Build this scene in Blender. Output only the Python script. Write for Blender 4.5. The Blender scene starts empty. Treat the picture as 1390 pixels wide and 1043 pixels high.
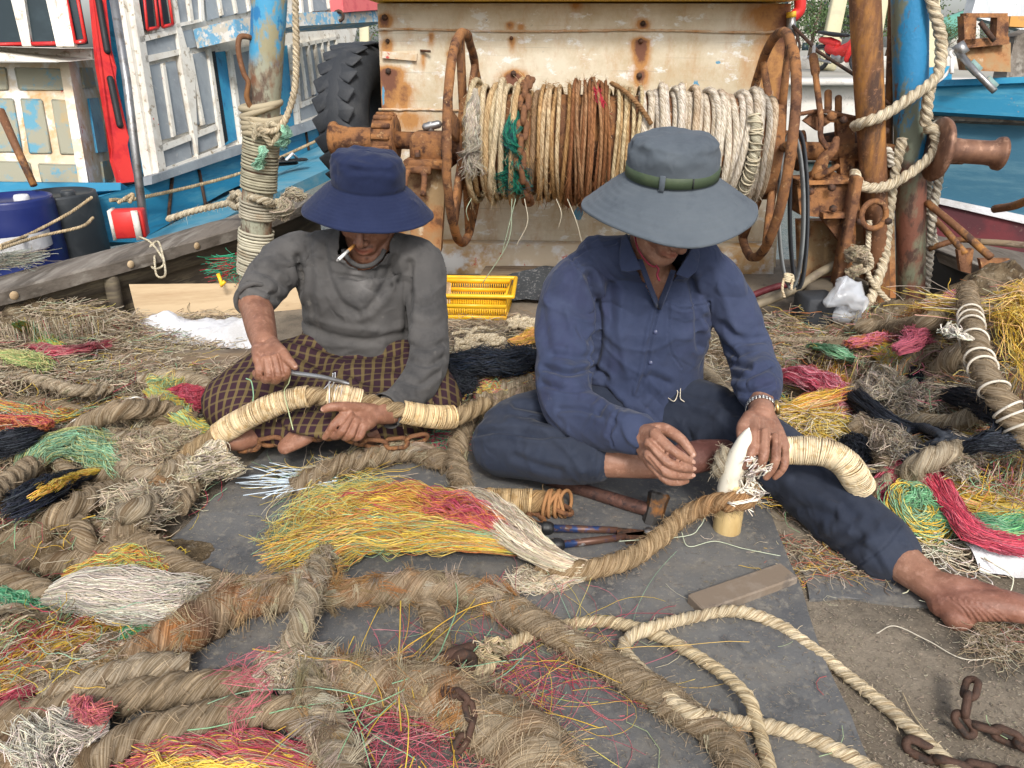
import bpy, math, random
import numpy as np
from mathutils import Vector, Matrix
rng=np.random.default_rng(7); random.seed(7)
scene=bpy.context.scene; COL=scene.collection
# ---------------------------------------------------------------- camera model (units: metres, deck at z=0)
F=1004.0; CX=695.0; CY=521.5; TH=math.radians(24.5); H=1.0
cT,sT=math.cos(TH),math.sin(TH)
def P(px,py,d):
    a=(px-CX)/F; b=(py-CY)/F
    return np.array([a*d, d*(cT-b*sT), H-d*(sT+b*cT)])
def G(px,py,z=0.0):
    b=(py-CY)/F
    return P(px,py,(H-z)/(sT+b*cT))
def PY(px,py,y):
    b=(py-CY)/F
    return P(px,py,y/(cT-b*sT))
def PL(px,py,pl):            # point of plane (p0,n) seen in that direction
    p0,n=pl; o=np.array([0,0,H]); r=P(px,py,1.0)-o
    return o+r*(np.dot(p0-o,n)/np.dot(r,n))
def plane3(a,b,c):
    n=np.cross(b-a,c-a); n=n/np.linalg.norm(n)
    if np.dot(n,a-np.array([0,0,H]))>0: n=-n     # normal towards viewer
    return (a,n)
def proj(v):
    q=v-np.array([0,0,H]); d=q[:,1]*cT-q[:,2]*sT
    return CX+F*q[:,0]/d, CY-F*(q[:,1]*sT+q[:,2]*cT)/d, d
def nrm(v):
    v=np.asarray(v,float); return v/(np.linalg.norm(v,axis=-1,keepdims=True)+1e-12)
def gp(l): return [G(*t) for t in l]
def pp(l): return [P(*t) for t in l]
# ---------------------------------------------------------------- noise
_perm=rng.random((64,64,64)).astype(np.float32)
def vn(p,f=1.0,o=1):
    tot=0;amp=1;s=0
    for k in range(o):
        q=p*f*(2**k)+17.3*k; i=np.floor(q).astype(int); t=q-i; t=t*t*(3-2*t)
        r=0
        for dx in (0,1):
            for dy in (0,1):
                for dz in (0,1):
                    w=(t[...,0] if dx else 1-t[...,0])*(t[...,1] if dy else 1-t[...,1])*(t[...,2] if dz else 1-t[...,2])
                    r=r+w*_perm[(i[...,0]+dx)&63,(i[...,1]+dy)&63,(i[...,2]+dz)&63]
        tot=tot+amp*(r*2-1); s+=amp; amp*=.5
    return tot/s
# ---------------------------------------------------------------- objects
ORG={}
def props(o,label=None,cat=None,group=None,kind=None):
    if label: o['label']=label
    if cat: o['category']=cat
    if group: o['group']=group
    if kind: o['kind']=kind
    return o
def thing(name,label,cat,loc=(0,0,0),group=None):
    o=bpy.data.objects.new(name,None); COL.objects.link(o); o.location=Vector(loc); o.empty_display_size=.05
    ORG[o.name]=np.array(loc,float); return props(o,label,cat,group)
class MB:
    def __init__(s): s.v=[]; s.f=[]; s.n=0; s.c=[]; s.l=[]; s.mi=[]
    def add(s,v,f,col=None,lay=None,mi=0):
        v=np.asarray(v,float).reshape(-1,3); f=np.asarray(f,int)
        if len(v)==0 or len(f)==0: return s
        s.v.append(v); s.f.append((f+s.n,mi)); s.n+=len(v)
        c=np.ones((len(v),3)) if col is None else np.broadcast_to(np.asarray(col,float),(len(v),3))
        s.c.append(c); s.l.append(v*0 if lay is None else lay); return s
    def join(s,o):
        for i in range(len(o.v)):
            pass
        off=s.n
        s.v+=o.v; s.c+=o.c; s.l+=o.l; s.f+=[(f+off,m) for f,m in o.f]; s.n+=o.n; return s
def mkmesh(name,mb,smooth=True):
    V=np.concatenate(mb.v); me=bpy.data.meshes.new(name)
    tot=[];ls=[];mi=[]
    for f,m in mb.f:
        ls.append(f.ravel()); tot.append(np.full(len(f),f.shape[1])); mi.append(np.full(len(f),m))
    ls=np.concatenate(ls); tot=np.concatenate(tot); mi=np.concatenate(mi)
    me.vertices.add(len(V)); me.vertices.foreach_set('co',V.astype(np.float32).ravel())
    me.loops.add(len(ls)); me.loops.foreach_set('vertex_index',ls.astype(np.int32))
    me.polygons.add(len(tot)); st=np.concatenate([[0],np.cumsum(tot)[:-1]])
    me.polygons.foreach_set('loop_start',st.astype(np.int32)); me.polygons.foreach_set('loop_total',tot.astype(np.int32))
    me.polygons.foreach_set('material_index',mi.astype(np.int32))
    me.polygons.foreach_set('use_smooth',np.full(len(tot),smooth,dtype=bool))
    me.update(calc_edges=True)
    C=np.concatenate(mb.c)
    if True:
        a=me.attributes.new('Col','FLOAT_COLOR','POINT'); a.data.foreach_set('color',np.c_[C,np.ones(len(C))].astype(np.float32).ravel())
    L=np.concatenate(mb.l)
    if np.any(L!=0):
        a=me.attributes.new('lay','FLOAT_VECTOR','POINT'); a.data.foreach_set('vector',L.astype(np.float32).ravel())
    return me
def obj(name,mb,mats,parent=None,smooth=True,label=None,cat=None,group=None,kind=None,auto=None):
    """link one mesh object; world-space vertices are made relative to the parent (or to the thing's own base)"""
    V=np.concatenate(mb.v)
    if parent is not None: org=ORG[parent.name]
    elif kind=='structure': org=np.zeros(3)
    else: org=np.array([V[:,0].mean(),V[:,1].mean(),V[:,2].min()])
    mb.v=[v-org for v in mb.v]
    me=mkmesh(name,mb,smooth)
    if not isinstance(mats,(list,tuple)): mats=[mats]
    for m in mats: me.materials.append(m)
    o=bpy.data.objects.new(name,me); COL.objects.link(o)
    if parent is not None: o.parent=parent
    else: o.location=Vector(org)
    ORG[o.name]=org
    return props(o,label,cat,group,kind)
def copyo(o,parent=None,loc=None,rot=None,scale=None):
    c=o.copy(); COL.objects.link(c)
    if parent is not None: c.parent=parent
    if loc is not None: c.location=Vector(loc)
    if rot is not None: c.rotation_euler=rot
    if scale is not None: c.scale=scale
    return c
# ---------------------------------------------------------------- shapes
def frames(pts,up=None):
    pts=np.asarray(pts,float); n=len(pts)
    t=np.gradient(pts,axis=0) if n>2 else np.repeat([pts[1]-pts[0]],2,0)
    t=nrm(t); U=np.zeros_like(pts)
    if up is not None:
        up=np.asarray(up,float)
        U=nrm(np.cross(np.cross(t,np.broadcast_to(up,t.shape)),t))
    else:
        a=np.array([0,0,1.]) if abs(t[0][2])<.9 else np.array([0,1.,0])
        u=a-t[0]*np.dot(a,t[0]); u/=np.linalg.norm(u); U[0]=u
        for i in range(1,n):
            u=u-t[i]*np.dot(u,t[i]); u/=np.linalg.norm(u)+1e-12; U[i]=u
    return t,U,np.cross(t,U)
def catmull(c,k=12):
    c=np.asarray(c,float)
    if len(c)<3: return np.linspace(c[0],c[-1],k*(len(c)-1)+1)
    e=np.vstack([2*c[0]-c[1],c,2*c[-1]-c[-2]]); out=[]
    for i in range(1,len(e)-2):
        p0,p1,p2,p3=e[i-1:i+3]; t=np.linspace(0,1,k,endpoint=False)[:,None]
        out.append(.5*((2*p1)+(-p0+p2)*t+(2*p0-5*p1+4*p2-p3)*t**2+(-p0+3*p1-3*p2+p3)*t**3))
    out.append(e[-2][None]); return np.vstack(out)
def resample(p,step=None,n=None):
    d=np.r_[0,np.cumsum(np.linalg.norm(np.diff(p,axis=0),axis=1))]
    if n is None: n=max(3,int(d[-1]/step)+1)
    s=np.linspace(0,d[-1],n)
    return np.stack([np.interp(s,d,p[:,k]) for k in range(p.shape[1])],1),s
def ringfaces(n,M,closed=False):
    i=np.arange(n if closed else n-1)[:,None]; j=np.arange(M)[None]
    a=i*M+j; b=i*M+(j+1)%M; i2=(i+1)%n if closed else i+1
    return np.stack([a,b,i2*M+(j+1)%M,i2*M+j],-1).reshape(-1,4)
def tube(pts,r,M=10,caps=True,closed=False,up=None,ry=None,round_caps=False):
    """sweep; r scalar/array; ry = second radius along the up direction"""
    pts=np.asarray(pts,float); n=len(pts); r=np.broadcast_to(np.asarray(r,float),(n,)).copy()
    ry=r.copy() if ry is None else np.broadcast_to(np.asarray(ry,float),(n,)).copy()
    if round_caps:
        t0=nrm(pts[0]-pts[1]); t1=nrm(pts[-1]-pts[-2]); an=np.array([.97,.8,.45])
        a=[pts[0]+t0*r[0]*k for k in an]; b=[pts[-1]+t1*r[-1]*k for k in an[::-1]]
        q=np.sqrt(1-an**2)
        pts=np.vstack([a,pts,b]); r0,r1,y0,y1=r[0],r[-1],ry[0],ry[-1]
        r=np.r_[r0*q,r,r1*q[::-1]]; ry=np.r_[y0*q,ry,y1*q[::-1]]; n=len(pts)
    t,U,B=frames(pts,up)
    ph=np.linspace(0,2*math.pi,M,endpoint=False)
    V=pts[:,None]+r[:,None,None]*np.cos(ph)[None,:,None]*B[:,None]+ry[:,None,None]*np.sin(ph)[None,:,None]*U[:,None]
    V=V.reshape(-1,3); Fq=ringfaces(n,M,closed)
    if caps and not closed:
        V=np.vstack([V,pts[0],pts[-1]]); c0,c1=n*M,n*M+1; j=np.arange(M)
        k=np.stack([j,(j+1)%M,np.full(M,c0),np.full(M,c0)],1); 
        tri0=np.stack([(j+1)%M,j,np.full(M,c0)],1); tri1=np.stack([(n-1)*M+j,(n-1)*M+(j+1)%M,np.full(M,c1)],1)
        return V,[Fq,np.vstack([tri0,tri1])]
    return V,[Fq]
def addt(mb,vf,col=None,mi=0,lay=None):
    V,Fs=vf; off=mb.n
    mb.v.append(V); mb.c.append(np.ones((len(V),3)) if col is None else np.broadcast_to(np.asarray(col,float),(len(V),3)))
    mb.l.append(V*0 if lay is None else lay); mb.n+=len(V)
    for f in Fs: mb.f.append((f+off,mi))
    return mb
def T(mb,pts,r,M=10,col=None,mi=0,**k): return addt(mb,tube(np.asarray(pts,float),r,M,**k),col,mi)
def hexa(c8,mb,col=None,mi=0):
    f=[[0,3,2,1],[4,5,6,7],[0,1,5,4],[1,2,6,5],[2,3,7,6],[3,0,4,7]]
    return mb.add(c8,f,col,mi=mi)
def box(mb,c,s,R=None,col=None,mi=0,bev=0.0):
    s=np.asarray(s,float)/2; R=np.eye(3) if R is None else np.asarray(R)
    if bev<=0:
        k=np.array([[-1,-1,-1],[1,-1,-1],[1,1,-1],[-1,1,-1],[-1,-1,1],[1,-1,1],[1,1,1],[-1,1,1]])*s
        return hexa(k@R.T+np.asarray(c),mb,col,mi)
    bev=min(bev,s.min()*.9); V=[];b=s-bev     # chamfered box as a stack of rings
    def ring(x,y,z,q):
        return [[-x+q,-y,z],[x-q,-y,z],[x,-y+q,z],[x,y-q,z],[x-q,y,z],[-x+q,y,z],[-x,y-q,z],[-x,-y+q,z]]
    V=ring(b[0],b[1],-s[2],bev*.5)+ring(s[0],s[1],-b[2],bev)+ring(s[0],s[1],b[2],bev)+ring(b[0],b[1],s[2],bev*.5)
    V=np.array(V)@R.T+np.asarray(c); off=mb.n
    mb.add(V,ringfaces(4,8),col,mi=mi); o2=mb.n-len(V)
    mb.f.append((np.array([[0,7,6,5],[0,5,4,3],[0,3,2,1]])[:, ::1]+o2,mi)); mb.f.append((np.array([[0,1,2,3],[0,3,4,5],[0,5,6,7]])+24+o2,mi))
    return mb
def rotm(ax,deg): return np.array(Matrix.Rotation(math.radians(deg),3,ax))
def basis(x,y,z): return np.stack([x,y,z],1)
def prism(mb,quad,n,th,col=None,mi=0,off=0.0):
    """quad (k pts, world) raised off along n, thickness th backwards"""
    q=np.asarray(quad,float); k=len(q); n=np.asarray(n)
    a=q+n*off; b=a-n*th; V=np.vstack([a,b]); o=mb.n
    mb.add(V,np.array([[i,(i+1)%k,k+(i+1)%k,k+i] for i in range(k)]),col,mi=mi)
    if k==4: mb.f.append((np.array([[3,2,1,0],[4,5,6,7]])+o,mi))
    else:
        mb.f.append((np.array([[0,i+1,i] for i in range(1,k-1)]+[[k,k+i,k+i+1] for i in range(1,k-1)])+o,mi))
    return mb
def lathe(mb,prof,origin,axis,M=32,col=None,mi=0,ref=(0,0,1)):
    """prof: (radius, height along axis)"""
    ax=nrm(axis); u=np.array(ref,float); u=nrm(u-ax*np.dot(u,ax)) if abs(np.dot(nrm(u),ax))<.95 else nrm(np.cross(ax,[1,0.3,0])); w=np.cross(ax,u)
    ph=np.linspace(0,2*math.pi,M,endpoint=False); V=[]
    for r,h in prof: V.append(np.asarray(origin)+ax*h+r*(np.cos(ph)[:,None]*u+np.sin(ph)[:,None]*w))
    mb.add(np.vstack(V),ringfaces(len(prof),M),col,mi=mi); return mb
def torus(mb,c,axis,R,r,M=48,k=10,col=None,ref=(0,0,1),ell=1.0,mi=0):
    ax=nrm(axis); u=np.array(ref,float); u=nrm(u-ax*np.dot(u,ax)); w=np.cross(ax,u)
    ph=np.linspace(0,2*math.pi,M,endpoint=False); pts=np.asarray(c)+R*(np.cos(ph)[:,None]*u*ell+np.sin(ph)[:,None]*w)
    d=nrm(pts-np.asarray(c)); a=np.linspace(0,2*math.pi,k,endpoint=False)
    V=pts[:,None]+r*(np.cos(a)[None,:,None]*d[:,None]+np.sin(a)[None,:,None]*ax[None,None])
    return mb.add(V.reshape(-1,3),ringfaces(M,k,True),col,mi=mi)
# many thin strands: pts (N,K,3)
def strandmesh(mb,pts,r,col,M=3,taper=False):
    pts=np.asarray(pts,float); N,K,_=pts.shape
    t=nrm(np.gradient(pts,axis=1)); ref=nrm(rng.normal(size=(N,1,3)))
    U=nrm(np.cross(t,ref)); B=np.cross(t,U)
    ph=np.linspace(0,2*math.pi,M,endpoint=False)
    r=np.broadcast_to(np.asarray(r,float).reshape(-1,1),(N,K)).copy()
    if taper: r=r*np.linspace(1,.4,K)[None]
    V=pts[:,:,None]+r[:,:,None,None]*(np.cos(ph)[None,None,:,None]*U[:,:,None]+np.sin(ph)[None,None,:,None]*B[:,:,None])
    f=ringfaces(K,M); Fq=(np.arange(N)[:,None,None]*K*M+f[None]).reshape(-1,4)
    col=np.asarray(col,float)
    if col.ndim==1: c=np.broadcast_to(col,(N*K*M,3))
    else: c=np.repeat(col,K*M,0)
    return mb.add(V.reshape(-1,3),Fq,c)
def fuzz(mb,base,nor,tan,n,L,r,col,lift=.5,cv=.25,droop=.3):
    """short loose fibres on a surface given sample points/normals/tangents"""
    i=rng.integers(0,len(base),n); b=base[i]; d=nrm(tan[i]*rng.choice([-1,1],n)[:,None]+nor[i]*rng.uniform(.05,lift,n)[:,None]*1.6+rng.normal(size=(n,3))*.35)
    l=L*rng.uniform(.3,1.3,n)[:,None,None]; s=np.linspace(0,1,4)[None,:,None]
    c2=rng.normal(size=(n,1,3))*cv; p=b[:,None]+l*(d[:,None]*s+c2*s**2-np.array([0,0,droop])*s**2)
    cc=np.asarray(col)*rng.uniform(.6,1.5,(n,1)); return strandmesh(mb,p,r*rng.uniform(.7,1.3,n),cc)
def pickcol(cols,n,u=None,jit=.18):
    cols=np.array([c for c in cols],float); k=len(cols)
    if u is None: i=rng.integers(0,k,n)
    else: i=np.clip(((u+rng.normal(size=n)*.12)*k).astype(int),0,k-1)
    return np.clip(cols[i]*rng.uniform(1-jit,1+jit,(n,1))*rng.uniform(.92,1.08,(n,3)),0,1)
def fan(mb,path,w,n,cols,r=.0006,flat=.4,wav=.012,lenj=.35,K=16,band=False,floor=None,side=None,startj=.05,curl=0.0,wf=(1,4)):
    """loose yarns following a path; w = bundle radius along the path (list)"""
    p,_=resample(catmull(path,10),n=40); w=np.asarray(w,float)
    W=np.interp(np.linspace(0,1,40),np.linspace(0,1,len(w)),w)
    t=nrm(np.gradient(p,axis=0)); up=np.array([0,0,1.]); S=nrm(np.cross(t,np.broadcast_to(up,t.shape))); U=np.cross(S,t)
    n=int(n*1.15); r=r*.78; wav=wav*1.25; nc=max(5,n//16); ci=rng.integers(0,nc,n)
    a=rng.uniform(0,2*math.pi,nc); q=np.sqrt(rng.random(nc)); oa=(np.cos(a)*q)[ci]+rng.normal(size=n)*.13; ob=(np.sin(a)*q)[ci]+rng.normal(size=n)*.16
    e=1-lenj*(.6*rng.random(nc)[ci]**1.2+.55*rng.random(n)**1.3); e=np.maximum(e,.12); s0=startj*rng.random(n)
    s=(s0[:,None]+(e-s0)[:,None]*np.linspace(0,1,K)[None])          # N,K
    x=s*39; i=np.clip(x.astype(int),0,38); fr=(x-i)[...,None]
    g=lambda A:A[i]*(1-fr)+A[i+1]*fr
    pc=g(p); Sc=g(S); Uc=g(U); Wc=(W[i]*(1-fr[...,0])+W[i+1]*fr[...,0])
    dev=np.zeros((n,K)); dv2=np.zeros((n,K))
    for k in range(3):
        for cc_,am_ in ((ci,.85),(np.arange(n),.6)):
            m_=cc_.max()+1; fq=rng.uniform(wf[0],wf[1],m_)[cc_][:,None]*(1+k*.6); pa,pb,ga,gb=[x[cc_][:,None] for x in (rng.random(m_),rng.random(m_),rng.normal(size=m_),rng.normal(size=m_))]
            dev+=am_*np.sin(2*math.pi*(fq*s+pa))*ga/(1+k); dv2+=am_*np.sin(2*math.pi*(fq*s+pb))*gb/(1+k)
    am=wav*(s**.7); oc=oa[:,None]+curl*np.sin(2*math.pi*(s+rng.random((n,1))))
    V=pc+Sc*(oc*Wc+dev*am)[...,None]+Uc*((ob[:,None]*Wc)*flat+dv2*am*.6+Wc*flat*.6)[...,None]
    fl=0.006 if floor is None else floor
    V[...,2]=np.where(V[...,2]<fl, fl+np.abs(V[...,2]-fl)*.15, V[...,2])
    c=pickcol(cols,n,(oa+1)/2 if band else None)
    c=c*(1+.18*rng.normal(size=(nc,1))[ci])
    return strandmesh(mb,np.nan_to_num(V),r*rng.uniform(.75,1.35,n),np.clip(c,0,1))
def tangle(mb,c,size,n,cols,L=.3,r=.0006,K=14,floor=.006,flat=.4,turn=5.0,hz=.05,dirv=None):
    """random curly loose yarn; size=(sx,sy) footprint radii; hz = pile height"""
    a=rng.uniform(0,2*math.pi,n); q=np.sqrt(rng.random(n)); hz_=hz*(1-q**2)
    st=np.c_[np.cos(a)*q*size[0],np.sin(a)*q*size[1],rng.random(n)*hz_]+np.asarray(c)
    h=rng.uniform(0,2*math.pi,n) if dirv is None else math.atan2(dirv[1],dirv[0])+rng.normal(size=n)*.5
    k=rng.normal(size=n)*turn; L=L*rng.uniform(.4,1.3,n); ds=L/K; V=np.zeros((n,K,3)); p=st.copy(); kk=k.copy(); up=rng.normal(size=n)*.3
    for j in range(K):
        V[:,j]=p; h=h+kk*ds; kk=kk*.85+rng.normal(size=n)*turn*.55; up=up*.8+rng.normal(size=n)*.12
        p=p+np.c_[np.cos(h),np.sin(h),up*flat]*ds[:,None]
    e=np.sqrt(((V[...,0]-c[0])/size[0])**2+((V[...,1]-c[1])/size[1])**2)
    top=floor+hz*np.clip(1.1-e*.8,.0,1)+.02
    V[...,2]=np.clip(V[...,2],floor,None); V[...,2]=np.where(V[...,2]>c[2]+top,c[2]+top+(V[...,2]-c[2]-top)*.3,V[...,2])
    return strandmesh(mb,V,r*rng.uniform(.75,1.35,n),pickcol(cols,n))
def rope(mb,ctrl,R,nst=3,lay=2.2,depth=.4,M=27,col=(1,1,1),fz=0,fL=.016,fcol=None,lump=.12,rad=None,wear=None,fr=.00035,lift=.35,step=None):
    fz=fz*.7; lump=lump*.8
    """laid rope swept along control points: lobed twisted section, lumps, loose fibres"""
    p,s=resample(catmull(ctrl,14),step=step or R*.22); n=len(p)
    t,U,B=frames(p); ph=np.linspace(0,2*math.pi,M,endpoint=False)
    tw=2*math.pi*s/(R*2*lay); al=ph[None]-tw[:,None]
    lobe=np.abs(np.cos(al*nst/2))**.7
    rr=R*(1-depth+depth*lobe)
    rr=rr*(1+lump*vn(p[:,None]*np.ones((1,M,1)),9,2)*1.0)
    if rad is not None: rr=rr*np.interp(np.linspace(0,1,n),np.linspace(0,1,len(rad)),rad)[:,None]
    D=np.cos(ph)[None,:,None]*B[:,None]+np.sin(ph)[None,:,None]*U[:,None]
    V=p[:,None]+rr[...,None]*D
    V=V+D*(vn(V,110,2)*R*.1+vn(V,45,2)*R*.08)[...,None]
    La=np.stack([R*np.cos(al),R*np.sin(al),np.broadcast_to(s[:,None]*.12,al.shape)],-1)
    c=np.broadcast_to(np.asarray(col,float),(n,M,3)).copy()
    m=(vn(V,7,3)*.3+vn(V,30,2)*.22+1)[...,None]; c=c*m
    if wear is not None:
        for (t0,wd,wc,amt) in wear:
            g=np.exp(-((np.linspace(0,1,n)-t0)/wd)**2)[:,None]*np.clip(.5+1.2*vn(V,14,3),0,1)*amt
            c=c*(1-g[...,None])+np.asarray(wc)*g[...,None]
    Fq=ringfaces(n,M); off=mb.n
    mb.add(V.reshape(-1,3),Fq,c.reshape(-1,3),La.reshape(-1,3))
    base=mb.n-n*M
    for e0,sg in ((0,1),(n-1,-1)):
        cpt=p[e0]-t[e0]*R*.25*sg; o2=mb.n
        mb.add(np.vstack([V[e0],cpt]),np.array([[(j+1)%M,j,M] if sg>0 else [j,(j+1)%M,M] for j in range(M)]),c[e0].mean(0),np.vstack([La[e0],La[e0][:1]]))
    if fz:
        tl=nrm(t[:,None]*1.0+np.cross(t[:,None],D)*(2*math.pi*R/(R*2*lay)))
        fuzz(mb,V.reshape(-1,3),D.reshape(-1,3),tl.reshape(-1,3),int(fz*s[-1]),fL,fr,fcol if fcol is not None else np.asarray(col)*1.35,lift=lift)
    return mb
def tufts(mb,pts,R,n,L,cols,t0=0,t1=1,per=22,r=.00042,lift=.35,updown=.6):
    """frayed clumps of fibre standing off a rope, each clump sharing one direction"""
    p,_=resample(catmull(pts,14),n=200); t,U,B=frames(p); i=np.clip(((t0+(t1-t0)*rng.random(n))*199).astype(int),0,199); a=rng.uniform(0,2*math.pi,n)
    D=np.cos(a)[:,None]*U[i]+np.sin(a)[:,None]*B[i]; D[:,2]=np.where(D[:,2]<-.3,-D[:,2],D[:,2]); D=nrm(D); R=np.broadcast_to(R,(n,)) if np.ndim(R)==0 else np.interp(i/199,np.linspace(0,1,len(R)),R)
    b=p[i]+D*(R*.86)[:,None]; dr=nrm(t[i]*rng.choice([-1,1],n)[:,None]*rng.uniform(.5,1,n)[:,None]+np.cross(t[i],D)*rng.normal(size=n)[:,None]*.8+D*rng.uniform(.05,lift,n)[:,None])
    c=pickcol(cols,n,jit=.25); N=n*per; j=np.repeat(np.arange(n),per); K=6; s=np.linspace(0,1,K)[None,:,None]
    l=(L*rng.uniform(.45,1.4,n))[j][:,None,None]*rng.uniform(.5,1.15,(N,1,1)); side=np.cross(dr,D)
    base=b[j]+side[j]*(rng.normal(size=N)*R[j]*.16)[:,None]+D[j]*(rng.normal(size=N)*.0015)[:,None]
    bend=(-D*rng.uniform(.0,.5,n)[:,None]+side*rng.normal(size=n)[:,None]*.4)[j][:,None]; spread=rng.normal(size=(N,1,3))*.16
    V=base[:,None]+l*(dr[j][:,None]*s+(bend+spread)*s**2)
    V[...,2]=np.maximum(V[...,2],.004); return strandmesh(mb,V,r*rng.uniform(.7,1.3,N),c[j]*rng.uniform(.8,1.2,(N,1)))
def wrap(mb,ctrl,R,tw=.0022,col=(.62,.5,.33),pitch=None,jit=.5,seg=18,M=5,lump=.1,layers=1,t0=0,t1=1):
    """twine seized round a rope: one long helix"""
    p,s=resample(catmull(ctrl,14),step=.004); i0,i1=int(t0*(len(p)-1)),int(t1*(len(p)-1)); p=p[i0:i1+1]; s=s[i0:i1+1]-s[i0]
    t,U,B=frames(p); pitch=pitch or tw*2.0
    for L in range(layers):
        n=int(s[-1]/pitch*seg); q=np.linspace(0,s[-1],n); a=2*math.pi*np.arange(n)/seg
        q2=np.clip(q+pitch*jit*1.5*np.sin(q*55+L)+pitch*jit*vn(np.c_[q*60,q*0+L*3,q*0],1.3,2)*3+pitch*.9*np.sin(a+.5)*jit,0,s[-1])
        ip=lambda A:np.stack([np.interp(q2,s,A[:,k]) for k in range(3)],1)
        c=ip(p); u=nrm(ip(U)); b=nrm(ip(B)); rr=R*(1+lump*vn(c,22,2))+tw*.8+L*tw*1.2+tw*.5*rng.normal(size=n)*.25
        path=c+rr[:,None]*(np.cos(a)[:,None]*b+np.sin(a)[:,None]*u)
        cc=np.asarray(col)*(1+.3*vn(path,40,2)[:,None])*(1+.17*rng.normal(size=9999)[(np.arange(n)//seg)%9999])[:,None].clip(.5,1.4); st_=np.clip(vn(path,26,3)*2.6-.5,0,1)[:,None]*.65; cc=cc*(1-st_)+np.array([.3,.19,.1])*st_
        V,Fs=tube(path,tw*(1+.2*rng.normal(size=n)*.3),M,caps=False)
        addt(mb,(V,Fs),np.repeat(cc,M,0))
    return mb
# ---------------------------------------------------------------- materials
MATS={}
def ramp(nt,fac,stops):
    r=nt.nodes.new('ShaderNodeValToRGB'); e=r.color_ramp.elements
    while len(e)<len(stops): e.new(.5)
    for k,(p,c) in enumerate(stops): e[k].position=p; e[k].color=(*c,1) if len(c)==3 else c
    nt.links.new(fac,r.inputs[0]); return r.outputs[0]
def noise_n(nt,vec,scale,detail=6,rough=.6,dist=0):
    n=nt.nodes.new('ShaderNodeTexNoise'); n.inputs['Scale'].default_value=scale; n.inputs['Detail'].default_value=detail
    n.inputs['Roughness'].default_value=rough; n.inputs['Distortion'].default_value=dist; nt.links.new(vec,n.inputs['Vector']); return n.outputs['Fac']
def mix(nt,f,a,b,mode='MIX'):
    m=nt.nodes.new('ShaderNodeMix'); m.data_type='RGBA'; m.blend_type=mode
    for sock,v in ((m.inputs[0],f),(m.inputs[6],a),(m.inputs[7],b)):
        if isinstance(v,(int,float)): sock.default_value=v
        elif isinstance(v,tuple): sock.default_value=(*v,1)
        else: nt.links.new(v,sock)
    return m.outputs[2]
def math_n(nt,op,a,b=None):
    m=nt.nodes.new('ShaderNodeMath'); m.operation=op
    for k,v in ((0,a),(1,b)):
        if v is None: continue
        if isinstance(v,(int,float)): m.inputs[k].default_value=v
        else: nt.links.new(v,m.inputs[k])
    return m.outputs[0]
def mapv(nt,vec,sc):
    m=nt.nodes.new('ShaderNodeMapping'); m.inputs['Scale'].default_value=sc; nt.links.new(vec,m.inputs['Vector']); return m.outputs[0]
def attr(nt,name,out='Color'):
    a=nt.nodes.new('ShaderNodeAttribute'); a.attribute_name=name; return a.outputs[out]
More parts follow.
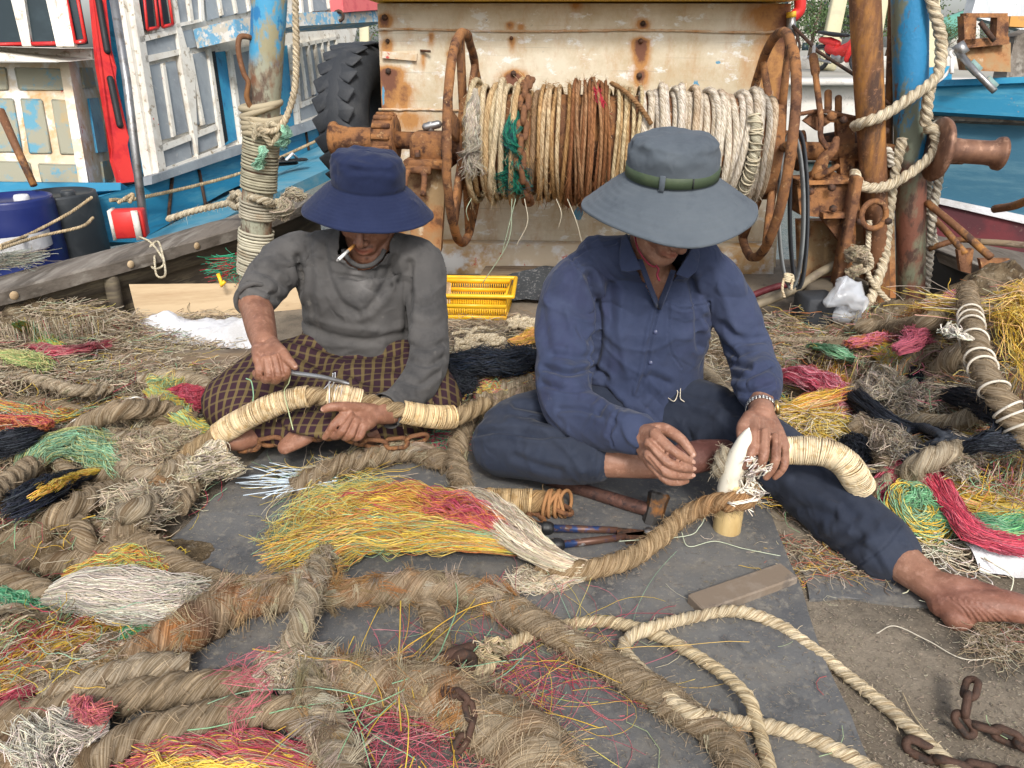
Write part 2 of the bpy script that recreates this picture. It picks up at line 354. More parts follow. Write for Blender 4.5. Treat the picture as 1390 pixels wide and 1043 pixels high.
def mat(name,layers,rough=.8,metal=0,bump=.25,bscale=60,bdist=.004,use_col=False,stretch=(1,1,1),coord='Object',rvar=.15,spec=.4,bstretch=None,sss=0,fine=None,sheen=0,crease=None):
    """layers: base colour, then (colour, noise scale, lo, hi[, stretch]) laid over it"""
    m=bpy.data.materials.new(name); m.use_nodes=True; nt=m.node_tree; b=nt.nodes['Principled BSDF']
    if coord=='lay': vec=attr(nt,'lay','Vector')
    else:
        tc=nt.nodes.new('ShaderNodeTexCoord'); vec=tc.outputs['Object']
    v0=mapv(nt,vec,stretch) if stretch!=(1,1,1) else vec
    c=layers[0]
    for L in layers[1:]:
        col,sc,lo,hi=L[:4]; v=mapv(nt,vec,L[4]) if len(L)>4 else v0
        f=noise_n(nt,v,sc,8,.65); f=ramp(nt,f,[(lo,(0,0,0)),(hi,(1,1,1))]); c=mix(nt,f,c,col)
    if isinstance(c,tuple):
        rgb=nt.nodes.new('ShaderNodeRGB'); rgb.outputs[0].default_value=(*c,1); c=rgb.outputs[0]
    if use_col: c=mix(nt,1.0,c,attr(nt,'Col'),'MULTIPLY')
    if fine:
        f=noise_n(nt,vec,fine[0],4,.7); f=ramp(nt,f,[(.3,(fine[1],)*3),(.7,(fine[2],)*3)]); c=mix(nt,1.0,c,f,'MULTIPLY')
    nt.links.new(c,b.inputs['Base Color'])
    rn=noise_n(nt,vec,bscale*.3,4); rr=math_n(nt,'MULTIPLY_ADD',rn,rvar*2); rr.node.inputs[2].default_value=rough-rvar
    nt.links.new(rr,b.inputs['Roughness']); b.inputs['Metallic'].default_value=metal; b.inputs['Specular IOR Level'].default_value=spec
    if sss: b.inputs['Subsurface Weight'].default_value=sss; b.inputs['Subsurface Radius'].default_value=(.01,.004,.002); b.inputs['Subsurface Scale'].default_value=.6
    if sheen: b.inputs['Sheen Weight'].default_value=sheen; b.inputs['Sheen Roughness'].default_value=.5
    if bump:
        bn=nt.nodes.new('ShaderNodeBump'); bn.inputs['Strength'].default_value=bump; bn.inputs['Distance'].default_value=bdist
        vb=mapv(nt,vec,bstretch) if bstretch else vec
        nt.links.new(noise_n(nt,vb,bscale,8,.7),bn.inputs['Height']); nt.links.new(bn.outputs[0],b.inputs['Normal'])
        if crease:
            prev=None
            for sc_,di_,stc in crease:
                b2=nt.nodes.new('ShaderNodeBump'); b2.inputs['Strength'].default_value=1; b2.inputs['Distance'].default_value=di_
                n2=nt.nodes.new('ShaderNodeTexNoise'); n2.noise_type='RIDGED_MULTIFRACTAL'; n2.normalize=True; n2.inputs['Scale'].default_value=sc_; n2.inputs['Detail'].default_value=2; n2.inputs['Distortion'].default_value=.6
                nt.links.new(mapv(nt,vec,stc),n2.inputs['Vector']); nt.links.new(n2.outputs['Fac'],b2.inputs['Height'])
                if prev is not None: nt.links.new(prev,b2.inputs['Normal'])
                prev=b2.outputs[0]
            nt.links.new(prev,bn.inputs['Normal'])
    MATS[name]=m; return m
RUST=mat('rusted_iron',[(.17,.08,.042),((.33,.15,.055),9,.42,.6),((.075,.035,.022),22,.5,.62),((.45,.27,.13),35,.6,.72)],rough=.85,bump=.9,bscale=90,bdist=.006,spec=.25)
RUSTD=mat('dark_rusted_iron',[(.085,.045,.03),((.2,.08,.035),16,.5,.62),((.04,.028,.022),30,.45,.6)],rough=.7,bump=.8,bscale=120,bdist=.004,metal=.25)
RUSTP=mat('rusty_painted_plate',[(.3,.2,.1),((.36,.15,.05),5,.45,.58),((.13,.06,.03),10,.5,.62),((.5,.42,.3),14,.58,.68)],rough=.85,bump=.7,bscale=70)
PIPE=mat('brown_rusty_pipe',[(.15,.065,.028),((.42,.19,.045),6,.48,.62,(1,1,.25)),((.07,.035,.022),10,.5,.62,(1,1,.3)),((.25,.12,.06),60,.55,.65)],rough=.7,bump=.6,bscale=110,bdist=.003)
BLUEPOST=None
def two_zone(name,top,bot,zsplit,zw,rough=.6):
    """post paint above, rust below, the limit broken up by noise"""
    m=bpy.data.materials.new(name); m.use_nodes=True; nt=m.node_tree; b=nt.nodes['Principled BSDF']
    tc=nt.nodes.new('ShaderNodeTexCoord'); vec=tc.outputs['Object']
    sp=nt.nodes.new('ShaderNodeSeparateXYZ'); nt.links.new(vec,sp.inputs[0])
    n=noise_n(nt,vec,5,8,.7); z=math_n(nt,'MULTIPLY_ADD',n,zw); nt.links.new(sp.outputs[2],z.node.inputs[2])
    f=ramp(nt,math_n(nt,'SUBTRACT',z,zsplit+zw*.5-.03),[(0,(0,0,0)),(.06,(1,1,1))])
    def lay(cs):
        c=cs[0]
        for col,sc,lo,hi in cs[1:]:
            c=mix(nt,ramp(nt,noise_n(nt,mapv(nt,vec,(1,1,.45)),sc,8,.65),[(lo,(0,0,0)),(hi,(1,1,1))]),c,col)
        return c
    nt.links.new(mix(nt,f,lay(bot),lay(top)),b.inputs['Base Color']); b.inputs['Roughness'].default_value=rough
    bn=nt.nodes.new('ShaderNodeBump'); bn.inputs['Strength'].default_value=.6; bn.inputs['Distance'].default_value=.004
    nt.links.new(noise_n(nt,vec,70,8,.7),bn.inputs['Height']); nt.links.new(bn.outputs[0],b.inputs['Normal']); return m
POSTL=two_zone('peeling_blue_post',[(.06,.3,.5),((.3,.27,.16),9,.47,.53),((.02,.17,.38),20,.55,.6)],[(.3,.3,.22),((.2,.09,.045),8,.45,.55),((.1,.06,.04),20,.5,.6)],1.02,.25)
POSTR=two_zone('peeling_blue_mast',[(.16,.18,.13),((.02,.2,.4),7,.49,.54),((.12,.07,.04),26,.58,.64)],[(.16,.17,.11),((.17,.065,.04),9,.4,.52),((.07,.035,.025),24,.5,.6)],.62,.35)
FIB=mat('yarn_fibre',[(1,1,1)],rough=.6,bump=0,use_col=True,spec=.3,rvar=.1)
ROPE=mat('rope_yarn',[(1.05,1.05,1.05),((.55,.49,.41),260,.44,.56),((.42,.33,.25),60,.56,.68),((1.5,1.45,1.35),150,.56,.68)],rough=.92,bump=1,bscale=420,bdist=.0035,use_col=True,coord='lay',spec=.15,bstretch=(1,1,1))
TWINE=mat('twine_wrap',[(1,1,1),((.75,.66,.52),60,.5,.62)],rough=.85,bump=.3,bscale=300,bdist=.001,use_col=True,spec=.2)
RUBBER=mat('worn_rubber_mat',[(.095,.096,.099),((.14,.138,.132),3,.42,.6),((.165,.152,.132),7,.5,.68,(1,1.6,1)),((.045,.046,.05),5,.58,.7),((.2,.185,.16),60,.54,.66),((.26,.23,.18),190,.62,.68)],rough=.55,bump=.5,bscale=160,bdist=.003,spec=.45,rvar=.2)
DECK=mat('dirty_deck',[(.15,.122,.09),((.24,.2,.15),2.2,.42,.6),((.075,.065,.052),4,.5,.66),((.26,.22,.165),70,.6,.68),((.05,.045,.04),28,.62,.68)],rough=.85,bump=.8,bscale=70,bdist=.006,spec=.3)
WOODG=mat('weathered_grey_wood',[(.17,.145,.12),((.09,.075,.06),14,.45,.6,(1,.12,1)),((.26,.235,.2),20,.52,.66,(1,.1,1))],rough=.85,bump=.7,bscale=60,bdist=.004,bstretch=(1,.1,1))
WOODD=mat('dark_old_planking',[(.1,.08,.055),((.05,.04,.03),5,.45,.6,(.4,.4,3)),((.17,.14,.09),8,.52,.62,(.3,.3,3)),((.03,.14,.2),4,.68,.72)],rough=.85,bump=.6,bscale=30)
WOODL=mat('pale_new_board',[(.48,.36,.22),((.36,.25,.14),6,.45,.62,(.15,1,3)),((.25,.18,.1),5,.62,.7)],rough=.8,bump=.3,bscale=40,bstretch=(.15,1,4))
WOODB=mat('brown_board',[(.22,.16,.1),((.12,.085,.06),8,.45,.6,(.2,1,1)),((.3,.24,.17),20,.52,.65,(.2,1,1))],rough=.85,bump=.5,bscale=40)
WHITEP=mat('white_peeling_paint',[(.68,.65,.58),((.55,.5,.42),9,.48,.64),((.34,.28,.2),22,.57,.65),((.5,.09,.07),17,.68,.72)],rough=.6,bump=.35,bscale=50)
CREAM=mat('cream_peeling_paint',[(.6,.5,.36),((.5,.28,.1),4,.48,.62),((.72,.7,.66),7,.5,.6),((.5,.07,.06),16,.64,.68)],rough=.65,bump=.5,bscale=50)
GREYP=mat('grey_panel_paint',[(.27,.3,.32),((.2,.22,.24),4,.45,.62),((.36,.37,.37),20,.58,.7)],rough=.6,bump=.15)
TANP=mat('tan_panel_paint',[(.28,.27,.2),((.1,.27,.36),8,.5,.58),((.36,.27,.14),6,.56,.66)],rough=.7,bump=.35)
BLUEP=mat('blue_paint',[(.015,.2,.38),((.03,.27,.43),6,.45,.6),((.01,.12,.22),14,.56,.66),((.1,.08,.06),18,.68,.74)],rough=.5,bump=.3,bscale=30)
BLUEW=mat('faded_blue_planking',[(.015,.19,.33),((.07,.26,.36),8,.5,.65,(.3,.3,2)),((.02,.15,.25),12,.54,.66,(.3,.3,3)),((.25,.2,.14),26,.66,.72)],rough=.65,bump=.4,bscale=30)
LBLUE=mat('pale_blue_planking',[(.06,.24,.35),((.16,.3,.36),6,.45,.65,(.3,1,2)),((.06,.18,.28),8,.56,.68,(.3,1,2)),((.3,.26,.2),22,.66,.72)],rough=.6,bump=.4,bscale=30)
MAROON=mat('maroon_hull_paint',[(.13,.02,.025),((.07,.015,.02),5,.45,.6),((.2,.12,.1),20,.62,.7)],rough=.6,bump=.3)
REDP=mat('red_paint',[(.62,.035,.03),((.5,.02,.025),8,.5,.6),((.6,.5,.45),22,.66,.7)],rough=.45,bump=.25,bscale=40)
PINK=mat('faded_red_paint',[(.6,.13,.13),((.5,.08,.09),8,.5,.6)],rough=.6,bump=.2)
BEAMP=mat('blue_white_flaked_paint',[(.5,.46,.38),((.14,.34,.5),9,.47,.52),((.62,.6,.56),16,.55,.6)],rough=.7,bump=.5,bscale=40)
DARK=mat('painted_shade',[(.012,.014,.016)],rough=.6,bump=0)  # near-black colour painted in as the shade of openings and gaps
GLASS=mat('dark_window_glass',[(.012,.024,.03),((.03,.05,.06),3,.45,.7)],rough=.35,bump=0,spec=.25,rvar=.02)
STEEL=mat('dull_steel',[(.34,.34,.34),((.22,.2,.18),20,.5,.65)],rough=.4,metal=.8,bump=.2)
BRIGHT=mat('bright_steel',[(.6,.58,.54),((.4,.38,.35),120,.5,.6)],rough=.28,metal=.9,bump=.2,bscale=300)
BARRELB=mat('blue_plastic',[(.012,.022,.12),((.02,.035,.16),3,.5,.7)],rough=.4,bump=.1)
BARRELK=mat('black_plastic',[(.025,.03,.035),((.05,.055,.06),6,.5,.7)],rough=.5,bump=.2)
TYRE=mat('tyre_rubber',[(.03,.033,.038),((.055,.057,.06),8,.5,.66)],rough=.65,bump=.5,bscale=50)
YPL=mat('yellow_plastic',[(.85,.48,.02),((.7,.36,.03),10,.5,.66),((.4,.26,.1),24,.64,.7)],rough=.4,bump=.1)
YTRIM=mat('yellow_trim_paint',[(.75,.45,.04),((.5,.3,.06),14,.55,.65)],rough=.5,bump=.2)
SACK=mat('white_woven_sack',[(.66,.66,.68),((.48,.47,.46),5,.5,.66),((.4,.33,.24),30,.66,.72)],rough=.6,bump=.6,bscale=40,bdist=.01)
CONC=mat('pale_concrete',[(.6,.57,.52),((.48,.46,.42),2,.45,.6),((.38,.36,.33),9,.58,.68)],rough=.85,bump=.5,bscale=12)
PALEY=mat('pale_yellow_paint',[(.5,.46,.3),((.42,.39,.27),3,.5,.65)],rough=.7,bump=.2)
BAMB=mat('bamboo',[(.62,.46,.22),((.5,.34,.14),9,.5,.65,(1,1,.3)),((.35,.22,.09),22,.6,.7)],rough=.5,bump=.3,bscale=80,bstretch=(1,1,.1),bdist=.001)
HORN=mat('pale_horn',[(.78,.74,.62),((.68,.58,.42),18,.5,.66,(1,1,.25)),((.4,.32,.22),60,.66,.72)],rough=.35,bump=.3,bscale=90,bstretch=(1,1,.15),bdist=.001)
STONE=mat('whetstone_brown',[(.19,.145,.105),((.27,.225,.18),8,.45,.62),((.12,.1,.085),20,.58,.68)],rough=.8,bump=.35,bscale=150,bdist=.002)
HANDLE=mat('brown_iron_handle',[(.1,.05,.038),((.18,.085,.06),26,.48,.62),((.05,.03,.028),50,.5,.62)],rough=.55,metal=.3,bump=.6,bscale=160,bdist=.002)
HEADM=mat('hammer_steel',[(.06,.055,.05),((.28,.12,.035),11,.56,.64),((.16,.15,.14),30,.56,.66)],rough=.5,metal=.5,bump=.5,bscale=80)
GRIP=mat('black_grip',[(.012,.012,.013),((.03,.03,.03),60,.5,.6)],rough=.45,bump=.4,bscale=500,bdist=.001)
CUTBLUE=mat('worn_blue_enamel',[(.02,.045,.13),((.12,.06,.04),26,.44,.52),((.3,.3,.3),50,.6,.66)],rough=.4,metal=.3,bump=.3,bscale=150,bdist=.001)
SKIN=mat('skin',[(.31,.16,.105),((.24,.115,.072),30,.42,.62),((.38,.21,.145),70,.52,.66),((.19,.09,.06),14,.56,.7)],rough=.5,bump=.4,bscale=260,bdist=.0016,use_col=True,sss=.08,spec=.35,fine=(500,.9,1.06))
NAVYSH=mat('blue_work_shirt_cotton',[(.029,.04,.082),((.041,.053,.1),3,.42,.62),((.03,.037,.08),7,.52,.68),((.1,.1,.125),26,.68,.75)],rough=.85,bump=.35,bscale=420,bdist=.0012,spec=.2,use_col=True,sheen=.08,crease=[(8,.02,(1,1,.6)),(24,.006,(1,1.3,.8))])
TROU=mat('dark_navy_trouser_cotton',[(.02,.025,.038),((.034,.039,.052),4,.42,.62),((.012,.016,.027),8,.52,.68),((.09,.08,.07),20,.66,.74)],rough=.85,bump=.35,bscale=380,bdist=.0012,spec=.2,use_col=True,sheen=.06,crease=[(8,.018,(.7,1,1)),(24,.006,(1,1,1))])
GREYSH=mat('grey_jersey_cotton',[(.07,.067,.065),((.095,.09,.086),4,.42,.62),((.045,.044,.044),7,.52,.68),((.18,.165,.145),12,.64,.76)],rough=.9,bump=.3,bscale=420,bdist=.001,spec=.15,use_col=True,sheen=.06,crease=[(9,.016,(1,1,.6)),(28,.005,(1,1,.8))])
HATN=mat('navy_hat_cloth',[(.011,.017,.05),((.016,.024,.066),5,.45,.65)],rough=.85,bump=.35,bscale=500,bdist=.001,spec=.2,use_col=True,sheen=.08,crease=[(12,.007,(1,1,1)),(36,.002,(1,1,1))])
HATG=mat('slate_hat_cloth',[(.078,.093,.11),((.098,.114,.13),5,.45,.65),((.06,.072,.088),12,.55,.7)],rough=.85,bump=.35,bscale=500,bdist=.001,spec=.2,use_col=True,sheen=.06,crease=[(12,.007,(1,1,1)),(36,.002,(1,1,1))])
BAND=mat('green_hat_band',[(.045,.066,.034),((.058,.08,.04),12,.5,.6)],rough=.6,bump=.3,bscale=300,bdist=.001)
COLR=mat('coloured',[(1,1,1),((.82,.82,.82),30,.5,.65)],rough=.6,bump=.2,use_col=True)
HAIRM=mat('black_hair',[(.012,.01,.01)],rough=.5,bump=.3,bscale=300)
LEAF=mat('tree_leaves',[(.05,.09,.03),((.09,.14,.045),2,.45,.6)],rough=.7,bump=0,use_col=True)
BARK=mat('bark',[(.14,.1,.07)],rough=.9)
GRASSY=mat('far_ground',[(.35,.33,.28),((.3,.29,.25),.5,.45,.6)],rough=.9)
WATER=mat('harbour_water',[(.03,.06,.06)],rough=.1,bump=.4,bscale=3,bdist=.05,rvar=.03)
HULLW=mat('whitewashed_planks',[(.6,.62,.62),((.42,.44,.45),6,.48,.62,(3,1,.3)),((.25,.25,.25),18,.6,.7)],rough=.7,bump=.4)
def plasticbag(name):
    m=bpy.data.materials.new(name); m.use_nodes=True; b=m.node_tree.nodes['Principled BSDF']
    b.inputs['Base Color'].default_value=(.75,.78,.82,1); b.inputs['Roughness'].default_value=.25; b.inputs['Transmission Weight'].default_value=.35
    b.inputs['Alpha'].default_value=.6; b.inputs['Specular IOR Level'].default_value=.7; return m
BAG=plasticbag('clear_plastic_film')
# rusty white wall: stain mask comes from where bolts bleed
def rustwall():
    m=bpy.data.materials.new('rust_stained_white_wall'); m.use_nodes=True; nt=m.node_tree; b=nt.nodes['Principled BSDF']
    vec=nt.nodes.new('ShaderNodeTexCoord').outputs['Object']
    n1=noise_n(nt,vec,3,10,.7); c=mix(nt,ramp(nt,n1,[(.42,(0,0,0)),(.6,(1,1,1))]),(.64,.57,.44),(.5,.41,.27))
    c=mix(nt,ramp(nt,noise_n(nt,mapv(nt,vec,(1,1,2)),7,10,.7),[(.56,(0,0,0)),(.6,(1,1,1))]),c,(.7,.69,.64))
    c=mix(nt,ramp(nt,noise_n(nt,vec,16,10,.75),[(.63,(0,0,0)),(.7,(1,1,1))]),c,(.3,.27,.22))
    c=mix(nt,ramp(nt,noise_n(nt,vec,9,10,.7),[(.7,(0,0,0)),(.74,(1,1,1))]),c,(.12,.3,.5))
    c=mix(nt,ramp(nt,noise_n(nt,mapv(nt,vec,(.12,1,7)),14,8,.6),[(.6,(0,0,0)),(.68,(.6,.6,.6))]),c,(.34,.31,.26))
    r=attr(nt,'Col'); sp=nt.nodes.new('ShaderNodeSeparateColor'); nt.links.new(r,sp.inputs[0])
    n=noise_n(nt,mapv(nt,vec,(1,1,.5)),12,10,.75)
    k=math_n(nt,'MULTIPLY_ADD',n,1.1); nt.links.new(math_n(nt,'SUBTRACT',sp.outputs[0],.55),k.node.inputs[2])
    c=mix(nt,ramp(nt,k,[(-.0,(0,0,0)),(.4,(1,1,1))]),c,(.42,.2,.06))
    k2=math_n(nt,'MULTIPLY_ADD',noise_n(nt,vec,30,8,.75),1.0); nt.links.new(math_n(nt,'SUBTRACT',sp.outputs[0],.6),k2.node.inputs[2])
    c=mix(nt,ramp(nt,k2,[(.38,(0,0,0)),(.7,(1,1,1))]),c,(.16,.06,.03))
    kb=math_n(nt,'MULTIPLY_ADD',noise_n(nt,mapv(nt,vec,(2,1,.6)),14,10,.8),1.0); nt.links.new(math_n(nt,'SUBTRACT',sp.outputs[2],.65),kb.node.inputs[2])
    c=mix(nt,ramp(nt,kb,[(.3,(0,0,0)),(.36,(1,1,1))]),c,(.1,.28,.42))
    nt.links.new(c,b.inputs['Base Color']); b.inputs['Roughness'].default_value=.7
    bn=nt.nodes.new('ShaderNodeBump'); bn.inputs['Strength'].default_value=.6; bn.inputs['Distance'].default_value=.006
    nt.links.new(noise_n(nt,vec,22,10,.75),bn.inputs['Height']); nt.links.new(bn.outputs[0],b.inputs['Normal']); return m
RWALL=rustwall()
def sarongmat():
    m=bpy.data.materials.new('plaid_sarong_cotton'); m.use_nodes=True; nt=m.node_tree; b=nt.nodes['Principled BSDF']
    sp=nt.nodes.new('ShaderNodeSeparateXYZ'); nt.links.new(attr(nt,'lay','Vector'),sp.inputs[0])
    def band(s,per,lo,hi):
        f=math_n(nt,'FRACT',math_n(nt,'DIVIDE',s,per)); a=math_n(nt,'GREATER_THAN',f,lo); c=math_n(nt,'LESS_THAN',f,hi); return math_n(nt,'MULTIPLY',a,c)
    u=band(sp.outputs[0],.027,.0,.32); v=band(sp.outputs[1],.024,.0,.22)
    c=mix(nt,u,(.035,.015,.022),(.12,.085,.036)); c=mix(nt,math_n(nt,'MULTIPLY',v,.55),c,(.15,.11,.05))
    tc=nt.nodes.new('ShaderNodeTexCoord'); n=ramp(nt,noise_n(nt,tc.outputs['Object'],8,6),[(.3,(.75,.75,.75)),(.7,(1.15,1.15,1.15))]); c=mix(nt,1.0,c,n,'MULTIPLY')
    nt.links.new(c,b.inputs['Base Color']); b.inputs['Roughness'].default_value=.85; b.inputs['Specular IOR Level'].default_value=.2
    bn=nt.nodes.new('ShaderNodeBump'); bn.inputs['Strength'].default_value=.3; bn.inputs['Distance'].default_value=.001
    nt.links.new(noise_n(nt,tc.outputs['Object'],420,4),bn.inputs['Height']); nt.links.new(bn.outputs[0],b.inputs['Normal']); return m
SARONG=sarongmat()
YEL=(.66,.44,.06);YEL2=(.72,.55,.15);GRN=(.07,.27,.13);GRN2=(.24,.42,.25);RED=(.42,.05,.085);PNK=(.54,.13,.17);ORG_=(.6,.22,.07);WHT=(.66,.58,.45);WHT2=(.78,.72,.6);TAN=(.42,.32,.19);TAN2=(.3,.22,.13);GRY=(.3,.26,.2);BLK=(.012,.014,.02);BLK2=(.03,.035,.045)
RC=(.29,.228,.155)   # old brown rope
RCP=(.5,.4,.26)
# ================================================================ SETTING
def sheet(name,pts,z,m,label=None,n=60,amp=.0):
    mb=MB(); x0,x1,y0,y1=pts; xs=np.linspace(x0,x1,n); ys=np.linspace(y0,y1,n); X,Y=np.meshgrid(xs,ys,indexing='ij')
    V=np.stack([X,Y,np.full_like(X,z)],-1); V[...,2]+=amp*vn(V,3,3); f=np.array([[i*n+j,(i+1)*n+j,(i+1)*n+j+1,i*n+j+1] for i in range(n-1) for j in range(n-1)])
    return mb.add(V.reshape(-1,3),f)
obj('deck',sheet('deck',(-1.75,2.6,.1,3.75),0,DECK,n=140,amp=.004),DECK,kind='structure')
obj('water',sheet('water',(-400,400,-20,13.8),-.9,WATER,n=4),WATER,kind='structure')
obj('ground',sheet('ground',(-400,400,13.6,1500),.47,GRASSY,n=6),GRASSY,kind='structure')
# quay wall: coping + face, pale concrete
q=thing('quay_wall','long pale concrete quay wall with a stepped coping beyond the winch','quay wall',(2,13.5,-1))
mb=MB(); box(mb,(5,13.9,-.2),(40,.7,1.3),bev=.03); obj('wall_face',mb,CONC,q)
mb=MB(); box(mb,(5,13.8,.46),(40.2,1.1,.09),bev=.02); obj('coping',mb,CONC,q)
mb=MB()
for k in range(6): box(mb,(1.5+k*1.9,21.5,.6),(1.85,.5,.36),bev=.05)
obj('far_barrier',mb,CONC,q)
# leaning pale pillars behind
pilg='pale yellow raking pillars on the quay'
def pillar(px0,py0,px1,py1,d,wpx,label):
    a=P(px0,py0,d); b=P(px1,py1,d); w=wpx/F*d; mb=MB(); t=nrm(a-b); up=np.array([0,1.,0]); x=nrm(np.cross(t,up)); y=np.cross(t,x)
    root=thing('pillar',label,'pillar',b,pilg)
    L=np.linalg.norm(a-b); box(mb,(a+b)/2,(w,w*.5,L),basis(x,y,t),bev=.02); obj('shaft',mb,PALEY,root)
    m2=MB(); box(m2,b+t*.4,(w*1.3,w*.8,.8),basis(x,y,t),bev=.04); obj('foot',m2,PALEY,root)
pillar(1147,-40,1119,96,18,20,'pale yellow pillar leaning right behind the red motorbike')
pillar(1205,-40,1180,100,18.4,15,'pale yellow raking pillar half hidden by the brown pipe')
pillar(1268,-30,1262,100,18.2,16,'pale yellow pillar showing beyond the peeling blue mast')
pillar(493,-40,496,120,15,13,'pale yellow pillar standing in the gap left of the white deckhouse')
# pale building far behind, greenhouse roof
bd=thing('apartment_building','pale high apartment block far behind the trees, above the motorbike','building',P(1085,40,120))
mb=MB(); c=P(1092,10,120); box(mb,c+np.array([0,4,6]),(9,8,34),bev=.05); obj('wall',mb,CONC,bd)
for r_ in range(6):
    for k in range(4):
        mb=MB(); box(mb,np.array([c[0]-3.3+k*2.2,c[1]-.05,c[2]-6+r_*3]),(1.1,.2,1.6)); obj('window',mb,GLASS,bd)
gh=thing('shed','low shed with a green sloping roof in the far right distance','shed',P(1290,64,45))
q4=[P(1268,66,45),P(1268,30,45),P(1312,14,45),P(1312,40,45)]
mb=MB(); prism(mb,q4,(0,-1,0),.4); obj('roof',mb,mat('green_sheet_roof',[(.1,.28,.22),((.14,.33,.27),4,.5,.6)],rough=.6),gh)
mb=MB(); prism(mb,[P(1290,64,45.3),P(1292,55,45.3),P(1330,22,45.3),P(1330,64,45.3)],(0,-1,0),.3); obj('wall',mb,CONC,gh)
# trees
def tree(px,py,d,hp,wp,label,n=2600):
    """px,py = foot; hp, wp = height/width in metres"""
    b=P(px,py,d); b[2]=.47; root=thing('tree',label,'tree',b,'trees beyond the quay')
    mb=MB(); top=b+np.array([.2,0,hp*.75]); T(mb,[b,b+[.05,0,hp*.35],top],[hp*.03,hp*.022,hp*.006],8)
    lim=[]
    for k in range(9):
        a=rng.uniform(0,6.28); s0=b+(top-b)*rng.uniform(.3,.8); e=s0+np.array([math.cos(a)*wp*.35,math.sin(a)*wp*.35,hp*rng.uniform(.08,.25)]); lim.append(e)
        T(mb,[s0,(s0+e)/2+[0,0,.1],e],[hp*.012,hp*.008,hp*.003],5)
    obj('trunk',mb,BARK,root)
    lim=np.array(lim+[top]); c=lim[rng.integers(0,len(lim),n)]+rng.normal(size=(n,3))*np.array([wp,wp,hp*.8])*.13
    s=rng.uniform(.5,1.2,(n,1))*hp*.02; u=nrm(rng.normal(size=(n,3))); v=nrm(np.cross(u,rng.normal(size=(n,3))))
    V=np.stack([c-u*s,c+v*s*.6,c+u*s,c-v*s*.6],1).reshape(-1,3); mb=MB(); mb.add(V,np.arange(4*n).reshape(-1,4),np.repeat(rng.uniform(.55,1.5,(n,1))*np.array([[1,1,1]]),4,0)); obj('crown',mb,LEAF,root,smooth=False)
tree(1100,66,33,3.2,3.4,'bushy green tree left of the motorbike')
tree(1128,66,38,3.0,3.2,'dark tree showing between motorbike and apartment block')
tree(1206,66,30,3.6,3,'dark green tree filling the gap beside the brown pipe')
tree(1168,68,36,3.4,2.6,'dark tree behind the pillar and brown pipe')
tree(1280,66,34,1.7,2.2,'low dark bush in front of the green roof')
tree(1345,60,48,3.2,5,'pale distant tree at the right behind the rusty frame')
tree(497,70,26,2.4,2,'green tree seen through the gap left of the deckhouse',1500)
# motorbike
def motorbike():
    o=P(1135,97,17); o[2]=.475; root=thing('motorbike','small red motorbike parked on the quay beyond the winch','motorbike',o)
    X=nrm(np.array([.42,-.9,0])); Z=np.array([0,0,1.]); Y=np.cross(Z,X); L=lambda a,b,c: o+X*a+Y*b+Z*c
    for a in (.62,-.55):
        w=MB(); torus(w,L(a,0,.29),Y,.25,.045,28,8); tyre=obj('wheel',w,TYRE,root)
        w=MB(); torus(w,L(a,0,.29),Y,.19,.014,24,6)
        for k in range(6): T(w,[L(a,0,.29),L(a+.19*math.cos(k*1.05),0,.29+.19*math.sin(k*1.05))],.006,5)
        obj('rim',w,STEEL,tyre)
    b=MB(); T(b,[L(.42,0,.66),L(.3,0,.5),L(0,0,.42),L(-.3,0,.5)],[.12,.15,.13,.12],10,round_caps=True); T(b,[L(-.1,0,.58),L(-.35,0,.64),L(-.6,0,.68)],[.09,.1,.06],10,round_caps=True); obj('body',b,REDP,root)
    b=MB(); T(b,[L(.46,0,.82),L(.42,0,.6),L(.3,0,.32)],[.08,.17,.13],12,round_caps=True,up=X,ry=[.05,.08,.06]); obj('leg_shield',b,REDP,root)
    b=MB(); T(b,[L(.88,0,.42),L(.66,0,.6),L(.44,0,.5)],[.05,.07,.05],8,round_caps=True); obj('mudguard',b,REDP,root)
    b=MB(); T(b,[L(.1,0,.76),L(-.2,0,.78),L(-.6,0,.83)],[.1,.13,.1],10,round_caps=True,up=Z,ry=[.04,.05,.04]); obj('saddle',b,GRIP,root)
    b=MB(); T(b,[L(.62,.06,.3),L(.47,.05,.85)],.02,6); T(b,[L(.62,-.06,.3),L(.47,-.05,.85)],.02,6); obj('fork',b,STEEL,root)
    b=MB(); T(b,[L(.4,.1,.93),L(.42,0,.9),L(.4,-.1,.93)],[.06,.09,.06],8,round_caps=True); T(b,[L(.3,.33,.97),L(.42,.12,.93),L(.42,-.12,.93),L(.3,-.33,.97)],.018,6); obj('handlebar',b,GRIP,root)
    b=MB(); T(b,[L(.42,0,.93),L(.54,0,.9)],[.11,.08],10,round_caps=True); obj('headlamp',b,GLASS,root)
    for s in (-1,1):
        b=MB(); T(b,[L(.38,.22*s,.96),L(.4,.26*s,1.12)],.008,5); T(b,[L(.4,.24*s,1.13),L(.4,.33*s,1.13)],[.04,.04],8,round_caps=True); obj('mirror',b,GRIP,root)
    b=MB(); box(b,L(-.02,0,.3),(.3,.2,.22),basis(X,Y,Z),bev=.04); T(b,[L(-.1,-.12,.2),L(-.75,-.14,.3)],[.03,.045],8,round_caps=True); obj('engine',b,STEEL,root)
motorbike()
